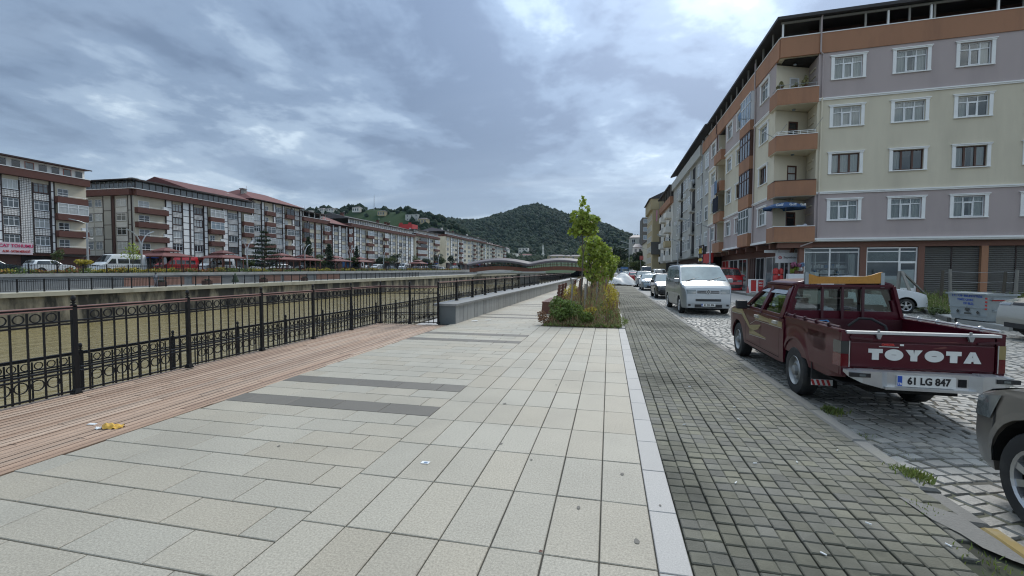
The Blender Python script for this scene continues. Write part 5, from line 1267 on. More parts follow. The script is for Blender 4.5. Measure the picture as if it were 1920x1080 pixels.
def hill_z(P, X, Y, yf, yr, amp, s):
    """Terrain: rises from the valley edge yf to the ridge at yr, falls behind, with gullies that fade at the crest."""
    t = np.clip((Y-yf)/(yr-yf), 0, None); b = np.where(t < 1, t**1.15, np.clip(1.25-.25*t, 0, 1))
    h = prof(P, X*(1+.0*t))*b; g_ = (vnoise(X, Y*.35, s, 7)-.5)*2*amp*np.clip(np.minimum(t*2.2, (1-t)*3.0), 0, 1)*np.clip(h/40, 0, 1)
    return np.maximum(h+g_, -3)
def hill(name, P, x0, x1, yf, yr, y2, amp, s, nx, ny, m):
    X, Y = np.meshgrid(np.linspace(x0, x1, nx), np.linspace(yf, y2, ny)); Z = hill_z(P, X, Y, yf, yr, amp, s)
    V = np.stack([X, Y, Z], -1).reshape(-1, 3); i = np.arange(nx-1)[None]+nx*np.arange(ny-1)[:, None]
    F = np.stack([i, i+1, i+nx+1, i+nx], -1).reshape(-1, 4); me = fastmesh(name, V, F, m); smooth(me, 60); return put(name, me, kind='structure')
hill('mountain', big, -620, 360, 520, 1100, 1500, 26, 70, 160, 90, 'forest')
hill('hillside', small, -420, -20, 250, 430, 620, 8, 34, 110, 60, 'meadow')
def ico():
    b = bmesh.new(); bmesh.ops.create_icosphere(b, subdivisions=1, radius=1); V = np.array([v.co[:] for v in b.verts]); F = np.array([[v.index for v in f.verts] for f in b.faces]); b.free(); return V, F
IV, IF = ico()
def wood(name, P, n, x0, x1, yf, yr, y2, amp, s, r0, r1, keep=None, seed=1, zmin=3):
    rs = np.random.RandomState(seed); X = rs.uniform(x0, x1, n*2); Y = rs.uniform(yf, y2, n*2); Z = hill_z(P, X, Y, yf, yr, amp, s); k = Z > zmin
    if keep is not None: k &= keep(X, Y, Z, rs)
    X, Y, Z = X[k][:n], Y[k][:n], Z[k][:n]; m = len(X); rad = r0+(r1-r0)*rs.rand(m)**1.6
    D = IV[None]*(1+.34*(rs.rand(m, len(IV), 1)-.5)*2)*rad[:, None, None]*np.array([1, 1, 1.15])[None, None]; V = D+np.stack([X, Y, Z+rad*.35], -1)[:, None]
    F = (np.arange(m)[:, None, None]*len(IV)+IF[None]).reshape(-1, 3); me = fastmesh(name, V.reshape(-1, 3), F, 'forest'); smooth(me, 80); return put(name, me, kind='stuff')
wood('mountain_woods', big, 19000, -560, 260, 520, 1100, 1130, 26, 70, 2.4, 6, seed=4)
def meadow_gap(X, Y, Z, rs):
    d = ((X+232)/40)**2+((Y-395)/45)**2
    return (d > 1) | (rs.rand(len(X)) < .03)
wood('hillside_woods', small, 2300, -400, -60, 265, 430, 450, 8, 34, 2.0, 4.6, meadow_gap, 6)
wood('valley_trees', [(-9e3, 0), (9e3, 0)], 900, -130, 60, 440, 560, 640, 0, 70, 2.5, 6.5, None, 9, -5)
def on_hill(P, px, Y, yf, yr, amp, s):
    x = Y*math.tan(PXA(px)); return x, float(hill_z(P, np.array([x]), np.array([float(Y)]), yf, yr, amp, s)[0])
HS = [(742, 372, 10, 7.5, 'white three storey house on the green hillside', 'render_white', 'roof_mauve', 3), (776, 415, 14, 5.0, 'grey flat house on the ridge right of the hilltop', 'render_grey', None, 2), (672, 424, 8, 3.6, 'small white house on the hilltop left of the mast', 'render_white', 'roof_mauve', 1), (719, 420, 8, 3.6, 'pale house on the hilltop right of the mast', 'render_beige', 'roof_dark', 1), (624, 424, 9, 4.5, 'white house among the trees at the left end of the ridge', 'render_white', 'roof_mauve', 2), (795, 412, 9, 4, 'low pale house on the right slope of the ridge', 'render_beige', 'roof_mauve', 1), (607, 420, 6, 5, 'white gabled house at the foot of the ridge trees', 'render_white', 'roof_mauve', 2)]
for px, Y, w, h, lab, m, rm, rws in HS:
    x, z = on_hill(small, px, Y, 250, 430, 8, 34); simple_house('house', lab, 'house', x-w/2, x+w/2, Y-4, Y+4, z-1.5, z+h, m, rm, rws, 3, rh=1.3, ww=1.4)
x, z = on_hill(small, 703, 428, 250, 430, 8, 34); mb = MB()
for dx, dy in ((-.6, -.35), (.6, -.35), (0, .7)): mb.tube([(x+dx, 428+dy, z-1), (x+dx*.25, 428+dy*.25, z+15)], .10, 5)
for k in range(9): q = 1-.75*(k+.5)/9.5; zz2 = z+k*1.6; mb.tube([(x-.6*q, 428-.35*q, zz2), (x+.6*q, 428-.35*q, zz2+.8), (x, 428+.7*q, zz2+1.6)], .06, 4)
tag(link('radio_mast', mb, 'lamp_grey'), 'thin lattice radio mast on the hilltop', 'mast')
MH = [(982, 640, 14, 11, 'white block house on the lower mountain slope', 'render_white', None, 3), (986, 610, 20, 6, 'low red house at the foot of the mountain', 'render_white', 'roof_red', 2), (1061, 760, 14, 9, 'white house on the right mountain slope', 'render_white', None, 3), (985, 690, 6, 5, 'small white house among mountain trees', 'render_white', None, 1), (1082, 720, 9, 6, 'small white house right of the tall young tree', 'render_white', None, 2), (1045, 590, 26, 9, 'brown roofed apartment house behind the bridge', 'render_beige', 'roof_mauve', 3), (1075, 600, 30, 8, 'long roofed house behind the bridge by the tree', 'render_beige', 'roof_mauve', 3), (958, 470, 15, 18, 'white tower block beyond the end of the row', 'render_white', None, 5), (946, 452, 9, 22, 'white stair tower block just past the row end', 'render_white', 'roof_mauve', 6)]
for px, Y, w, h, lab, m, rm, rws in MH:
    x, z = on_hill(big, px, Y, 520, 1100, 26, 70); z = max(z, 1.5)
    simple_house('house', lab, 'house', x-w/2, x+w/2, Y-5, Y+5, z-2, z+h, m, rm, rws, 3, rh=2, ww=2.0)
mn = thing('minaret', 'slender white minaret beyond the covered bridge', 'minaret', (-88.3, 600, 2))
mb = MB(); mb.lathe((-88.3, 600, 0), [(2.6, -2), (2.6, 8), (1.6, 9.5), (1.45, 22), (2.3, 23), (2.3, 24.2), (1.2, 24.3), (1.1, 30), (1.3, 30.3), (.06, 38)], 14); mb.smooth = True; link('shaft', mb, 'render_white', mn)
ms = thing('mosque', 'low white mosque roof beside the minaret', 'mosque', (-95, 606, 2)); mb = MB(); mb.box(-109, -86, 602, 618, 0, 9.5); link('hall', mb, 'render_white', ms); mb = MB(); mb.lathe((-98, 610, 9.5), [(6, 0), (5.2, 2.2), (3, 4), (.2, 5)], 16); link('dome', mb, 'roof_mauve', ms)
# ================================================================== VEHICLES (local frame: x forward, y left, z up, ground at 0)
def ip(P, x): return float(np.interp(x, [p[0] for p in P], [p[1] for p in P]))
class Car:
    def __init__(s, top, W, wheels, belt, roof, tumble=.16, sill=.24, ftap=.16, rtap=.12, tl=.7, ra=.08, crown=.03):
        s.top = sorted(top); s.W = W; s.wh = wheels; s.belt = belt; s.roof = roof; s.tum = tumble; s.sill = sill
        s.ft = ftap; s.rt = rtap; s.tl = tl; s.x0 = s.top[0][0]; s.x1 = s.top[-1][0]; s.ra = ra; s.crown = crown
    def wid(s, x, z):
        w = s.W
        f = max(0, (x-(s.x1-s.tl))/s.tl); w *= 1-s.ft*f**2.4
        r = max(0, ((s.x0+s.tl)-x)/s.tl); w *= 1-s.rt*r**2.4
        if z < .55: w -= .05*((.55-z)/.35)**2
        if z > s.belt: w -= s.tum*min(1.15, (z-s.belt)/(s.roof-s.belt))**1.15
        return w
    def bot(s, x):
        z = s.sill+ .06*max(0, (abs(x-(s.x0+s.x1)/2)-(s.x1-s.x0)*.40)/(s.x1-s.x0)*10)**2*.35
        for xw, r in s.wh:
            ra = r+s.ra
            if abs(x-xw) < ra: z = max(z, r+math.sqrt(ra*ra-(x-xw)**2)*.98)
        return z
    def body(s):
        xs = set(np.linspace(s.x0, s.x1, 44).tolist()) | {p[0] for p in s.top}
        for xw, r in s.wh:
            ra = r+s.ra
            for t in np.linspace(0, PI, 17): xs.add(xw+ra*math.cos(t)*.9999)
            xs |= {xw-ra-.003, xw+ra+.003}
        xs = sorted(x for x in xs if s.x0 <= x <= s.x1); xs = [x for i, x in enumerate(xs) if i == 0 or x-xs[i-1] > .002]
        rows = [0, .12, .3, .5, .68, .84, .95]; vs = []; n = 2*(len(rows)+4)+1
        for x in xs:
            zt = ip(s.top, x); zb = min(s.bot(x), zt-.06); half = []
            for t in rows: z = zb+(zt-zb)*t; half.append((s.wid(x, z), z))
            w = s.wid(x, zt)
            half[-1] = (s.wid(x, zb+(zt-zb)*.95)-.004, zb+(zt-zb)*.95)
            half += [(w-.03, zt-.012), (w-.085, zt-.002), (w*.62, zt+s.crown*.6), (w*.3, zt+s.crown*.92)]
            sec = [(y, z) for y, z in half]+[(0, zt+s.crown)]+[(-y, z) for y, z in reversed(half)]
            vs += [(x, y, z) for y, z in sec]
        n = 2*(len(rows)+4)+1; m = len(xs)
        fs = [(i*n+k, i*n+k+1, (i+1)*n+k+1, (i+1)*n+k) for i in range(m-1) for k in range(n-1)]
        fs += [(i*n+n-1, i*n, (i+1)*n, (i+1)*n+n-1) for i in range(m-1)]
        fs += [tuple(range(n)), tuple(range((m-1)*n, m*n))[::-1]]
        mb = MB(); mb.add(vs, fs); mb.smooth = True; return mb
    def side(s, mb, quad4, sgn, off=.007, n=4):
        """Panel on the flank: four (x, z) corners, bent to the body."""
        (a, b, c, d) = quad4
        def P(u, v):
            x = (a[0]*(1-u)+b[0]*u)*(1-v)+(d[0]*(1-u)+c[0]*u)*v; z = (a[1]*(1-u)+b[1]*u)*(1-v)+(d[1]*(1-u)+c[1]*u)*v
            return (x, sgn*(s.wid(x, z)+off), z)
        mb.grid(P, n, n)
    def deck(s, mb, xa, xb, ins=.07, off=.008, nx=5, wa=1.0, wb=1.0):
        """Panel on the top surface between stations xa and xb (screens, roof panels)."""
        def P(u, v):
            x = xa+(xb-xa)*v; zt = ip(s.top, x); w = (s.wid(x, zt)-ins)*(wa+(wb-wa)*v); y = -w+2*w*u
            q = abs(y)/max(.05, s.wid(x, zt)); return (x, y, zt+s.crown*max(0, 1-q*q)+off)
        mb.grid(P, 8, nx)
    def face(s, mb, y0, y1, z0, z1, front=True, off=.014, n=5):
        """Patch on the nose or tail, following its curve."""
        def P(u, v):
            y = y0+(y1-y0)*u; z = z0+(z1-z0)*v; x = s.x1 if front else s.x0; st = -.01 if front else .01; k = 0
            while k < 120 and (s.wid(x, z) < abs(y) or ip(s.top, x)+s.crown*max(0, 1-(y/s.wid(x, z))**2) < z): x += st; k += 1
            return (x+(off if front else -off), y, z)
        mb.grid(P, n, 3)
WH = {}
def wheel_mesh(r, w, style):
    k = (r, w, style)
    if k not in WH:
        rr = r*(.66 if style != 'steel' else .60)
        mb = MB(); mb.lathe((0, 0, 0), [(rr, -w/2), (r*.93, -w/2), (r*.985, -w/2+.018), (r, -w/2+.04), (r, w/2-.04), (r*.985, w/2-.018), (r*.93, w/2), (r*.80, w/2+.004), (rr, w/2-.004)], 28, 'y', False)
        mb.smooth = True; ty = mb.mesh('wheel', 'rubber')
        mb = MB()
        if style == 'steel':
            mb.lathe((0, 0, 0), [(rr+.002, w/2-.012), (rr*.97, w/2+.002), (rr*.90, w/2-.02), (rr*.86, w/2-.055), (rr*.72, w/2-.06), (rr*.62, w/2-.03), (rr*.50, w/2-.018), (rr*.34, w/2-.03), (rr*.32, w/2+.01), (rr*.2, w/2+.022), (.001, w/2+.024)], 28, 'y', False); mb.smooth = True
            rim = mb.mesh('rim', 'steel')
        else:
            mb.lathe((0, 0, 0), [(rr+.002, w/2-.012), (rr*.98, w/2+.004), (rr*.90, w/2-.006), (rr*.88, w/2-.05)], 28, 'y', False)
            ns = 5 if style == 'alloy' else 10
            for i in range(ns):
                a = 2*PI*i/ns+.3; c, s_ = math.cos(a), math.sin(a); q = .17 if style == 'alloy' else .10
                def T(u, v, h): return (u*c-v*s_, h, u*s_+v*c)
                p = [(rr*.12, -rr*q*.8), (rr*.12, rr*q*.8), (rr*.92, rr*q*1.15), (rr*.92, -rr*q*1.15)]
                mb.add([T(u, v, w/2-.012) for u, v in p]+[T(u, v, w/2-.05) for u, v in p], [(0, 1, 2, 3)]+[(j, (j+1) % 4, 4+(j+1) % 4, 4+j) for j in range(4)])
            mb.lathe((0, 0, 0), [(rr*.22, w/2-.04), (rr*.20, w/2-.002), (rr*.10, w/2+.004), (.001, w/2+.004)], 16, 'y', False)
            rim = mb.mesh('rim', 'alloy')
        mb = MB(); mb.lathe((0, 0, 0), [(rr*.99, w/2-.065), (.001, w/2-.062)], 20, 'y', False); dk = mb.mesh('brake_disc', 'under_black')
        WH[k] = (ty, rim, dk)
    return WH[k]
def wheel(t, x, y, r, w=.19, style='alloy'):
    ty, rim, dk = wheel_mesh(r, w, style)
    o = put('wheel', ty, t, (x, y, r), (0, 0, 0 if y > 0 else PI)); put('rim', rim, o); put('brake_disc', dk, o); return o
def wells(t, car, W):
    for xw, r in car.wh:
        for sg in (1, -1):
            mb = MB(); ra = r+car.ra-.004
            for i in range(12):
                a, b = PI*i/12, PI*(i+1)/12
                mb.quad((xw+ra*math.cos(a), sg*(W-.03), r+ra*math.sin(a)*.98), (xw+ra*math.cos(b), sg*(W-.03), r+ra*math.sin(b)*.98), (xw+ra*math.cos(b), sg*(W-.34), r+ra*math.sin(b)*.98), (xw+ra*math.cos(a), sg*(W-.34), r+ra*math.sin(a)*.98))
            mb.box(xw-ra, xw+ra, sg*(W-.36)-.01, sg*(W-.36)+.01, r*.6, r+ra); link('wheel_well', mb, 'under_black', t, off=(0, 0, 0))
    mb = MB(); mb.box(car.x0+.25, car.x1-.25, -(W-.34), W-.34, .19, car.sill+.16); link('underbody', mb, 'under_black', t, off=(0, 0, 0))
def L0(name, mb, m, t): return link(name, mb, m, t, off=(0, 0, 0))
def mirror(t, x, y, z, m, s=1.0):
    for sg in (1, -1):
        mb = MB(); a = sg*y; mb.box(x-.06*s, x+.06*s, min(a, a+sg*.2*s), max(a, a+sg*.2*s), z, z+.16*s); mb.bar((x, a-sg*.04, z+.05), (x, a+sg*.05, z+.05), .05)
        o = L0('mirror', mb, m, t)
        bv = o.modifiers.new('round', 'BEVEL'); bv.width = .03*s; bv.segments = 2
def plate(t, x, y, z, txt, front=True, w=.50, h=.11, tilt=0.0):
    """Registration plate with its blue country strip and black characters."""
    s = 1 if front else -1
    mb = MB(); mb.box(-.006, .006, -w/2, w/2, -h/2, h/2); o = put('number_plate', mb.mesh('number_plate', 'plate_white'), t, (x, y, z), (0, 0, 0 if front else PI))
    mb = MB(); mb.box(.0065, .0085, -w/2+.004, -w/2+.045, -h/2+.004, h/2-.004); put('country_strip', mb.mesh('country_strip', 'print_blue'), o)
    text('characters', txt, h*.92, 'print_black', o, (.0075, .022, .0), (PI/2, 0, PI/2), .001, .004, sx=.86)
    text('country_code', 'TR', h*.28, 'plate_white', o, (.0088, -w/2+.024, -h*.28), (PI/2, 0, PI/2), .0008, .001)
    return o
KIND = {
 'crossover': dict(top=[(-.85, .60), (-.85, 1.0), (-.72, 1.15), (-.45, 1.46), (-.1, 1.52), (.9, 1.55), (1.40, 1.52), (2.06, 1.03), (2.2, 1.0), (2.9, .90), (3.22, .81), (3.34, .70), (3.40, .48)], W=.88, wheels=[(0, .335), (2.62, .335)], belt=.98, roof=1.56,
    ws=(2.03, 1.44), bw=(-.70, -.46), wins=[((-.45, 1.06), (.9, 1.03), (.88, 1.47), (-.25, 1.45)), ((.96, 1.03), (1.95, .99), (1.42, 1.47), (.94, 1.48))]),
 'sedan': dict(top=[(-.95, .62), (-.93, .82), (-.90, .93), (-.30, 1.0), (.22, 1.36), (.75, 1.42), (1.35, 1.39), (2.08, .97), (2.2, .95), (2.95, .84), (3.42, .76), (3.47, .66), (3.50, .50)], W=.85, wheels=[(0, .31), (2.62, .31)], belt=.93, roof=1.42,
    ws=(2.05, 1.40), bw=(-.24, .20), wins=[((.18, .96), (.95, .96), (.92, 1.35), (.42, 1.33)), ((1.0, .96), (1.95, .93), (1.38, 1.34), (.98, 1.35))]),
 'hatch': dict(top=[(-.72, .60), (-.72, .90), (-.60, 1.0), (-.25, 1.38), (.1, 1.46), (.75, 1.50), (1.30, 1.47), (2.02, 1.02), (2.15, 1.0), (2.85, .88), (3.18, .78), (3.22, .66), (3.25, .48)], W=.84, wheels=[(0, .30), (2.48, .30)], belt=.95, roof=1.50,
    ws=(2.0, 1.34), bw=(-.58, -.26), wins=[((-.12, 1.0), (.86, .98), (.84, 1.42), (.12, 1.40)), ((.92, .98), (1.92, .95), (1.34, 1.42), (.90, 1.43))]),
 'suv': dict(top=[(-.85, .60), (-.85, 1.0), (-.72, 1.15), (-.45, 1.56), (-.1, 1.62), (.9, 1.66), (1.45, 1.62), (2.12, 1.16), (2.25, 1.13), (3.05, 1.02), (3.38, .92), (3.46, .74), (3.50, .50)], W=.90, wheels=[(0, .35), (2.65, .35)], belt=1.06, roof=1.66,
    ws=(2.1, 1.50), bw=(-.70, -.46), wins=[((-.45, 1.14), (.9, 1.11), (.88, 1.55), (-.25, 1.53)), ((.96, 1.11), (2.0, 1.08), (1.48, 1.56), (.94, 1.56))]),
 'van': dict(hb=1.0, top=[(-1.02, .60), (-1.02, 1.30), (-.97, 1.84), (-.8, 1.93), (.5, 1.97), (1.9, 1.96), (2.35, 1.90), (3.16, 1.29), (3.24, 1.26), (3.66, 1.12), (3.80, 1.02), (3.87, .84), (3.90, .45)], W=.92, wheels=[(0, .33), (3.0, .33)], belt=1.22, roof=1.97,
    ws=(3.12, 2.44), bw=None, wins=[((-.85, 1.22), (.55, 1.22), (.55, 1.76), (-.85, 1.76)), ((.65, 1.22), (1.95, 1.22), (1.95, 1.76), (.65, 1.76)), ((2.05, 1.18), (3.0, 1.14), (2.42, 1.74), (2.05, 1.76))]),
 'minibus': dict(top=[(-1.5, .60), (-1.5, 1.9), (-1.42, 2.45), (-1.2, 2.58), (1.2, 2.60), (2.7, 2.56), (3.05, 2.42), (3.85, 1.42), (3.92, 1.36), (4.45, 1.12), (4.58, 1.0), (4.64, .75), (4.66, .45)], W=1.0, wheels=[(0, .34), (3.6, .34)], belt=1.30, roof=2.60,
    ws=(3.80, 3.06), bw=None, wins=[((-1.3, 1.32), (.9, 1.32), (.9, 1.95), (-1.3, 1.95)), ((1.0, 1.32), (2.4, 1.32), (2.4, 1.95), (1.0, 1.95)), ((2.62, 1.30), (3.7, 1.26), (3.1, 1.95), (2.62, 1.95))]),
}
def car(kind, name, label, cat, loc, head, paint, group=None, glass='car_glass', style='alloy', plate_txt=None, tail=False, detail=1, wscale=1.0, front_bits=True):
    """head: direction of travel in degrees, counter-clockwise from +X."""
    k = KIND[kind]; C = Car(k['top'], k['W'], k['wheels'], k['belt'], k['roof'], tumble=.20 if kind in ('sedan', 'hatch', 'suv') else .13, sill=.26 if kind != 'suv' else .32, ftap=.18 if kind != 'van' else .14)
    a = R(head); mx = (C.x0+C.x1)/2; t = thing(name, label, cat, (loc[0]-mx*math.cos(a), loc[1]-mx*math.sin(a), loc[2]), a, group)
    me = C.body().mesh('body', paint); put('body', me, t); wells(t, C, C.W)
    mb = MB(); C.deck(mb, *k['ws'], .07, .008, 6); mb.smooth = True; L0('windscreen', mb, glass, t)
    if k['bw']: mb = MB(); C.deck(mb, *k['bw'], .09, .008, 5); mb.smooth = True; L0('rear_window', mb, glass, t)
    else: mb = MB(); C.face(mb, -.62, .62, C.belt+.06, C.roof-.22, False); L0('rear_window', mb, glass, t)
    for q in k['wins']:
        for sg in (1, -1): mb = MB(); C.side(mb, q, sg); mb.smooth = True; L0('side_window', mb, glass, t)
    for xw, r in C.wh:
        for sg in (1, -1): wheel(t, xw, sg*(C.W-.115), r, .20, style)
    hb = k.get('hb', C.top[-4][1]); W_ = C.W*(1-C.ft)
    for sg in (1, -1):
        mb = MB(); C.face(mb, sg*W_*.56, sg*W_*1.06, hb-.17, hb-.02); mb.smooth = True; L0('headlight', mb, 'lamp_glass', t)
        mb = MB(); C.face(mb, sg*C.W*.66, sg*C.W*.90, C.belt-.18, C.belt-.02 if kind in ('sedan', 'hatch', 'suv') else C.belt+.25, False); L0('tail_light', mb, 'lamp_red', t)
    if front_bits:
        mb = MB(); C.face(mb, -W_*.50, W_*.50, hb-.155, hb-.05); L0('grille', mb, 'plastic_black', t)
        mb = MB(); C.face(mb, -W_*.62, W_*.62, .30, .42, True, .012); L0('bumper_intake', mb, 'plastic_black', t)
    if detail:
        for sg in (1, -1):
            for x in ([.96, 1.98] if kind in ('sedan', 'hatch', 'suv') else [2.0, .6]): mb = MB(); C.side(mb, ((x-.006, C.sill+.1), (x+.006, C.sill+.1), (x+.006, C.belt), (x-.006, C.belt)), sg, .002, 3); L0('door_gap', mb, 'under_black', t)
        mirror(t, k['ws'][0]-.18, C.wid(k['ws'][0]-.18, C.belt+.05), C.belt+.02, paint if kind != 'hatch' else 'plastic_black')
    if plate_txt: plate(t, C.x1+.016, 0, .47, plate_txt, True)
    return t, C
def on_road(x, y): return (x, y, RZ)
# ---------------- the maroon double-cab pickup
PK_H = 89.4
pk = thing('pickup_truck', 'maroon double cab pickup with orange plank on its roof and an empty open bed', 'pickup', (3.285, 6.80, RZ), R(PK_H))
PC = Car([(.40, .9), (.42, 1.03), (2.34, 1.04), (2.50, 1.035), (3.25, .985), (3.52, .93), (3.60, .84), (3.64, .70), (3.66, .52)], .765, [(0, .335), (2.86, .335)], 1.02, 1.62, .15, .34, .10, .0, .5, .075, .02)
me = PC.body().mesh('cab_body', 'paint_maroon'); put('cab_body', me, pk)
# greenhouse: pillars, roof, door frames, real openings with glass
def gh(z): return (z-1.03)/(1.46-1.03)
def GP(x0, x1, z, sg=1): # point on the flank above the belt; x slides from x0 (belt) to x1 (roof)
    q = gh(z); return (x0+(x1-x0)*q, sg*(.735-.125*q-.02*q*q), z)
for sg in (1, -1):
    for nm, (xa, xb), w in (('windscreen_pillar', (2.36, 1.60), .055), ('door_pillar', (1.44, 1.30), .085), ('rear_pillar', (.50, .56), .15), ('window_frame', (.86, .82), .05)):
        if nm == 'window_frame': continue
        mb = MB(); pts = [GP(xa, xb, z, sg) for z in (1.01, 1.17, 1.33, 1.47)]
        for p, q in zip(pts, pts[1:]): mb.bar(p, q, w, .06, (0, 1, 0))
        L0(nm, mb, 'paint_maroon', pk)
    mb = MB(); mb.bar(GP(2.36, 1.60, 1.035, sg), GP(.48, .5, 1.035, sg), .05, .05); mb.bar(GP(1.62, 1.60, 1.455, sg), GP(.5, .54, 1.455, sg), .06, .06); L0('window_rail', mb, 'paint_maroon', pk)
    for (a, b) in (((2.30, 1.58), (1.47, 1.33)), ((1.40, 1.26), (.60, .64))):
        mb = MB(); o_ = .004*sg
        mb.quad(*[(p[0], p[1]-o_, p[2]) for p in (GP(*a, 1.05, sg), GP(*b, 1.05, sg), GP(*b, 1.45, sg), GP(*a, 1.45, sg))]); L0('side_window', mb, 'glass_car', pk)
        mb = MB(); up = [GP(*a, 1.445, sg), GP(*b, 1.445, sg), GP(*b, 1.36, sg), GP(*a, 1.36, sg)]
        mb.quad(up[0], up[1], (up[2][0], up[2][1]+sg*.035, up[2][2]), (up[3][0], up[3][1]+sg*.035, up[3][2])); L0('wind_deflector', mb, 'lamp_glass', pk)
    mb = MB()
    for x in (1.45, .56, 2.30): PC.side(mb, ((x-.005, .42), (x+.005, .42), (x+.005, 1.02), (x-.005, 1.02)), sg, .003, 3)
    PC.side(mb, ((.56, .40), (2.30, .40), (2.30, .41), (.56, .41)), sg, .003, 5); L0('door_gap', mb, 'under_black', pk)
    for x in (1.62, .72): mb = MB(); y = sg*(PC.wid(x, .93)+.012); mb.box(x-.09, x+.09, y-.018, y+.018, .90, .945); L0('door_handle', mb, 'chrome', pk)
    # gold side graphics: sweeping strips that thin towards the tail
    mb = MB()
    for q in (((3.30, .86), (2.55, .88), (2.55, .985), (3.30, .93)), ((2.55, .86), (2.05, .66), (2.05, .74), (2.55, .985)), ((2.05, .60), (1.55, .70), (1.40, .80), (2.05, .72)), ((1.75, .86), (1.0, .88), (1.0, .94), (1.60, .965)), ((2.05, .56), (1.15, .60), (1.15, .615), (2.05, .66)), ((1.0, .86), (.45, .87), (.45, .95), (1.0, .955))): PC.side(mb, q, sg, .004, 5)
    mb.smooth = True; L0('gold_graphic', mb, 'paint_gold', pk)
    mb = MB(); 
    for q in (((3.30, .845), (2.55, .865), (2.55, .872), (3.30, .86)), ((2.05, .545), (1.15, .585), (1.15, .594), (2.05, .553)), ((1.70, .845), (.45, .856), (.45, .866), (1.70, .853)), ((2.0, .74), (1.62, .86), (1.62, .867), (2.0, .75))): PC.side(mb, q, sg, .005, 5)
    L0('silver_pinstripe', mb, 'alloy', pk)
mb = MB(); mb.grid(lambda u, v: (.43+1.20*v, (-.60+1.2*u), 1.485+.055*(1-(2*u-1)**4)-.02*(1-min(1, 6*(1-v)))**2*(1 if v > .83 else 0)), 14, 10); mb.smooth = True; rf = L0('roof', mb, 'paint_maroon', pk); sm = rf.modifiers.new('thick', 'SOLIDIFY'); sm.thickness = .05; sm.offset = -1
mb = MB(); mb.quad((2.33, -.68, 1.06), (2.33, .68, 1.06), (1.62, .58, 1.46), (1.62, -.58, 1.46)); L0('windscreen', mb, 'glass_car', pk)
# rear of the cab: panel, window opening, glass; four guard bars run from roof to bed
mb = MB(); x = .43
mb.box(x-.02, x+.03, -.72, .72, .45, 1.14); mb.box(x-.02, x+.03, -.61, .61, 1.455, 1.51)
for sg in (1, -1):
    for z0, z1, ya, yb in ((1.14, 1.30, .70, .665), (1.30, 1.46, .665, .61)):
        mb.add([(x-.02, sg*.625, z0), (x-.02, sg*ya, z0), (x-.02, sg*yb, z1), (x-.02, sg*.59, z1), (x+.04, sg*.625, z0), (x+.04, sg*ya, z0), (x+.04, sg*yb, z1), (x+.04, sg*.59, z1)], [(0, 1, 2, 3), (7, 6, 5, 4), (0, 4, 5, 1), (1, 5, 6, 2), (2, 6, 7, 3), (3, 7, 4, 0)])
L0('cab_rear_panel', mb, 'paint_maroon', pk)
mb = MB(); mb.quad((x+.01, -.63, 1.135), (x+.01, .63, 1.135), (x+.01, .595, 1.46), (x+.01, -.595, 1.46)); L0('rear_window', mb, 'glass_screen', pk)
for y in (-.235, .02, .275): mb = MB(); mb.bar((x-.05, y, .95), (x-.04, y, 1.52), .030, .025); L0('guard_bar', mb, 'paint_maroon_dark', pk)
mb = MB(); mb.box(x-.06, x-.03, -.60, .60, 1.485, 1.52); mb.bar((x-.04, .60, 1.495), (x-.02, .72, 1.05), .04); mb.bar((x-.04, -.60, 1.495), (x-.02, -.72, 1.05), .04); L0('guard_bar', mb, 'paint_maroon', pk)
# inside: seats, dash, wheel
mb = MB(); mb.box(.5, 2.3, -.66, .66, 1.035, 1.045); L0('cabin_floor', mb, 'dark_inside', pk)
for y in (-.32, .32):
    mb = MB(); mb.box(1.25, 1.37, y-.2, y+.2, 1.04, 1.27); mb.box(1.25, 1.33, y-.12, y+.12, 1.29, 1.40); L0('front_seat', mb, 'plastic_black', pk)
mb = MB(); mb.box(.60, .70, -.6, .6, 1.04, 1.22); L0('rear_seat', mb, 'plastic_black', pk)
mb = MB(); mb.box(1.95, 2.3, -.62, .62, 1.04, 1.10); L0('dashboard', mb, 'plastic_black', pk)
mb = MB(); mb.ring((1.78, .33, 1.16), .17, .025, 'x', 16); L0('steering_wheel', mb, 'plastic_black', pk)
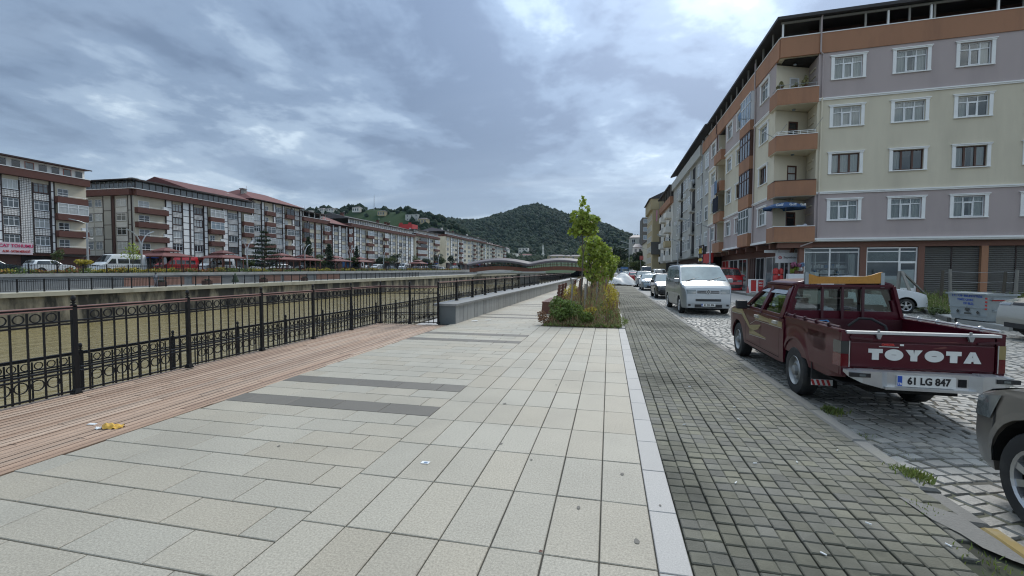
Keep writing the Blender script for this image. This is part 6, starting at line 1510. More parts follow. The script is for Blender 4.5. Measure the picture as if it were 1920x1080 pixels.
# bed
BW = .745
def bwid(x, z): return BW-.045*max(0, (.75-z)/.4)**2-.02*max(0, (z-.98)/.06)-.05*max(0, (-.95-x)/.28)**2
for sg in (1, -1):
    mb = MB(); xs = sorted(set(np.linspace(-1.235, .385, 24).tolist()+[min(.383, .445*math.cos(t)) for t in np.linspace(0, PI, 15)])); vs = []
    rows = np.linspace(0, 1, 9)
    for xx in xs:
        zb = .47
        if abs(xx) < .447: zb = max(zb, .335+math.sqrt(max(0, .447**2-xx**2))*.98)
        if xx < -.9: zb = .47+.06*((-.9-xx)/.33)
        for tt in rows: z = zb+(1.04-zb)*tt; flare = .018*math.exp(-((math.hypot(xx, z-.335)-.465)/.05)**2); vs.append((xx, sg*(bwid(xx, z)+flare), z))
    n = len(rows); mb.add(vs, [(i*n+k, i*n+k+1, (i+1)*n+k+1, (i+1)*n+k) for i in range(len(xs)-1) for k in range(n-1)]); mb.smooth = True; L0('bed_side', mb, 'paint_maroon', pk)
    mb = MB(); mb.box(-1.22, .385, min(sg*.70, sg*.745), max(sg*.70, sg*.745), .56, 1.035); mb.box(-1.235, .385, min(sg*.685, sg*.765), max(sg*.685, sg*.765), 1.035, 1.058); L0('bed_wall', mb, 'paint_maroon', pk)
    mb = MB(); mb.tube([(-1.2, sg*.735, 1.085), (.36, sg*.735, 1.085)], .014, 6)
    for xx in (-.95, -.62, -.28, .06, .34): mb.ring((xx, sg*.735, 1.085), .022, .016, 'x', 10)
    L0('rope_rail', mb, 'paint_maroon_dark' if sg > 0 else 'chrome', pk)
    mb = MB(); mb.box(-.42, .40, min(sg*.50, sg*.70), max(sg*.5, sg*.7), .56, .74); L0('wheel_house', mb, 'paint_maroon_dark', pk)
    # corner post with lamp: smoked lens above, red below, white edge strip
    mb = MB(); mb.box(-1.262, -1.20, min(sg*.665, sg*.742), max(sg*.665, sg*.742), .56, 1.04); L0('corner_post', mb, 'paint_maroon', pk)
    for z0, z1, m in ((.80, .94, 'lamp_smoke' if sg > 0 else 'paint_gold'), (.655, .797, 'lamp_red')):
        mb = MB(); mb.add([(-1.275, sg*.675, z0), (-1.262, sg*.748, z0), (-1.13, sg*.768, z0), (-1.13, sg*.768, z1), (-1.262, sg*.748, z1), (-1.275, sg*.675, z1), (-1.20, sg*.675, z0), (-1.2, sg*.675, z1)], [(0, 1, 4, 5), (1, 2, 3, 4), (0, 5, 7, 6)]); L0('tail_light', mb, m, pk)
    mb = MB(); mb.box(-1.282, -1.274, min(sg*.668, sg*.676), max(sg*.668, sg*.676), .655, .945); L0('lamp_trim', mb, 'alloy', pk)
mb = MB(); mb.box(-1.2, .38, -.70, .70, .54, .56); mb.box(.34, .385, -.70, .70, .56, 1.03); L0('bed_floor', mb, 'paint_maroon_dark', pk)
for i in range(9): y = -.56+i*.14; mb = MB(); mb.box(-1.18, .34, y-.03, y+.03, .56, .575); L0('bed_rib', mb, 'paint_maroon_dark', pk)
# tailgate: framed panel, lettering, hinged chrome top edge and two latches
mb = MB(); mb.box(-1.245, -1.20, -.66, .66, .635, 1.02); mb.box(-1.262, -1.245, -.655, .655, .66, .93); mb.box(-1.262, -1.245, -.655, .655, .945, 1.02); tg = L0('tailgate', mb, 'paint_maroon', pk)
bv = tg.modifiers.new('edge', 'BEVEL'); bv.width = .006; bv.segments = 2
mb = MB(); mb.box(-1.275, -1.19, -.70, .70, 1.025, 1.052); L0('top_rail', mb, 'chrome', pk)
for y in (.40, -.43): mb = MB(); mb.poly([(y-.03, 1.03), (y+.03, 1.03), (y+.012, .975), (y-.012, .975)], 'x', -1.295, -1.268); mb.lathe((-1.28, y, 1.045), [(.012, 0), (.012, .03)], 8); L0('latch', mb, 'steel', pk)
mb = MB(); mb.bar((-1.27, .67, .985), (-1.268, .45, .965), .02); mb.bar((-1.27, -.68, .975), (-1.268, -.50, .955), .02); L0('tailgate_rod', mb, 'paint_maroon_dark', pk)
def letter(ch, y0, w, z0, h, t=.052):
    """Block capitals as flat raised plates; y runs right to left seen from behind."""
    X = -1.2655; mb = MB(); P = lambda u, v: (y0-u*w, z0+v*h)
    d0, d1 = X-.003, X+.002; tw = t/w; th = t/h
    if ch == 'T': mb.poly([P(0, 1-th*.85), P(0, 1), P(1, 1), P(1, 1-th*.85)], 'x', d0, d1); mb.poly([P(.5-tw*.62, 0), P(.5-tw*.62, 1-th*.85), P(.5+tw*.62, 1-th*.85), P(.5+tw*.62, 0)], 'x', d0, d1)
    elif ch == 'Y':
        mb.poly([P(.5-tw*.6, 0), P(.5-tw*.6, .45), P(.5+tw*.6, .45), P(.5+tw*.6, 0)], 'x', d0, d1); mb.poly([P(.5-tw*.6, .45), P(0, 1), P(tw*1.35, 1), P(.5, .60), P(1-tw*1.35, 1), P(1, 1), P(.5+tw*.6, .45)], 'x', d0, d1)
    elif ch == 'A':
        mb.poly([P(0, 0), P(.36, 1), P(.5, 1), P(.5, .78), P(tw*1.25, 0)], 'x', d0, d1); mb.poly([P(1, 0), P(.64, 1), P(.5, 1), P(.5, .78), P(1-tw*1.25, 0)], 'x', d0, d1); mb.poly([P(.25, .17), P(.30, .17+th*.8), P(.70, .17+th*.8), P(.75, .17)], 'x', d0+.0004, d1)
    else:
        n = 28
        for i in range(n):
            a, b = 2*PI*i/n, 2*PI*(i+1)/n; q = lambda an, s: P(.5+.5*math.cos(an)*s[0], .5+.5*math.sin(an)*s[1]); i_ = (1-2.3*tw, 1-2.2*th)
            mb.poly([q(a, (1, 1.03)), q(b, (1, 1.03)), q(b, i_), q(a, i_)], 'x', d0, d1)
    L0('letter', mb, 'print_white', pk)
yy = .485
for ch, w in zip('TOYOTA', (.135, .172, .155, .172, .135, .155)):
    letter(ch, yy, w, .745, .120); yy -= w+.020
text('sticker', 'OMEZEL', .030, 'print_red', pk, (-1.2655, .30, .913), (PI/2, 0, -PI/2), .001, .002, sx=1.1)
mb = MB(); mb.box(-1.266, -1.262, .20, .385, .887, .893); mb.box(-1.266, -1.262, .155, .19, .905, .925); L0('sticker', mb, 'print_white', pk)
for q in ([(-.10, .885), (-.16, .90), (-.22, .915), (-.24, .90), (-.20, .888)], [(-.02, .955), (-.30, .965), (-.36, .957)]): mb = MB(); mb.poly(q, 'x', -1.2645, -1.262); L0('rust_patch', mb, 'roof_red', pk)
# galvanised step bumper
mb = MB()
sec = lambda yo: None
bx0, bx1 = -1.45, -1.28
def bseg(ya, yb, xa, xb, za0, za1, zb0, zb1):
    mb.add([(xa, ya, za0), (bx1, ya, za0+.03), (bx1, ya, za1), (xa, ya, za1), (xb, yb, zb0), (bx1, yb, zb0+.03), (bx1, yb, zb1), (xb, yb, zb1)], [(0, 1, 2, 3), (7, 6, 5, 4), (0, 4, 5, 1), (1, 5, 6, 2), (2, 6, 7, 3), (3, 7, 4, 0)])
for sg in (1, -1):
    bseg(sg*.73, sg*.62, -1.40, bx0, .575, .635, .52, .64); bseg(sg*.62, sg*.44, bx0, bx0, .52, .64, .475, .64); bseg(sg*.44, sg*.36, bx0, -1.385, .475, .64, .465, .64)
bseg(.36, -.36, -1.385, -1.385, .465, .64, .465, .64); mb.box(-1.44, -1.385, -.40, .40, .462, .49); mb.box(-1.45, -1.285, .45, .63, .6405, .648); mb.box(-1.45, -1.285, -.63, -.45, .6405, .648)
L0('bumper', mb, 'chrome', pk)
for sg in (1, -1):
    mb = MB(); mb.box(-1.462, -1.43, min(sg*.55, sg*.74), max(sg*.55, sg*.74), .585, .628); o = L0('bumper_end', mb, 'plastic_black', pk)
    mb = MB(); mb.box(-1.468, -1.460, min(sg*.60, sg*.655), max(sg*.60, sg*.655), .595, .618); L0('reflector', mb, 'lamp_glass', o)
    mb = MB(); mb.box(-.52, -.50, min(sg*.50, sg*.74), max(sg*.5, sg*.74), .26, .62); mb2 = L0('mud_flap', mb, 'rubber', pk)
    mb = MB(); mb.box(-.527, -.52, min(sg*.50, sg*.74), max(sg*.5, sg*.74), .26, .335); L0('reflective_strip', mb, 'print_white', mb2)
    for i in range(4): mb = MB(); y = sg*(.52+i*.058); mb.poly([(y, .262), (y+sg*.03, .262), (y+sg*.055, .333), (y+sg*.025, .333)], 'x', -.5285, -.5272); L0('red_stripe', mb, 'print_red', mb2)
mb = MB(); mb.box(-1.392, -1.384, -.34, -.27, .515, .595); L0('bumper_hole', mb, 'under_black', pk)
plate(pk, -1.398, .02, .555, '61 LG 847', False, .52, .112)
for (x, r) in ((0, .335), (2.86, .335)):
    for sg in (1, -1): wheel(pk, x, sg*.655, r, .19, 'steel')
wells(pk, PC, .765)
mb = MB(); mb.box(-1.15, .5, -.42, .42, .36, .52); mb.tube([(0, -.6, .335), (0, .6, .335)], .06, 8); mb.lathe((0, 0, .335), [(.02, -.14), (.15, -.05), (.15, .05), (.02, .14)], 10, 'x'); L0('chassis', mb, 'under_black', pk)
mb = MB(); mb.box(-1.2, -.40, -.69, .69, .44, .46); mb.box(.45, 2.4, -.68, .68, .28, .33); L0('shade_plate', mb, 'under_black', pk)  # dark plates added to deepen the shade under the truck
for sg in (1, -1): mb = MB(); mb.box(2.06, 2.17, min(sg*.80, sg*.99), max(sg*.80, sg*.99), 1.01, 1.17); mb.bar((2.12, sg*.70, 1.04), (2.12, sg*.82, 1.06), .05); o = L0('mirror', mb, 'plastic_black', pk); bv = o.modifiers.new('round', 'BEVEL'); bv.width = .03; bv.segments = 3
mb = MB(); PC.face(mb, -.7, .7, .36, .50, True, .05); L0('front_bumper', mb, 'plastic_black', pk)
# plank held on the roof by two steel uprights (a load: a thing of its own)
pl = thing('roof_plank', 'orange varnished plank with scooped top and knot mark, fixed above the pickup cab', 'plank', (3.285, 6.80, RZ), R(PK_H))
mb = MB(); top = [(.47, 1.672), (.445, 1.672), (.39, 1.655), (.33, 1.632), (0, 1.632), (-.26, 1.638), (-.34, 1.655), (-.43, 1.69), (-.47, 1.70)]
mb.poly(top+[(-.47, 1.54), (.47, 1.525)], 'x', .40, .425); L0('board', mb, 'wood_orange', pl)
for y in (.475, -.475): mb = MB(); mb.box(.395, .45, y-.022, y+.022, 1.48, 1.69); L0('bracket', mb, 'galv', pl)
bg_ = thing('rag', 'pale blue rag lying behind the rear window of the pickup', 'rag', (3.285, 6.80, RZ), R(PK_H)); mb = MB(); mb.grid(lambda u, v: (.52+.16*v, .0+.26*u, 1.10+.09*math.sin(u*PI)*math.sin(v*PI)+.012*math.sin(u*17+v*9)), 12, 8); mb.smooth = True; L0('cloth', mb, 'cloth_white', bg_)
bk_ = thing('box', 'flat yellow box behind the rear window of the pickup', 'box', (3.285, 6.80, RZ), R(PK_H)); mb = MB(); mb.bar((.55, -.12, 1.12), (.60, -.32, 1.07), .10, .04); L0('carton', mb, 'print_yellow', bk_)
hs_ = thing('hose', 'black hose loop lying in the pickup bed', 'hose', (3.285, 6.80, RZ), R(PK_H)); mb = MB(); mb.tube([(.2, .02, .95), (.18, -.10, 1.06), (.12, -.22, 1.06), (.02, -.33, .98), (-.05, -.36, .80), (-.06, -.36, .58)], .018, 7); L0('tube', mb, 'rubber', hs_)
hs2 = thing('hose', 'short blue hose bent over the front left corner of the pickup bed', 'hose', (3.285, 6.80, RZ), R(PK_H)); mb = MB(); mb.tube([(.1, .47, .60), (.12, .47, .9), (.1, .42, 1.02), (.05, .34, 1.03), (.0, .30, .95), (.0, .30, .62)], .014, 7); L0('tube', mb, 'plastic_blue', hs2)
# ---------------- silver van facing the camera
van, VC = car('van', 'van', 'silver passenger van facing the camera, parked at the kerb beyond the maroon pickup', 'van', on_road(3.66, 20.55), -88.5, 'paint_silver', None, 'car_glass_light', 'alloy')
mb = MB(); VC.face(mb, -.50, .50, .885, .90, True, .018); VC.face(mb, -.50, .50, .93, .94, True, .018); L0('grille_bar', mb, 'alloy', van)
for sg in (1, -1): mb = MB(); VC.face(mb, sg*.64, sg*.73, .36, .43, True, .014); L0('fog_lamp', mb, 'plastic_black', van)
mb = MB(); VC.face(mb, -.46, .46, .54, .63, True, .016); L0('lower_grille', mb, 'plastic_black', van)
mb = MB(); mb.ring((0, 0, 0), .075, .012, 'x', 24, .01)
for y0, z0, y1, z1 in ((-.042, .05, -.014, .0), (.042, .05, .014, .0), (-.014, .0, 0, .03), (.014, 0, 0, .03), (-.066, .02, -.03, -.062), (-.03, -.062, 0, -.008), (0, -.008, .03, -.062), (.03, -.062, .066, .02)): mb.bar((0, y0, z0), (0, y1, z1), .010, .008, (1, 0, 0))
bd = put('badge', mb.mesh('badge', 'chrome'), van, (3.905, 0, .90))
mb = MB(); mb.lathe((3.885, 0, .90), [(.07, 0), (.07, .008)], 20, 'x'); L0('badge_plate', mb, 'plastic_black', van)
plate(van, 3.925, 0, .40, '61 DK 856', True, .50, .105)
for sg in (1, -1): mb = MB(); mb.tube([(-.6, sg*.72, 2.0), (1.9, sg*.72, 2.0)], .02, 6); L0('roof_rail', mb, 'plastic_black', van)
for y in (.1, -.7): mb = MB(); mb.bar((3.2, y, 1.30), (2.98, y+.55, 1.45), .02); L0('wiper', mb, 'plastic_black', van)
for y in (.46, -.42): mb = MB(); mb.box(2.05, 2.2, y-.24, y+.24, 1.2, 1.60); L0('seat', mb, 'plastic_black', van)
# ---------------- row of cars along the kerb behind it
c1_, cc1 = car('hatch', 'car', 'black boxy hatchback with roof rack, parked right behind the silver van', 'car', on_road(3.62, 30.0), -90, 'paint_black', 'cars parked along the kerb', 'car_glass_light', 'steel', '61 EA 214')
mb = MB(); [mb.box(-.1+k*.28, -.06+k*.28, -.58, .58, 1.60, 1.64) for k in range(5)]; [mb.bar((-.1, s_*.58, 1.62), (1.1, s_*.58, 1.62), .03) for s_ in (1, -1)]; [mb.bar((x_, s_*.58, 1.48), (x_, s_*.58, 1.62), .03) for x_ in (0, 1.0) for s_ in (1, -1)]; L0('roof_rack', mb, 'plastic_black', c1_)
for sg in (1, -1): mb = MB(); mb.lathe((3.21, sg*.58, .70), [(.085, 0), (.08, .02), (.03, .028)], 14, 'x'); mb.lathe((3.21, sg*.38, .70), [(.075, 0), (.07, .02), (.03, .028)], 14, 'x'); L0('round_lamp', mb, 'lamp_glass', c1_)
mb = MB(); cc1.face(mb, -.74, .74, .44, .54, True, .06); L0('front_bumper', mb, 'plastic_black', c1_)
c2_, cc2 = car('sedan', 'car', 'steel blue saloon with upright chrome grille, behind the black hatchback', 'car', on_road(3.62, 41.6), -90, 'paint_steelblue', 'cars parked along the kerb', 'car_glass_light', 'alloy', '61 FK 330')
mb = MB(); cc2.face(mb, -.24, .24, .58, .78, True, .03); L0('chrome_grille', mb, 'chrome', c2_); mb = MB(); cc2.face(mb, -.20, .20, .60, .76, True, .036); L0('grille_core', mb, 'plastic_black', c2_)
car('suv', 'car', 'dark grey tall car behind the steel blue saloon', 'car', on_road(3.75, 50.0), -90, 'paint_grey', 'cars parked along the kerb', 'car_glass_light')
rc, _ = car('hatch', 'car', 'red hatchback seen from behind, between the dark grey and the white car', 'car', on_road(3.55, 66.8), 90, 'paint_red', 'cars parked along the kerb', 'car_glass_light')
car('suv', 'car', 'white car with dark bumper behind the red hatchback', 'car', on_road(4.1, 80), -90, 'paint_white', 'cars parked along the kerb', 'car_glass_light')
car('sedan', 'car', 'silver saloon behind the white car far up the kerb', 'car', on_road(4.0, 98), -90, 'paint_silver', 'cars parked along the kerb', 'car_glass_light')
car('sedan', 'car', 'white saloon before the blue truck far up the street', 'car', on_road(4.2, 118), -90, 'paint_white', 'cars parked along the kerb', 'car_glass_light')
car('van', 'van', 'white high van in the street beyond the dark grey car', 'van', on_road(7.6, 72), -90, 'paint_white', 'white vans in the street', 'car_glass')
car('minibus', 'van', 'cream box van in the street, its dark screen towards the camera', 'van', on_road(7.2, 92), -90, 'paint_beige', 'white vans in the street', 'car_glass')
car('hatch', 'car', 'silver car by the shop pavement, half hidden by the silver van', 'car', on_road(8.5, 52), -90, 'paint_silver', None, 'car_glass_light')
def truck(name, label, loc, head, cab_m, box_m, h=3.0, front=True):
    a = R(head); t = thing(name, label, 'truck', loc, a)
    mb = MB(); mb.box(2.2, 3.9, -1.05, 1.05, .5, 2.35); mb.poly([(2.2, 2.35), (3.7, 2.35), (3.5, 2.6), (2.3, 2.6)], 'y', -1.0, 1.0); L0('cab', mb, cab_m, t)
    mb = MB(); mb.box(3.9, 3.93, -.92, .92, 1.4, 2.2); L0('windscreen', mb, 'car_glass_light', t); mb = MB(); mb.box(3.9, 3.95, -1.0, 1.0, .5, .85); L0('bumper', mb, 'paint_white', t)
    mb = MB(); mb.box(-3, 2.1, -1.15, 1.15, .9, h); L0('cargo_box', mb, box_m, t)
    for sg in (1, -1):
        mb = MB(); mb.box(3.9, 3.94, min(sg*.7, sg*.95), max(sg*.7, sg*.95), .9, 1.1); L0('headlight', mb, 'lamp_glass', t)
        mb = MB(); mb.box(2.5, 3.2, min(sg*1.05, sg*1.06), max(sg*1.05, sg*1.06), 1.4, 2.2); L0('side_window', mb, 'car_glass', t)
        for x in (-1.6, 3.0): wheel(t, x, sg*.95, .45, .28, 'steel')
    return t
truck('truck', 'blue truck with white front far up the street', (4.9, 150, RZ), -90, 'paint_blue', 'paint_blue', 2.9)
truck('truck', 'white flatbed truck seen side on at the end of the street', (1.0, 168, RZ), 5, 'paint_white', 'galv_light', 1.9)
# ---------------- other vehicles about the square
rv, RC = car('van', 'van', 'red van with dark bumper, parked before the shops behind the silver van', 'van', on_road(9.75, 40.6), -95, 'paint_red', None, 'car_glass', 'steel', '61 BC 105')
mb = MB(); RC.face(mb, -.8, .8, .34, .62, True, .03); L0('front_bumper', mb, 'plastic_black', rv); mb = MB(); RC.face(mb, -.78, .78, .18, .335, True, .025); L0('bumper_skirt', mb, 'paint_red', rv)
wc, _ = car('hatch', 'car', 'white car parked behind the maroon pickup, its nose towards the rough lot', 'car', on_road(10.7, 21.9), -6, 'paint_white', None, 'car_glass', 'alloy')
bc, _ = car('suv', 'car', 'beige car at the right edge, only its front wheel and nose in view', 'car', on_road(12.15, 13.3), 178, 'paint_beige', None, 'car_glass', 'alloy')
su, SCAR = car('crossover', 'car', 'taupe car at the lower right corner, its front wheel by the yellow kerb', 'car', on_road(3.52, 2.07), 87.5, 'paint_taupe', None, 'car_glass', 'multi')
mb = MB(); SCAR.side(mb, ((3.02, .34), (3.05, .34), (3.0, .80), (2.98, .80)), 1, .003, 4); L0('bumper_seam', mb, 'plastic_black', su)
for sg in (1, -1): mb = MB(); SCAR.side(mb, ((3.04, .64), (3.33, .60), (3.26, .76), (2.92, .84)), sg, .010, 5); mb.smooth = True; L0('headlight', mb, 'lamp_glass', su)
for sg in (1, -1):
    mb = MB()
    for i in range(14):
        a, b = PI*i/14, PI*(i+1)/14; r0, r1 = .405, .455
        mb.add([(2.62+r*math.cos(t), sg*(SCAR.wid(2.62+r*math.cos(t), .335+r*math.sin(t))+.014), .335+r*math.sin(t)) for t, r in ((a, r0), (b, r0), (b, r1), (a, r1))], [(0, 1, 2, 3)])
    L0('arch_trim', mb, 'paint_taupe', su)
# ---------------- vehicles across the river, on the far street
FZ = lambda y: .84+bz(y)
protos = {}
def far_car(kind, paint, label, y, x, head, cat='car', group='cars parked across the river', glass='car_glass'):
    key = (kind, paint)
    if key in protos:
        src, C = protos[key]; mx = (C.x0+C.x1)/2; a = R(head)
        return dup(src, (x-mx*math.cos(a), y-mx*math.sin(a), FZ(y)), a, label, None, group)
    t, C = car(kind, 'van' if kind in ('van', 'minibus') else 'car', label, cat, (x, y, FZ(y)), head, paint, group, glass, 'alloy', None, False, 0); protos[key] = (t, C); return t
far_car('suv', 'paint_darkgreen', 'dark green car at the left end of the far street', 35.4, -66.5, 90)
far_car('suv', 'paint_white', 'white estate car across the river, left of the white minibus', 40.2, -65.8, 90)
far_car('sedan', 'paint_black', 'dark saloon across the river, behind the yellow shrub', 43.6, -71, 90)
far_car('minibus', 'paint_white', 'white minibus across the river under the forked street lamp', 47.7, -65.5, -90, 'van', 'minibuses across the river')
far_car('minibus', 'paint_red', 'bright red minibus across the river behind the first kiosk', 56.8, -66.5, -90, 'van', 'minibuses across the river')
far_car('minibus', 'paint_white', 'white minibus across the river behind the second kiosk', 65.0, -67.5, -90, 'van', 'minibuses across the river')
far_car('hatch', 'paint_silver', 'silver car across the river between the red and the white minibus', 61.0, -70.5, 90)
far_car('hatch', 'paint_white', 'white hatchback across the river under the spreading conifer', 70.2, -70, 90)
far_car('sedan', 'paint_white', 'white saloon across the river right of the pale awning', 76.6, -69, 90)
far_car('hatch', 'paint_white', 'white hatchback across the river before the fourth kiosk', 81.5, -70, -90)
far_car('suv', 'paint_white', 'white tall car across the river left of the cypress', 86.0, -71, 90)
far_car('sedan', 'paint_silver', 'silver saloon across the river between cypress and dark fir', 91.0, -70, 90)
far_car('hatch', 'paint_white', 'white hatchback across the river behind the blue truck', 114.5, -67.5, 90)
far_car('van', 'paint_white', 'white van across the river right of the blue truck', 118.5, -66.5, -90, 'van')
far_car('hatch', 'paint_silver', 'silver hatchback across the river beyond the white van', 127.5, -66.5, 90)
far_car('minibus', 'paint_white', 'white minibus across the river beside the last kiosk', 139.5, -68, -90, 'van', 'minibuses across the river')
for i, y in enumerate((146, 152, 158.5, 164, 170, 176, 183, 189)):
    far_car(('hatch', 'sedan', 'suv', 'van')[i % 4], ('paint_white', 'paint_silver')[(i // 2) % 2], 'small far car in the row leading to the covered bridge, across the river', y, -66.5-(i % 3), 90, 'car', 'far cars near the covered bridge')
tr2 = truck('truck', 'blue box truck with white cab across the river behind a forked lamp', (-66.5, 106.0, FZ(106)), 90, 'paint_white', 'paint_blue', 3.2)
# ================================================================== PLANTS
def leaves(name, C, size, m, parent=None, shape='leaf', kind=None, rs=NR, upright=False, flat=0.0, off=None):
    V, F = leafcloud(np.asarray(C, float), size, shape, flat, rs, upright)
    if off is None: off = BASE.get(root(parent).name, (0, 0, 0)) if parent is not None else (0, 0, 0)
    me = fastmesh(name, V-np.asarray(off), F, m); return put(name, me, parent, kind=kind)
def tree(name, label, cat, x, y, z0, trunk_top, r, clump, n, size, m, group=None, shape='leaf', seed=1, bend=.1, limbs=5):
    """Tapered, slightly bent trunk with limbs into each clump, crown of separate leaves."""
    rs = np.random.RandomState(seed); t = thing(name, label, cat, (x, y, z0), 0, group)
    mb = MB(); pts = [(x+bend*math.sin(k*1.3+seed)*k/6, y+bend*math.cos(k*1.7)*k/6, z0-.1+(trunk_top-z0+.1)*k/6) for k in range(7)]
    mb.tube(pts, [r*(1-.10*k) for k in range(7)], 8)
    cs = np.array([(x+c[0], y+c[1], c[2]) for c in clump]); rr = np.array([c[3:6] if len(c) > 4 else (c[3],)*3 for c in clump])
    for c in cs[:limbs+4]:
        k = min(6, max(2, int((c[2]-z0-.5)/(trunk_top-z0)*6))); p = Vector(pts[min(k, 5)])
        q = Vector(c); mid = (p+q)/2+Vector((0, 0, .12*(q-p).length)); mb.tube([p, mid, q], [r*.45, r*.3, r*.1], 5)
    mb.smooth = True; link('trunk', mb, 'bark', t)
    leaves('crown', clumps(cs, rr, n, rs), size, m, t, shape, rs=rs); return t
# ---- the planter strip: earth, weeds, shrubs, stakes and young trees
g = MB(); g.poly([(-1.88, 12.52), (.28, 12.52), (.28, 60), (-1.88, 60)], 'z', -.06, .02); struct('planter_earth', g, 'earth', fix=True)
g = MB(); g.box(.285, .452, 12.5, 60, -.06, .03); struct('planter_edging', g, 'granite_grey')
rs = np.random.RandomState(21)
def strip(n, y0, y1, z0, z1, x0=-1.75, x1=.35, p=1.6):
    y = y0+(y1-y0)*rs.rand(n)**p; return np.stack([rs.uniform(x0, x1, n), y, rs.uniform(z0, z1, n)**1.0], -1)
# height of the weeds varies in drifts; lower at the left front, taller towards the path
def weed_pts(n, y0, y1, hmax, p=1.5):
    y = y0+(y1-y0)*rs.rand(n)**p; x = rs.uniform(-1.8, .36, n)
    h = hmax*(.15+1.15*vnoise(x*4.5+50, y*3, 1.0, 5)**1.3)*(.45+.55*np.clip((x+1.8)/.9, 0, 1))*np.clip((y-y0+.2)/.9, .22, 1)*np.clip((.62-x)/.5, .35, 1)
    return np.stack([x, y, .02+h*rs.rand(n)**.8], -1)
leaves('planter_weeds', weed_pts(9500, 12.5, 30, 1.0), .10, 'leaf_olive', shape='blade', kind='stuff', rs=rs, upright=True)
leaves('planter_undergrowth', weed_pts(9000, 12.5, 40, .5), .075, 'leaf_weed', kind='stuff', rs=rs)
leaves('planter_dry_stalks', weed_pts(2600, 12.6, 26, 1.45), .15, 'leaf_dry', shape='blade', kind='stuff', rs=rs, upright=True)
def shrub(name, label, x, y, z, cl, n, size, m, shape='leaf', seed=3, stem=True):
    r2 = np.random.RandomState(seed); t = thing(name, label, 'shrub', (x, y, z))
    cs = np.array([(x+c[0], y+c[1], z+c[2]) for c in cl]); rr = np.array([c[3:6] for c in cl])
    if stem:
        mb = MB()
        for c in cs: mb.tube([(x+.1*(c[0]-x), y, z), ((x+c[0])/2, (y+c[1])/2, z+.55*(c[2]-z)), tuple(c)], [.014, .010, .005], 5)
        link('stems', mb, 'bark', t)
    leaves('foliage', clumps(cs, rr, n, r2, .3), size, m, t, shape, rs=r2); return t
shrub('bushy_weed', 'bright green bushy weed at the front left corner of the planter', -1.15, 12.95, .02, [(-.25, -.05, .28, .32, .25, .25), (.15, 0, .38, .30, .25, .30), (-.05, .2, .45, .3, .3, .28), (.5, -.1, .22, .25, .2, .2), (-.35, .4, .5, .28, .3, .3)], 2600, .065, 'leaf_weed', 'maple', 4)
shrub('flowering_shrub', 'tall yellow leaved shrub at the right edge of the planter', .02, 14.2, .02, [(0, 0, .55, .22, .35, .22), (.08, .2, .78, .24, .4, .24), (-.12, -.2, .35, .18, .25, .18), (.14, -.3, .62, .16, .22, .2), (.0, .9, .95, .2, .5, .22)], 1700, .06, 'leaf_yellow', seed=6)
shrub('flowering_shrub', 'small yellow leaved shrub low in the middle of the planter front', -.55, 13.0, .02, [(0, 0, .38, .16, .15, .14), (-.16, .1, .30, .14, .14, .12), (.12, .1, .46, .1, .14, .1)], 420, .05, 'leaf_yellow', seed=7)
shrub('flowering_shrub', 'yellow green shrub behind the wooden bench', -1.35, 15.4, .02, [(0, 0, .7, .22, .3, .3), (.1, .4, .9, .2, .3, .25)], 600, .06, 'leaf_yellow', seed=8)
shrub('weed', 'low green weed spilling over the planter edge onto the path', .38, 12.9, .02, [(0, 0, .14, .16, .22, .14), (.06, .25, .1, .14, .2, .1)], 520, .06, 'grass', 'blade', 9, False)
shrub('weed', 'reddish dry weed at the left foot of the planter', -1.82, 12.75, .02, [(0, 0, .15, .22, .16, .14), (-.1, .15, .25, .14, .14, .16)], 420, .06, 'leaf_dry', 'leaf', 10)
shrub('weed', 'reddish dry ground weed along the front of the planter', -1.05, 12.58, .0, [(0, 0, .06, .35, .08, .05), (.4, 0, .05, .25, .08, .04)], 260, .055, 'leaf_dry', 'leaf', 12, False)
for i, (x, y, h, lean, lab) in enumerate(((-1.25, 14.6, 1.25, .10, 'grey wooden stake behind the bright green weed'), (-1.12, 16.6, 1.35, -.28, 'leaning pale stake beside the tall young tree'), (-.78, 15.0, 1.15, .02, 'grey stake in the middle of the planter weeds'), (-.45, 16.2, 1.2, .05, 'dark stake under the bushy young tree'), (-.1, 17.5, 1.25, .0, 'thin grey stake at the right side of the planter'), (-.95, 19.5, 1.3, .04, 'grey stake well back in the planter'))):
    mb = MB(); mb.tube([(x, y, 0), (x+lean*.5, y, h*.5), (x+lean, y, h)], [.035, .032, .03], 7); tag(link('wooden_stake', mb, 'wood_grey'), lab, 'stake', 'stakes in the planter')
tree('young_tree', 'tall thin young plane tree with open bright crown rising from the planter', 'tree', -.92, 15.6, 0, 3.35, .035, [(.0, 0, 3.05, .36, .36, .26), (.18, .05, 3.3, .38, .36, .28), (-.12, 0, 3.42, .34, .3, .26), (.30, 0, 3.0, .26, .26, .2), (.06, .1, 3.75, .2, .2, .22), (-.25, 0, 2.95, .22, .2, .18), (.42, 0, 3.35, .22, .2, .12), (.02, 0, 4.0, .12, .12, .14)], 700, .135, 'leaf_bright', 'young trees in the planter', 'maple', 3, .06)
tree('young_tree', 'bushy bright young plane tree beside the tall thin one', 'tree', -.72, 18.6, 0, 2.6, .045, [(-.15, 0, 2.35, .42, .5, .32), (.25, .1, 2.5, .45, .5, .34), (.05, 0, 2.8, .4, .45, .22), (.5, 0, 2.2, .3, .4, .28), (-.28, .1, 2.0, .3, .4, .3), (.35, .3, 1.75, .36, .5, .35), (.68, .1, 2.4, .18, .2, .15), (0, 0, 1.5, .3, .4, .35), (.3, .1, 1.15, .28, .4, .3)], 1350, .135, 'leaf_bright', 'young trees in the planter', 'maple', 5)
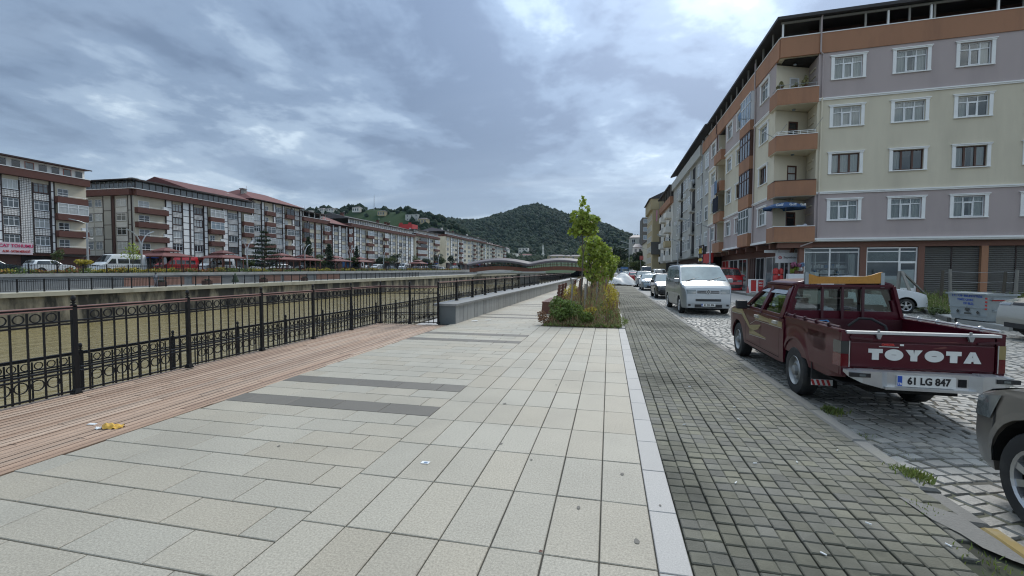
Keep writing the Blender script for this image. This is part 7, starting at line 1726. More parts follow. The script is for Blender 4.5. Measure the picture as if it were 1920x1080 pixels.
tree('young_tree', 'third young plane tree, low bright leaves behind the bushy one', 'tree', -.55, 23.5, 0, 2.6, .045, [(.05, 0, 2.3, .5, .6, .4), (.3, 0, 1.8, .42, .6, .4), (-.1, .2, 1.5, .4, .6, .4), (.6, 0, 2.0, .3, .4, .35), (.2, .2, 2.7, .34, .4, .25), (.2, 0, 1.1, .35, .5, .35)], 1200, .15, 'leaf_bright', 'young trees in the planter', 'maple', 7)
tree('young_tree', 'last young plane tree of the planter, half hidden by the others', 'tree', -.5, 30, 0, 2.8, .05, [(.2, 0, 2.4, .6, .8, .5), (.5, 0, 1.8, .5, .8, .5), (.1, .3, 2.9, .45, .5, .3), (.9, 0, 2.3, .32, .4, .3), (.3, 0, 1.2, .5, .6, .4)], 1300, .17, 'leaf_bright', 'young trees in the planter', 'maple', 9)
# ---- tufts of grass by the kerb
def tuft(x, y, z, n, r, h, label, seed, m='grass'):
    r2 = np.random.RandomState(seed); C = np.stack([x+r2.randn(n)*r, y+r2.randn(n)*r*1.4, z+h*.22+0*r2.rand(n)], -1); V, F = leafcloud(C, h*.8, 'blade', 0, r2, True); V[:, 2] = z+(V[:, 2]-z)*.6; tag(put('grass_tuft', fastmesh('grass_tuft', V, F, m)), label, 'grass', 'grass tufts along the kerb')
tuft(2.36, 4.0, .0, 260, .045, .10, 'flat bright grass tuft on the kerb by the broken corner', 1); tuft(2.30, 4.12, .0, 60, .03, .06, 'flat bright grass tuft on the kerb by the broken corner', 7)
tuft(2.68, 6.05, RZ, 170, .05, .14, 'green grass tuft in the gutter beside the pickup rear wheel', 2); tuft(2.10, 3.46, .0, 40, .035, .05, 'small grass tuft on the pale mortar patch', 3); tuft(2.06, 2.86, 0, 60, .06, .06, 'grass tuft at the lower right corner of the path', 4)
tuft(2.62, 5.2, RZ, 30, .04, .05, 'tiny grass tuft in the gutter below the bumper', 5); tuft(2.7, 4.75, RZ, 30, .05, .04, 'tiny grass tuft among the setts near the taupe car', 6); tuft(2.62, 17.0, RZ, 40, .08, .07, 'brown grass clump in the gutter near the silver van', 8, 'leaf_dry')
# ---- rough lot: tall grass, fence posts and wires, leaning planks
r3 = np.random.RandomState(31)
def lot_pts(n):
    u, v = r3.rand(n), r3.rand(n); x = 12.5+u*20; y0 = np.interp(x, [12.3, 15.6, 40], [18.4, 16.6, 14.4]); y0 = np.where(x < 15.6, np.interp(x, [12.3, 14.7], [18.6, 24.8])-0*x, 16.0)
    y = np.where(x < 15.6, y0+v*5, y0+v*14); h = (.12+.55*vnoise(x*2+40, y*2, 1.0, 3))
    return np.stack([x, y, .03+h*r3.rand(n)], -1)
g2 = lot_pts(30000); g2[:, 1] = np.where(g2[:, 0] < 15.6, np.minimum(g2[:, 1], 31), g2[:, 1]); leaves('lot_grass', g2, .17, 'grass', shape='blade', kind='stuff', rs=r3, upright=True)
b3 = lot_pts(9000); leaves('lot_weeds', b3, .09, 'leaf_olive', kind='stuff', rs=r3)
fn = thing('wire_fence', 'rough fence of weathered posts and sagging wires around the grass lot', 'fence', (18, 22, 0))
fp = [(15.5, 25.0, 1.66, .05), (15.95, 25.1, 1.72, -.05), (17.2, 24.0, 1.6, .1), (17.45, 23.7, 1.7, .04), (20.3, 23.0, 1.75, -.06), (24, 22.2, 1.7, .03)]
for i, (x, y, h, l) in enumerate(fp): mb = MB(); mb.tube([(x, y, -.1), (x+l, y, h)], [.075, .06], 7); link('post', mb, 'wood_grey' if i in (1, 3) else 'bark', fn)
for z in (.7, 1.15, 1.6):
    mb = MB()
    for a, b_ in zip(fp, fp[1:]): mb.tube([(a[0]+a[3]*z/2, a[1], z), ((a[0]+b_[0])/2, (a[1]+b_[1])/2, z-.05), (b_[0]+b_[3]*z/2, b_[1], z)], .008, 4)
    link('wire', mb, 'steel', fn)
for (p, q, r, lab) in (((14.0, 25.6, 0), (14.15, 25.65, 1.62), .09, 'thick upright plank of the leaning prop by the second shop window'), ((14.24, 24.6, 0), (14.18, 25.55, 1.6), .06, 'pale plank leaning towards the camera on the prop by the shop'), ((15.45, 25.9, .42), (14.25, 25.65, 1.58), .055, 'dark plank leaning to the right on the prop by the shop')):
    mb = MB(); mb.bar(p, q, r*2, r); tag(link('plank', mb, 'wood_grey'), lab, 'plank', 'leaning planks of the fence prop')
mb = MB(); mb.grid(lambda u, v: (13.3+.55*u, 22.2+.35*v, .07+.05*math.sin(u*9)*math.sin(v*5)), 8, 5); tag(link('paper', mb, 'plastic_white'), 'white scrap of paper on the lot footway behind the pickup', 'litter')
shrub('weed', 'small dark weed growing at the lot kerb behind the pickup', 12.05, 19.6, RZ, [(0, 0, .22, .25, .25, .18), (.2, .1, .16, .2, .2, .14)], 300, .09, 'leaf_mid', 'leaf', 15)
# ---- trees and hedge at the end of the street
r4 = np.random.RandomState(8)
def big_tree(label, x, y, h, r, m, seed, z0=0, n=1500, size=.8, group='trees at the end of the street', name='street_tree'):
    r5 = np.random.RandomState(seed); cl = [(r5.uniform(-r, r)*.6, r5.uniform(-r, r)*.6, z0+h*(.45+.45*r5.rand()), r*.5, r*.5, h*.16) for _ in range(9)]
    return tree(name, label, 'tree', x, y, z0, z0+h*.7, h*.028, cl, n, size, m, group, 'leaf', seed, .3)
big_tree('tall dark tree behind the white flatbed truck', 1.6, 205, 13, 6, 'leaf_dark', 1, n=2200, size=1.1); big_tree('round dark green tree left of the far street lamp', 6, 215, 11, 6, 'leaf_dark', 2, n=2000, size=1.1); big_tree('bright green tree by the far red sign', 8.2, 158, 6.4, 4, 'leaf_mid', 3, n=2200, size=.7); big_tree('bright green bush tree beside the blue truck', 5.8, 165, 6.0, 3.6, 'leaf_mid', 4, n=2000, size=.7); big_tree('dark tree before the red house', 10.0, 150, 8, 3.2, 'leaf_dark', 5, n=1500, size=.8); big_tree('leafy tree behind the cream box van', 7.5, 135, 4.6, 3, 'leaf_mid', 6, n=1500, size=.6)
# ---- planting along the far bank
r6 = np.random.RandomState(12)
n = 9000; yy = 28+150*r6.rand(n); C = np.stack([r6.uniform(-62.2, -60.9, n), yy, .9+bz(yy)+(.25+.5*vnoise(yy*1.5, yy*0+3, 1.0, 9))*r6.rand(n)], -1)
leaves('far_hedge', C, .30, 'leaf_weed', kind='stuff', rs=r6)
sel = (vnoise(yy*.6, yy*0+7, 1.0, 4) > .55); leaves('far_hedge_flowers', C[sel]+np.array([.25, 0, .10]), .24, 'leaf_red', kind='stuff', rs=r6); sel = (vnoise(yy*.45, yy*0+11, 1.0, 14) > .6); leaves('far_hedge_yellow', C[sel]+np.array([.3, 0, .14]), .26, 'leaf_yellow', kind='stuff', rs=r6)
def conifer(label, x, y, h, r, m, seed, tiers=9, n=2600, size=.38, spread=True, name='conifer'):
    r7 = np.random.RandomState(seed); z0 = .85+bz(y); t = thing(name, label, 'tree', (x, y, z0), 0, 'conifers across the river')
    mb = MB(); mb.tube([(x, y, z0-.1), (x, y, z0+h*.5), (x, y, z0+h*.97)], [h*.022, h*.014, .03], 7); pts = []
    for k in range(tiers):
        q = k/tiers; rr = r*(1-q)**(.9 if spread else .75); z = z0+h*(.14+.84*q)
        for j in range(7 if spread else 9):
            a = r7.rand()*2*PI; L_ = rr*(.6+.5*r7.rand()); e = (x+math.cos(a)*L_, y+math.sin(a)*L_, z-.06*L_+(.1*L_ if spread else 0))
            mb.tube([(x, y, z), e], [.05, .015], 4); m_ = int(n/tiers/8); s_ = r7.rand(m_)**.6
            pts.append(np.stack([x+(e[0]-x)*s_, y+(e[1]-y)*s_, z+(e[2]-z)*s_], -1)+r7.randn(m_, 3)*np.array([.22, .22, .10 if spread else .3])*(.4+rr*.16))
    link('trunk', mb, 'bark', t); leaves('crown', np.concatenate(pts), size, m, t, 'leaf', rs=r7, flat=.8 if spread else 0); return t
conifer('spreading dark conifer with layered branches across the river', -63.5, 71.6, 8.4, 3.9, 'leaf_dark', 2, 9, 4200, .34)
conifer('narrow dark cypress across the river, left of the red-brown block', -64, 84.9, 8.0, 1.5, 'leaf_dark', 3, 11, 2600, .34, False, 'cypress'); conifer('dark pointed fir before the red-brown block', -64, 92.2, 6.8, 2.0, 'leaf_dark', 4, 10, 2600, .36, False, 'fir'); conifer('thin dark cypress right of the fifth kiosk', -64.5, 104.5, 7.0, 1.0, 'leaf_dark', 5, 10, 1600, .36, False, 'cypress')
def far_tree(label, x, y, h, r, m, seed, n=700, size=.32, grp='small trees across the river'):
    r8 = np.random.RandomState(seed); z0 = .85+bz(y); cl = [(r8.uniform(-r, r)*.6, r8.uniform(-r, r)*.6, z0+h*(.55+.4*r8.rand()), r*.55, r*.55, h*.14) for _ in range(6)]
    return tree('small_tree', label, 'tree', x, y, z0, z0+h*.75, .05, cl, n, size, m, grp, 'leaf', seed, .1)
far_tree('sparse yellow green sapling before the white minibus across the river', -62, 46.9, 4.2, 1.3, 'leaf_bright', 1, 260, .26); far_tree('bright yellow shrub tree across the river by the single lamp', -62, 41.2, 1.9, .8, 'leaf_yellow', 2, 700, .24); far_tree('thin leafy sapling across the river left of the white estate car', -62.5, 39.0, 2.8, .6, 'leaf_mid', 3, 240, .24)
far_tree('leafy green tree between cypress and fir across the river', -64.5, 88.2, 3.6, 1.6, 'leaf_mid', 4, 900, .34); far_tree('low green tree beside the pale awning across the river', -63.5, 68.0, 2.2, 1.1, 'leaf_mid', 5, 600, .3); far_tree('green tree right of the fourth forked lamp', -64, 101.5, 3.6, 1.3, 'leaf_mid', 6, 700, .34); far_tree('round dark green tree behind the white van across the river', -64, 116.0, 4.2, 1.6, 'leaf_dark', 7, 900, .36)
for i, (y, h, m, lab) in enumerate(((122.5, 4.0, 'leaf_mid', 'green tree across the river before the longest block'), (128.5, 5.0, 'leaf_dark', 'dark open tree across the river before the longest block'), (146, 5.0, 'leaf_mid', 'tree across the river right of the last kiosk'), (150, 4.2, 'leaf_dark', 'dark tree across the river before the dark glazed bay'), (163, 6, 'leaf_dark', 'dark tree before the blank cream end wall'), (170, 5.5, 'leaf_mid', 'tree just left of the covered bridge'), (176, 6, 'leaf_dark', 'dark tree at the left end of the covered bridge'))): far_tree(lab, -64.5-(i % 3), y, h, 1.8, m, 20+i, 800, .42)
# ================================================================== FURNITURE OF THE FAR BANK
def kiosk(y, w, label, src=[None]):
    x, z = -64.2, .86+bz(y)
    if src[0] is not None:
        o = dup(src[0], (x, y, z), None, label); o.scale = (1, w/5.2, 1); return o
    t = thing('kiosk', label, 'kiosk', (x, y, z), 0, 'red-brown roofed kiosks across the river'); src[0] = t; o0 = (x, y, z)
    h = w/2
    for (r0, z0, r1, z1, nm) in ((1.0, 2.45, .42, 3.0, 'lower_roof'), (.50, 3.25, .08, 3.72, 'upper_roof')):
        mb = MB(); a, b_ = r0*h, r1*h; k = r0*2.4; k1 = r1*2.4
        mb.add([(x-k, y-a, z+z0), (x+k, y-a, z+z0), (x+k, y+a, z+z0), (x-k, y+a, z+z0), (x-k1, y-b_, z+z1), (x+k1, y-b_, z+z1), (x+k1, y+b_, z+z1), (x-k1, y+b_, z+z1), (x-k, y-a, z+z0-.12), (x+k, y-a, z+z0-.12), (x+k, y+a, z+z0-.12), (x-k, y+a, z+z0-.12)], [(0, 1, 5, 4), (1, 2, 6, 5), (2, 3, 7, 6), (3, 0, 4, 7), (4, 5, 6, 7), (8, 9, 1, 0), (9, 10, 2, 1), (10, 11, 3, 2), (11, 8, 0, 3), (11, 10, 9, 8)]); link(nm, mb, 'roof_red', t)
    mb = MB(); [mb.box(x+i*1.0-.05, x+i*1.0+.05, y+j*.42*h-.05, y+j*.42*h+.05, z+2.95, z+3.2) for i in (-1, 1) for j in (-1, 1)]; link('lantern_post', mb, 'trim_dark', t)
    for i in (-1, 1):
        for j in (-1, -.33, .33, 1): mb = MB(); mb.box(x+i*2.0-.07, x+i*2.0+.07, y+j*.84*h-.07, y+j*.84*h+.07, z, z+2.4); link('post', mb, 'wood_bench', t)
    mb = MB(); mb.box(x-1.2, x+1.2, y-.5*h, y+.5*h, z, z+.75); link('bench', mb, 'wood_bench', t)
    return t
for y, w, lab in ((53.2, 5.0, 'red-brown roofed kiosk before the bright red minibus'), (63.2, 5.2, 'red-brown roofed kiosk before the second white minibus'), (76.9, 7.2, 'wide red-brown roofed kiosk right of the spreading conifer'), (83.8, 6.4, 'red-brown roofed kiosk beside the third forked lamp'), (94.8, 7.4, 'red-brown roofed kiosk below the red-brown block'), (105.3, 7.2, 'red-brown roofed kiosk behind the blue box truck'), (142, 6.6, 'small far kiosk below the dark glazed bay')): kiosk(y, w, lab)
def fork_lamp(y, label, src=[None]):
    x, z = -62.5, .9+bz(y)
    if src[0] is not None: return dup(src[0], (x, y, z), None, label)
    t = thing('street_lamp', label, 'street lamp', (x, y, z), 0, 'forked street lamps across the river'); src[0] = t
    mb = MB(); mb.tube([(x, y, z), (x, y, z+2), (x, y, z+4.1)], [.14, .12, .10], 8); link('pole', mb, 'lamp_grey', t)
    for s in (1, -1):
        mb = MB(); mb.tube([(x, y, z+3.3), (x, y+s*.18, z+4.3), (x, y+s*.55, z+5.0), (x, y+s*1.15, z+5.55)], [.09, .085, .07, .05], 7); link('arm', mb, 'lamp_grey', t)
        mb = MB(); mb.bar((x, y+s*.95, z+5.42), (x, y+s*1.75, z+5.78), .22, .07); link('lamp_head', mb, 'galv_light', t)
    return t
for y, lab in ((48.4, 'forked grey lamp before the white minibus'), (66.5, 'forked grey lamp left of the spreading conifer'), (81.7, 'forked grey lamp left of the cypress'), (98.5, 'forked grey lamp beside the blue box truck'), (115, 'forked lamp before the longest block'), (126.2, 'second forked lamp before the longest block'), (156.3, 'forked lamp before the blank cream end wall'), (177, 'forked lamp at the left end of the bridge')): fork_lamp(y, lab)
lp = thing('street_lamp', 'single arm grey street lamp across the river before the first block', 'street lamp', (-62.5, 42.0, 1.0)); mb = MB(); mb.tube([(-62.5, 42, .9), (-62.5, 42, 4.5), (-62.5, 42, 7.2)], [.13, .10, .07], 8); link('pole', mb, 'lamp_grey', lp); mb = MB(); mb.tube([(-62.5, 42, 7.1), (-62.5, 41.2, 7.35), (-62.5, 40.6, 7.45)], .05, 6); mb.bar((-62.5, 40.9, 7.4), (-62.5, 40.2, 7.5), .18, .08); link('arm', mb, 'galv_light', lp); mb = MB(); mb.tube([(-62.5, 41.6, 5.4), (-62.5, 42.6, 5.35)], .03, 5); link('bracket', mb, 'lamp_grey', lp)
aw = thing('awning', 'pale sloping awning beneath the spreading conifer across the river', 'awning', (-64.5, 71.0, 1.1)); mb = MB(); mb.quad((-63.5, 68.5, 2.9), (-63.5, 73.2, 2.9), (-66, 73.2, 3.5), (-66, 68.5, 3.5)); link('sheet', mb, 'cloth_white', aw); mb = MB(); [mb.bar((-63.6, y_, 1.0), (-63.6, y_, 2.9), .08) for y_ in (68.6, 73.1)]; link('post', mb, 'lamp_grey', aw)
# bins, planters and a statue-like cone on the lower promenade
for y, lab in ((45.0, 'dark planter box behind the quay railing, left one'), (51.6, 'dark red planter box behind the quay railing'), (62.0, 'dark planter box behind the quay railing, near the cone tree'), (72.0, 'dark planter box behind the quay railing, right one')):
    t = thing('planter_box', lab, 'planter', (-55.2, y, -.78+bz(y)), 0, 'planter boxes on the far quay'); mb = MB(); z = -.78+bz(y); mb.box(-55.6, -54.8, y-.5, y+.5, z, z+.6); link('box', mb, 'render_brown_dark', t); leaves('plant', clumps([(-55.2, y, z+.65)], [(.35, .45, .2)], 120, r6), .2, 'leaf_dark', t, rs=r6)
t = thing('cone_tree', 'small dark clipped conical tree on the far quay', 'tree', (-55, 50.6, -.6)); mb = MB(); mb.tube([(-55, 56.2, -.6), (-55, 56.2, .2)], .05, 6); link('trunk', mb, 'bark', t); mb = MB(); mb.lathe((-55, 56.2, -.35), [(.5, 0), (.45, .3), (.25, .9), (.03, 1.4)], 12); link('crown', mb, 'leaf_dark', t)
# ================================================================== NEAR FURNITURE
def bench(x, y, label, src=[None]):
    """Timber bench: boxed seat, slatted back leaning towards the planter."""
    if src[0] is not None: return dup(src[0], (x, y, 0), None, label)
    t = thing('bench', label, 'bench', (x, y, 0), 0, 'wooden benches beside the planter'); src[0] = t; L_ = 2.6
    mb = MB(); mb.poly([(x-.62, 0), (x-.06, 0), (x+.0, .41), (x-.58, .41)], 'y', y, y+.06); mb.poly([(x-.62, 0), (x-.06, 0), (x+.0, .41), (x-.58, .41)], 'y', y+L_-.06, y+L_); link('end_panel', mb, 'wood_bench', t, fix=True)
    mb = MB(); mb.box(x-.57, x-.53, y+.06, y+L_-.06, .05, .38); link('front_panel', mb, 'wood_bench', t)
    for i in range(5): mb = MB(); mb.box(x-.60+i*.118, x-.60+i*.118+.105, y-.02, y+L_+.02, .41, .445); link('slat', mb, 'wood_bench', t)
    for yy_ in (y+.04, y+L_/2, y+L_-.10): mb = MB(); mb.bar((x-.02, yy_+.03, .36), (x+.05, yy_+.03, 1.08), .06, .07); link('back_post', mb, 'wood_bench', t)
    for i in range(5): q = i/4; mb = MB(); xx, zz_ = x-.03+.07*q, .54+.48*q; mb.bar((xx-.03, y-.02, zz_), (xx-.03, y+L_+.02, zz_), .028, .085, (0, 0, 1)); link('slat', mb, 'wood_bench', t)
    return t
bench(-1.80, 16.1, 'red-brown timber bench nearest the camera, end panel in view'); bench(-1.80, 21.6, 'second timber bench, behind the nearest one'); bench(-1.80, 28.2, 'third timber bench further along the planter')
tp = thing('tarpaulin_heap', 'heap covered by a crumpled white tarpaulin on the path beyond the planter', 'tarpaulin', (1.3, 50, 0))
def tz(u, v):
    a = u*2-1; b_ = v*2-1; r_ = max(abs(a), abs(b_)); h = 1.25*max(0, 1-(abs(a)*.9)**2.2)*max(0, 1-(abs(b_)*.95)**3)
    x = 1.25+a*1.35+(.5*max(0, a-.4) if a > .4 else 0); return (x, 50+b_*1.8, .02+h*(.85+.25*math.sin(a*4+b_*3))+.07*math.sin(a*13+b_*9)*math.sin(b_*11)*(1-r_*.6))
mb = MB(); mb.grid(tz, 26, 26); mb.smooth = True; link('sheet', mb, 'tarp', tp); mb = MB(); mb.box(.4, 1.9, 48.4, 48.8, 0, .12); mb.box(.8, 1.5, 48.5, 49, .12, .35); link('debris', mb, 'wood_grey', tp)
tag(link('tarpaulin_scrap', (lambda m_: (m_.grid(lambda u, v: (2.0+u*1.2, 49.1+v*1.6, .02+.03*math.sin(u*9+v*5)), 6, 6), m_)[1])(MB()), 'tarp'), 'flat scrap of white sheeting beside the tarpaulin heap', 'sheet')
# litter on deck and paving
def scrap(name, label, x, y, pts, m, z=.004, h=.01):
    mb = MB(); mb.add([(x+p[0], y+p[1], z+p[2]) for p in pts], [tuple(range(len(pts)))]); tag(link(name, mb, m), label, 'litter', 'litter on deck and paving'); return mb
wp = thing('crisp_packet', 'crumpled yellow wrapper with white end on the timber deck', 'wrapper', (-4.88, 3.45, 0)); 
def crumple(x, y, L_, w, h, m, nm, ph, ang):
    mb = MB(); c, s = math.cos(ang), math.sin(ang)
    def P(u, v): a = (u-.5)*L_; b_ = (v-.5)*w*(.5+.9*math.sin(u*PI)**.6)*(1+.2*math.sin(u*9+ph)); return (x+a*c-b_*s, y+a*s+b_*c, .006+h*math.sin(v*PI)*(.75+.25*math.sin(u*5+ph))+.16*h*math.sin(u*21+v*9+ph)+.1*h*math.sin(u*11-v*14))
    mb.grid(P, 18, 8); mb.smooth = True; link(nm, mb, m, wp)
M('wrap_yellow', (.62, .36, .03), .35, var=.2, scale=9, coat=.3, dirt=.3, dcol=(.5, .1, .02), dscale=12)
crumple(-4.86, 3.44, .19, .075, .04, 'wrap_yellow', 'packet', .5, .35); crumple(-4.97, 3.385, .06, .045, .015, 'plastic_white', 'torn_end', 2.2, .2)
scrap('paper_scrap', 'small torn white paper on the timber deck beside the yellow wrapper', -5.17, 3.46, [(-.05, -.02, 0), (-.01, -.03, .006), (.05, -.01, .002), (.055, .015, .008), (.0, .02, .004), (-.04, .012, .007)], 'plastic_white')
cd = scrap('card', 'small pale blue and white card lying on the granite paving', -1.47, 3.37, [(-.035, -.022, 0), (.035, -.018, 0), (.038, .022, .002), (-.032, .02, .002)], 'plastic_white'); scrap('dead_leaf', 'red-brown dead leaf on the paving at the bottom of the picture', -.36, 2.43, [(-.012, -.006, 0), (.01, -.008, .004), (.014, .006, .002), (-.006, .008, .005)], 'render_rust')
scrap('paper_scrap', 'bits of white litter at the foot of the low grey wall', -4.1, 13.2, [(-.1, -.06, 0), (.1, -.08, .01), (.12, .06, .02), (-.08, .08, .01)], 'plastic_white'); scrap('paper_scrap', 'brownish scrap at the foot of the second rail post on the deck', -6.55, 5.75, [(-.03, -.09, 0), (.03, -.09, .01), (.03, .09, .01), (-.03, .09, 0)], 'wood_grey')
scrap('paper_scrap', 'second scrap of white litter by the low grey wall', -3.75, 13.6, [(-.12, -.05, 0), (.10, -.05, .01), (.08, .05, .01), (-.08, .06, 0)], 'plastic_white')
cgs = [(1.45, 5.55, .4), (1.38, 5.1, 2.2), (1.62, 3.15, 2.4), (1.2, 3.95, .2), (.95, 3.55, 1.0), (2.0, 4.4, .8), (1.1, 6.4, .1), (1.72, 6.3, 1.2), (.78, 4.8, .5), (1.95, 3.0, 2.0), (1.55, 4.05, 1.5), (1.2, 2.75, 2.3)]
for i, (x, y, a) in enumerate(cgs): c, s = math.cos(a)*.016, math.sin(a)*.016; mb = MB(); mb.tube([(x-c, y-s, .010), (x+c, y+s, .010)], .0045, 6); tag(link('cigarette_end', mb, 'plastic_white'), 'white cigarette end on the grey block path', 'litter', 'cigarette ends on the block path')
mb = MB(); mb.add([(-1.468-.01, 3.37-.012, .0085), (-1.468+.02, 3.37-.01, .0085), (-1.468+.02, 3.37+.008, .0085), (-1.468-.008, 3.37+.006, .0085)], [(0, 1, 2, 3)]); struct('card_print', mb, 'cloth_blue')
# dumpsters
def dumpster(x, y, rz, label, m, front=True):
    t = thing('dumpster', label, 'dumpster', (x, y, RZ), R(rz))
    w, d, h = .64, .45, .97
    mb = MB(); z0 = .16
    b4 = [(-w*.90, -d*.80, z0), (w*.90, -d*.80, z0), (w*.9, d*.8, z0), (-w*.9, d*.8, z0)]; t4 = [(-w, -d, h), (w, -d, h), (w, d, h), (-w, d, h)]
    mb.add(b4+t4, [(3, 2, 1, 0), (0, 1, 5, 4), (1, 2, 6, 5), (2, 3, 7, 6), (3, 0, 4, 7)]); L0('body', mb, m, t)
    mb = MB(); mb.box(-w-.04, w+.04, -d-.05, d+.05, h, h+.05); L0('rim', mb, 'galv', t)
    mb = MB(); n_ = 10
    for i in range(n_):
        a, b_ = PI*i/n_, PI*(i+1)/n_; mb.quad((-w, -d*math.cos(a), h+.05+.02*math.sin(a)), (w, -d*math.cos(a), h+.05+.02*math.sin(a)), (w, -d*math.cos(b_), h+.05+.02*math.sin(b_)), (-w, -d*math.cos(b_), h+.05+.02*math.sin(b_)))
    L0('lid', mb, 'galv', t)
    for x_ in (-w*.72, w*.72):
        for y_ in (-d*.6, d*.6): mb = MB(); mb.lathe((x_, y_-.03, .085), [(.085, 0), (.085, .06)], 12, 'y'); mb.box(x_-.03, x_+.03, y_-.03, y_+.03, .12, .18); L0('castor', mb, 'rubber', t)
    for sg in (1, -1): mb = MB(); mb.tube([(sg*(w-.02), -d*.7, .84), (sg*(w+.07), -d*.7, .86), (sg*(w+.07), d*.7, .86), (sg*(w-.02), d*.7, .84)], .022, 6); mb.box(min(sg*w*.96, sg*(w+.03)), max(sg*w*.96, sg*(w+.03)), -d*.5, d*.5, .48, .52); L0('lifting_bar', mb, 'galv_light', t)
    mb = MB(); mb.box(-w*.95, w*.95, -d*.935-.012, -d*.90, .55, .58) ; mb.box(-w*.93, w*.93, -d*.87-.012, -d*.82, .30, .33); L0('pressed_rib', mb, m, t)
    return t
d1 = dumpster(11.78, 17.22, -80, 'galvanised dumpster with printed pale side, standing before the grass lot', 'galv_light')
ty = -.455
text('lettering', 'T.C. OF BELEDİYESİ', .115, 'print_blue', d1, (-.0, ty, .93), (R(97), 0, 0), .001, .002); text('lettering', 'TEMİZ ÇEVRE', .085, 'print_blue', d1, (-.05, ty+.005, .80), (R(97), 0, 0), .001, .002); text('lettering', 'OF BLD.', .10, 'print_blue', d1, (.05, ty+.02, .68), (R(97), 0, 0), .001, .002)
mb = MB()
for (cx, cz, s) in ((-.32, .36, .9), (0, .42, 1.4), (.33, .36, .9)):
    yb = lambda z: -(.376+.094*(z-.16)/.9)-.006
    for q in ([(-.09, -.06), (.09, -.06), (.07, -.02), (-.07, -.02)], [(-.03, .0), (.03, .0), (.02, .12), (-.02, .12)], [(-.06, .03), (-.04, .02), (-.02, .08), (-.045, .09)], [(.06, .03), (.045, .09), (.02, .08), (.04, .02)]): mb.add([(cx+p[0]*s, yb(cz+p[1]*s), cz+p[1]*s) for p in q], [(0, 1, 2, 3)])
L0('printed_emblem', mb, 'lamp_smoke', d1)
mb = MB()
for i in range(4): mb.box(.600, .636, -.462, -.425, .52+.11*i, .57+.11*i)
L0('warning_stripe', mb, 'print_red', d1, ); mb = MB(); mb.box(.648, .656, -.30, .12, .80, .86); L0('red_label', mb, 'print_red', d1)
mb = MB(); mb.add([(.577, -.36, .17), (.577, .36, .17), (.642, .45, .96), (.642, -.45, .96)], [(0, 1, 2, 3)]); L0('end_panel', mb, 'galv', d1)  # darker metal sheet puts the shade of the unlit end into its colour
# things before the shop under the corner
sg2 = thing('shop_sign', 'white hanging shop sign with red round emblem under the corner balcony', 'sign', (12.2, 34.6, 2.6)); SW = Wall(11.45, 34.45, math.atan2(-.068, .9977))
mb = MB(SW.fr); mb.box(0, 1.42, -.05, .05, 2.18, 2.88); link('board', mb, 'plastic_white', sg2); mb = MB(SW.fr); mb.bar((.2, 0, 2.88), (.2, 0, 3.15), .04); mb.bar((1.2, 0, 2.88), (1.2, 0, 3.15), .04); link('bracket', mb, 'steel', sg2)
mb = MB(SW.fr); mb.ring((.27, -.055, 2.54), .085, .05, 'y', 16, .01); mb.lathe((.27, -.062, 2.54), [(.03, 0), (.001, .001)], 8, 'y', False); link('emblem', mb, 'print_red', sg2)
p = Vector(SW.fr(.86, -.055, 2.55))-BASE[sg2.name]; text('lettering', 'Sepetinin', .21, 'print_black', sg2, p, (PI/2, 0, SW.ang), .002, .003); p = Vector(SW.fr(1.26, -.055, 2.53))-BASE[sg2.name]; text('lettering', '.com', .08, 'lamp_smoke', sg2, p, (PI/2, 0, SW.ang), .002)
mb = MB(SW.fr); mb.box(1.45, 2.3, .3, .34, .1, 3.1); mb.box(-.6, 1.4, .5, .54, 2.9, 3.1); o = link('shop_screen', mb, 'trim_white'); tag(o, 'white framed shop screen beside the hanging sign', 'screen')
gc = thing('gas_cylinder_rack', 'rack of red gas cylinders stacked beside the shop door', 'gas cylinders', (11.35, 33.6, 0))
for i in range(3):
    for j in range(4):
        mb = MB(); cx, cy, cz = 11.35+.29*(i % 2), 33.75+.30*(i//2)+.05*j, .05+j*.44; mb.lathe((cx, cy, cz), [(.10, 0), (.14, .04), (.14, .30), (.11, .37), (.05, .39), (.05, .43)], 12); mb.smooth = True; link('gas_cylinder', mb, 'print_red', gc)
for i in range(2):
    t = thing('gas_cage', ('red and white gas cage, left one of two before the shops', 'red and white gas cage with round emblem, right one of two')[i], 'cage', (10.35+i*.85-.5, 36.2-i*.15, .03)); x, y = 10.1+i*.46, 35.2-i*.08
    BASE[t.name] = Vector((x, y, .03)); t.location = (x, y, .03)
    mb = MB(); mb.box(x, x+.38, y+.04, y+.5, .10, .92); link('panel', mb, 'print_red', t); mb = MB(); [mb.box(a, a+.05, y, y+.54, .03, 1.0) for a in (x-.03, x+.38)]; mb.box(x+.02, x+.38, y, y+.54, .94, 1.0); mb.box(x+.02, x+.38, y, y+.54, .05, .11); link('frame', mb, 'trim_white', t)
    if i: mb = MB(); mb.ring((x+.12, y+.035, .74), .05, .03, 'y', 14, .01); mb.ring((x+.25, y+.035, .74), .05, .03, 'y', 14, .01); mb.box(x+.08, x+.32, y+.03, y+.04, .5, .55); link('emblem', mb, 'plastic_white', t)
fz = thing('display_cabinet', 'white glass sided cabinet with artificial flowers on top by the shop corner', 'cabinet', (12.55, 33.5, 0)); mb = MB(EW.fr); mb.box(1.05, 1.60, -.40, .1, .0, 1.42); mb.box(.72, 1.05, -.40, -.36, .0, 1.42); mb.box(.72, .76, -.36, .1, .0, 1.42); mb.box(.88, .92, -.36, .1, 0, 1.42); mb.box(.76, 1.05, -.36, .1, 1.38, 1.42); link('cabinet', mb, 'plastic_white', fz)
fl = thing('flower_pots', 'pots of pink and purple artificial flowers on the white cabinet', 'flowers', (12.3, 33.3, 1.42)); c = EW.fr(1.2, -.15, 1.42)
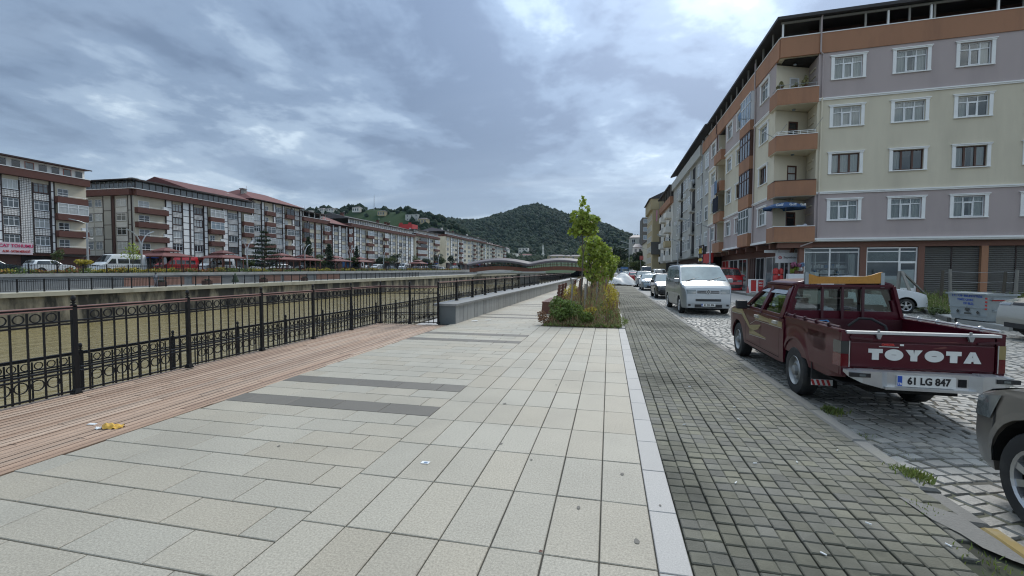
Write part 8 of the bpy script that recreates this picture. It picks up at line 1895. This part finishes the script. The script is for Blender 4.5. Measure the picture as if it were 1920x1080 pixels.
for k, (da, m, dz) in enumerate(((-.12, 'cloth_pink', .62), (.18, 'cloth_pink', .55), (.35, 'cloth_blue', .60), (.05, 'leaf_bright', .32), (.25, 'plastic_white', .30), (-.2, 'leaf_bright', .18))):
    q = EW.fr(1.2+da, -.15, 1.42+dz); leaves('flower' if dz > .4 else 'foliage', clumps([q], [(.15, .14, .13)], 60, r3), .12, m, fl, 'maple', rs=r3)
mb = MB(); mb.lathe((c[0], c[1], 1.42), [(.1, 0), (.14, .2), (.14, .22)], 10); mb.lathe((c[0]+.3, c[1]-.02, 1.42), [(.09, 0), (.12, .18)], 10); link('pot', mb, 'render_rust', fl)
mb = MB(); mb.tube([(9.75, 34.6, RZ), (9.75, 34.6, RZ+.05)], .22, 12); mb.lathe((9.75, 34.6, RZ+.03), [(.13, 0), (.02, .6)], 10); tag(link('traffic_cone', mb, 'render_pink'), 'faded red cone by the gas cages', 'cone')
# red shop front with yellow letters further along
sh_ = thing('shop_sign', 'dark shop sign with yellow letters beside a red shop front', 'sign', (10.9, 55.4, 3)); mb = MB(); mb.box(10.55, 10.7, 54.8, 57.2, 2.6, 4.6); link('board', mb, 'trim_dark', sh_); text('lettering', 'HALI', .85, 'print_yellow', sh_, (-.37, .6, .9), (PI/2, 0, -PI/2), .01, .02); mb = MB(); mb.box(10.52, 10.56, 55.1, 56.9, 2.75, 3.05); link('strip', mb, 'print_yellow', sh_); mb = MB(); [mb.box(10.53, 10.56, y_, y_+.25, 2.7+.5*k, 2.95+.5*k) for y_ in (54.82, 56.94) for k in range(4)]; link('white_squares', mb, 'plastic_white', sh_)
rf_ = thing('red_shop', 'bright red shop front next to the yellow lettered sign', 'shop front', (11, 53, 0)); mb = MB(); mb.box(10.62, 10.95, 51.2, 54.75, 2.5, 3.5); mb.box(10.9, 11.0, 54.4, 54.7, 0, 3.3); link('fascia', mb, 'print_red', rf_)
# balcony umbrella, laundry, satellite dish, pots on the corner loggias
um = thing('parasol', 'dark blue parasol with white lettering on the lowest corner balcony', 'parasol', EW.fr(.55, .25, 4.6)); c = EW.fr(.55, -.05, 0)
M('parasol_blue', (.035, .085, .19), .7, var=.1)
mb = MB(); n_ = 8; ap = (c[0], c[1], 6.22); rim = []
for i in range(n_*2):
    a = 2*PI*i/(n_*2); r_ = 1.32*(1 if i % 2 == 0 else .95); rim.append((c[0]+r_*math.cos(a)-.1, c[1]+r_*.85*math.sin(a), 5.84-.02*(i % 2)))
mid = [((ap[0]+p[0])/2, (ap[1]+p[1])/2, 6.10) for p in rim]
low = [(p[0], p[1], p[2]-.10) for p in rim]; m2 = n_*2
mb.add([ap]+mid+rim+low, [(0, 1+i, 1+(i+1) % m2) for i in range(m2)]+[(1+i, 1+m2+i, 1+m2+(i+1) % m2, 1+(i+1) % m2) for i in range(m2)]+[(1+m2+i, 1+2*m2+i, 1+2*m2+(i+1) % m2, 1+m2+(i+1) % m2) for i in range(m2)]); link('canopy', mb, 'parasol_blue', um)
mb = MB(); mb.tube([(c[0], c[1], 3.7), (c[0], c[1], 6.3)], .022, 6); link('pole', mb, 'wood_grey', um)
for dx in (-.62, .12, .78): text('lettering', 'Golf', .24, 'print_white', um, Vector((c[0]-.1+dx, c[1]-1.12+abs(dx)*.25, 5.90))-BASE[um.name], (R(72), 0, dx*.5), .002, .004)
mb = MB(EW.fr); mb.lathe((1.7, -.05, 4.60), [(.001, .0), (.10, .02), (.12, .08), (.05, .14)], 8); mb.box(1.2, 1.65, -.14, .0, 4.605, 4.66); o = link('cloth_bundle', mb, 'cloth_white'); tag(o, 'white and black cloth bundle on the lowest balcony parapet', 'bundle')
for k, (a, z, n_, h, lab) in enumerate(((.12, 13.65, 320, .55, 'trailing potted plant at the rounded corner of the top balcony'), (1.0, 13.68, 120, .35, 'small potted plant beside the top balcony door'), (1.55, 13.68, 260, .75, 'tall thin potted plants at the right end of the top balcony'))):
    q = EW.fr(a, .12, z); t = thing('potted_plant', lab, 'potted plant', q, 0, 'potted plants on the top balcony'); mb = MB(); mb.lathe(q, [(.09, 0), (.12, .18)], 10); link('pot', mb, 'render_rust', t); leaves('foliage', clumps([(q[0], q[1], q[2]+h*.6), (q[0]-.15, q[1], q[2]+h*.4)], [(.16, .16, h*.5), (.15, .15, h*.3)], n_, r3), .11, 'leaf_olive', t, rs=r3)
ld = thing('laundry', 'white and blue washing hung out on the narrow street balcony', 'laundry', (10.5, 48.5, 9))
for i, (y, w, z0, z1, m) in enumerate(((49.85, .5, 8.6, 10.35, 'cloth_white'), (49.3, .45, 9.1, 10.4, 'cloth_white'), (48.8, .5, 9.0, 10.45, 'cloth_white'), (48.25, .4, 9.2, 10.5, 'cloth_blue'), (47.8, .4, 9.3, 10.55, 'cloth_blue'))): mb = MB(); mb.grid(lambda u, v: (10.30+.05*math.sin(u*9+i), y-w*u, z0+(z1-z0)*v), 8, 4); mb.smooth = True; link('cloth', mb, m, ld)
mb = MB(); mb.tube([(10.3, 50, 10.45), (10.3, 47.3, 10.6)], .015, 5); link('line', mb, 'steel', ld)
l2 = thing('laundry', 'dark navy washing below the white washing on the street balcony', 'laundry', (10.5, 48.5, 6)); 
for i, y in enumerate((49.5, 48.9, 48.3, 47.7)): mb = MB(); mb.grid(lambda u, v: (10.42+.04*math.sin(u*8+i), y-.5*u, 7.5+1.5*v), 6, 3); link('cloth', mb, 'cloth_navy', l2)
l3 = thing('laundry', 'pink cloth hanging from the white block down the street', 'laundry', (10, 98, 12)); mb = MB(); mb.grid(lambda u, v: (9.8+.1*math.sin(u*7), 100-1.5*u, 12.2+2.2*v), 6, 4); link('cloth', mb, 'cloth_pink', l3)
sd_ = thing('satellite_dish', 'pale satellite dish on the top glazed bay of the corner building', 'satellite dish', (10.5, 39.5, 14)); mb = MB(); mb.tube([(10.65, 39.6, 13.9), (10.1, 39.4, 13.9)], .03, 5); link('arm', mb, 'steel', sd_); mb = MB(); mb.lathe((10.05, 39.3, 14.0), [(.01, 0), (.2, .03), (.36, .12)], 16, 'x', False); link('dish', mb, 'cloth_blue', sd_)
# street lamps on the shop side
def arm_lamp(x, y, h, label, src=[None]):
    if src[0] is not None: o = dup(src[0], (x, y, 0), None, label); return o
    t = thing('street_lamp', label, 'street lamp', (x, y, 0), 0, 'single arm street lamps on the shop side'); src[0] = t
    mb = MB(); mb.tube([(x, y, 0), (x, y, 3.5), (x, y, h)], [.09, .075, .055], 8); link('pole', mb, 'lamp_grey', t); mb = MB(); mb.tube([(x, y, h-.1), (x-.8, y, h+.25), (x-2.3, y, h+.75)], [.05, .04, .035], 6); link('arm', mb, 'lamp_grey', t); mb = MB(); mb.bar((x-2.1, y, h+.70), (x-2.9, y, h+.95), .2, .09); link('lamp_head', mb, 'galv_light', t); return t
arm_lamp(9.75, 47.0, 5.9, 'grey street lamp before the grey block, its arm over the road'); arm_lamp(9.75, 68, 5.9, 'second grey street lamp along the shops'); arm_lamp(9.6, 104, 5.9, 'third grey street lamp before the beige block')
t = thing('street_lamp', 'tall double armed street lamp at the end of the street', 'street lamp', (4.6, 150, 0)); mb = MB(); mb.tube([(6.4, 150, 0), (6.4, 150, 10.5)], [.14, .08], 8); link('pole', mb, 'lamp_grey', t); mb = MB(); mb.tube([(3.6, 150, 11.2), (6.4, 150, 10.4), (8.8, 150, 10.9)], .07, 5); mb.tube([(3.8, 150, 9.3), (6.4, 150, 8.6), (8.6, 150, 9.4)], .06, 5); link('arm', mb, 'lamp_grey', t)
t = thing('street_sign', 'far orange sign on a pole before the beige block', 'sign', (8.6, 128, 0)); mb = MB(); mb.tube([(8.6, 128, 0), (8.6, 128, 5.6)], .07, 6); link('pole', mb, 'lamp_grey', t); mb = MB(); mb.box(8.3, 9.3, 127.9, 128, 4.6, 5.7); link('panel', mb, 'render_pink', t)
# people walking by the far railing
def person(x, y, z, face, top, leg, label, stride=.12):
    t = thing('person', label, 'person', (x, y, z), face); me = bpy.data.meshes.new('body')
    P = {'pel': (0, 0, .93), 'bel': (0, 0, 1.10), 'che': (.01, 0, 1.32), 'nek': (.01, 0, 1.50), 'chn': (.03, 0, 1.57), 'hed': (.03, 0, 1.66), 'crn': (.02, 0, 1.75)}
    for s, k in ((1, 'l'), (-1, 'r')):
        st = stride*s; P.update({'hip'+k: (0, .09*s, .90), 'kne'+k: (st*.7+.03, .10*s, .50), 'ank'+k: (st*1.3-.02, .10*s, .08), 'toe'+k: (st*1.3+.14, .11*s, .035), 'sho'+k: (0, .18*s, 1.43), 'elb'+k: (-st*.4-.03, .24*s, 1.15), 'wri'+k: (-st*.8+.04, .25*s, .92), 'han'+k: (-st*.9+.07, .25*s, .84)})
    ks = list(P); E = [('pel', 'bel'), ('bel', 'che'), ('che', 'nek'), ('nek', 'chn'), ('chn', 'hed'), ('hed', 'crn')]
    for k in 'lr': E += [('pel', 'hip'+k), ('hip'+k, 'kne'+k), ('kne'+k, 'ank'+k), ('ank'+k, 'toe'+k), ('che', 'sho'+k), ('sho'+k, 'elb'+k), ('elb'+k, 'wri'+k), ('wri'+k, 'han'+k)]
    me.from_pydata([P[k] for k in ks], [(ks.index(a), ks.index(b_)) for a, b_ in E], []); me.materials.append(MATS[top])
    o = put('body', me, t); sk = o.modifiers.new('skin', 'SKIN'); rad = {'pel': .14, 'bel': .13, 'che': .15, 'nek': .055, 'chn': .065, 'hed': .10, 'crn': .06, 'hip': .095, 'kne': .06, 'ank': .042, 'toe': .035, 'sho': .065, 'elb': .045, 'wri': .035, 'han': .04}
    for i, k in enumerate(ks): r_ = rad[k if k in rad else k[:3]]; me.skin_vertices[0].data[i].radius = (r_, r_)
    me.skin_vertices[0].data[0].use_root = True; o.modifiers.new('sub', 'SUBSURF').levels = 1
    mb = MB(); mb.lathe((.005, 0, 1.66), [(.105, -.02), (.112, .04), (.09, .09), (.02, .118)], 10); put('hair', mb.mesh('hair', 'hair'), t)
    mb = MB(); mb.lathe((0, 0, .52), [(.15, .42), (.17, .30), (.12, .1), (.10, -.3)], 10); return t
person(-61.3, 97.2, .95+bz(97), R(90), 'cloth_navy', 'hair', 'person in dark clothes walking beside the far railing, left of the forked lamp'); person(-61.4, 113.0, .95+bz(113), R(-90), 'plastic_black', 'hair', 'person in black walking by the far railing before the white van'); person(-61.3, 115.8, .95+bz(115), R(90), 'cloth_navy', 'hair', 'second person in dark clothes by the far railing before the white van')
person(-54.6, 43.9, -.76+bz(44), R(0), 'cloth_shirt', 'hair', 'person in grey standing behind the quay railing by the left planter box', .03)
# ------------------------------------------------------------------ air
HAZE = .00005
hz_ = MB(); hz_.box(-1500, 900, -60, 1900, -8, 190)
m = bpy.data.materials.new('haze'); m.use_nodes = True; MATS['haze'] = m; N, L = m.node_tree.nodes, m.node_tree.links; N.clear()
v = N.new('ShaderNodeVolumePrincipled'); v.inputs['Color'].default_value = (.62, .82, 1.0, 1); v.inputs['Density'].default_value = HAZE; v.inputs['Anisotropy'].default_value = 0
o = N.new('ShaderNodeOutputMaterial'); L.new(v.outputs[0], o.inputs['Volume'])
USE_HAZE = True
if USE_HAZE: link('haze', hz_, 'haze', None, kind='stuff')
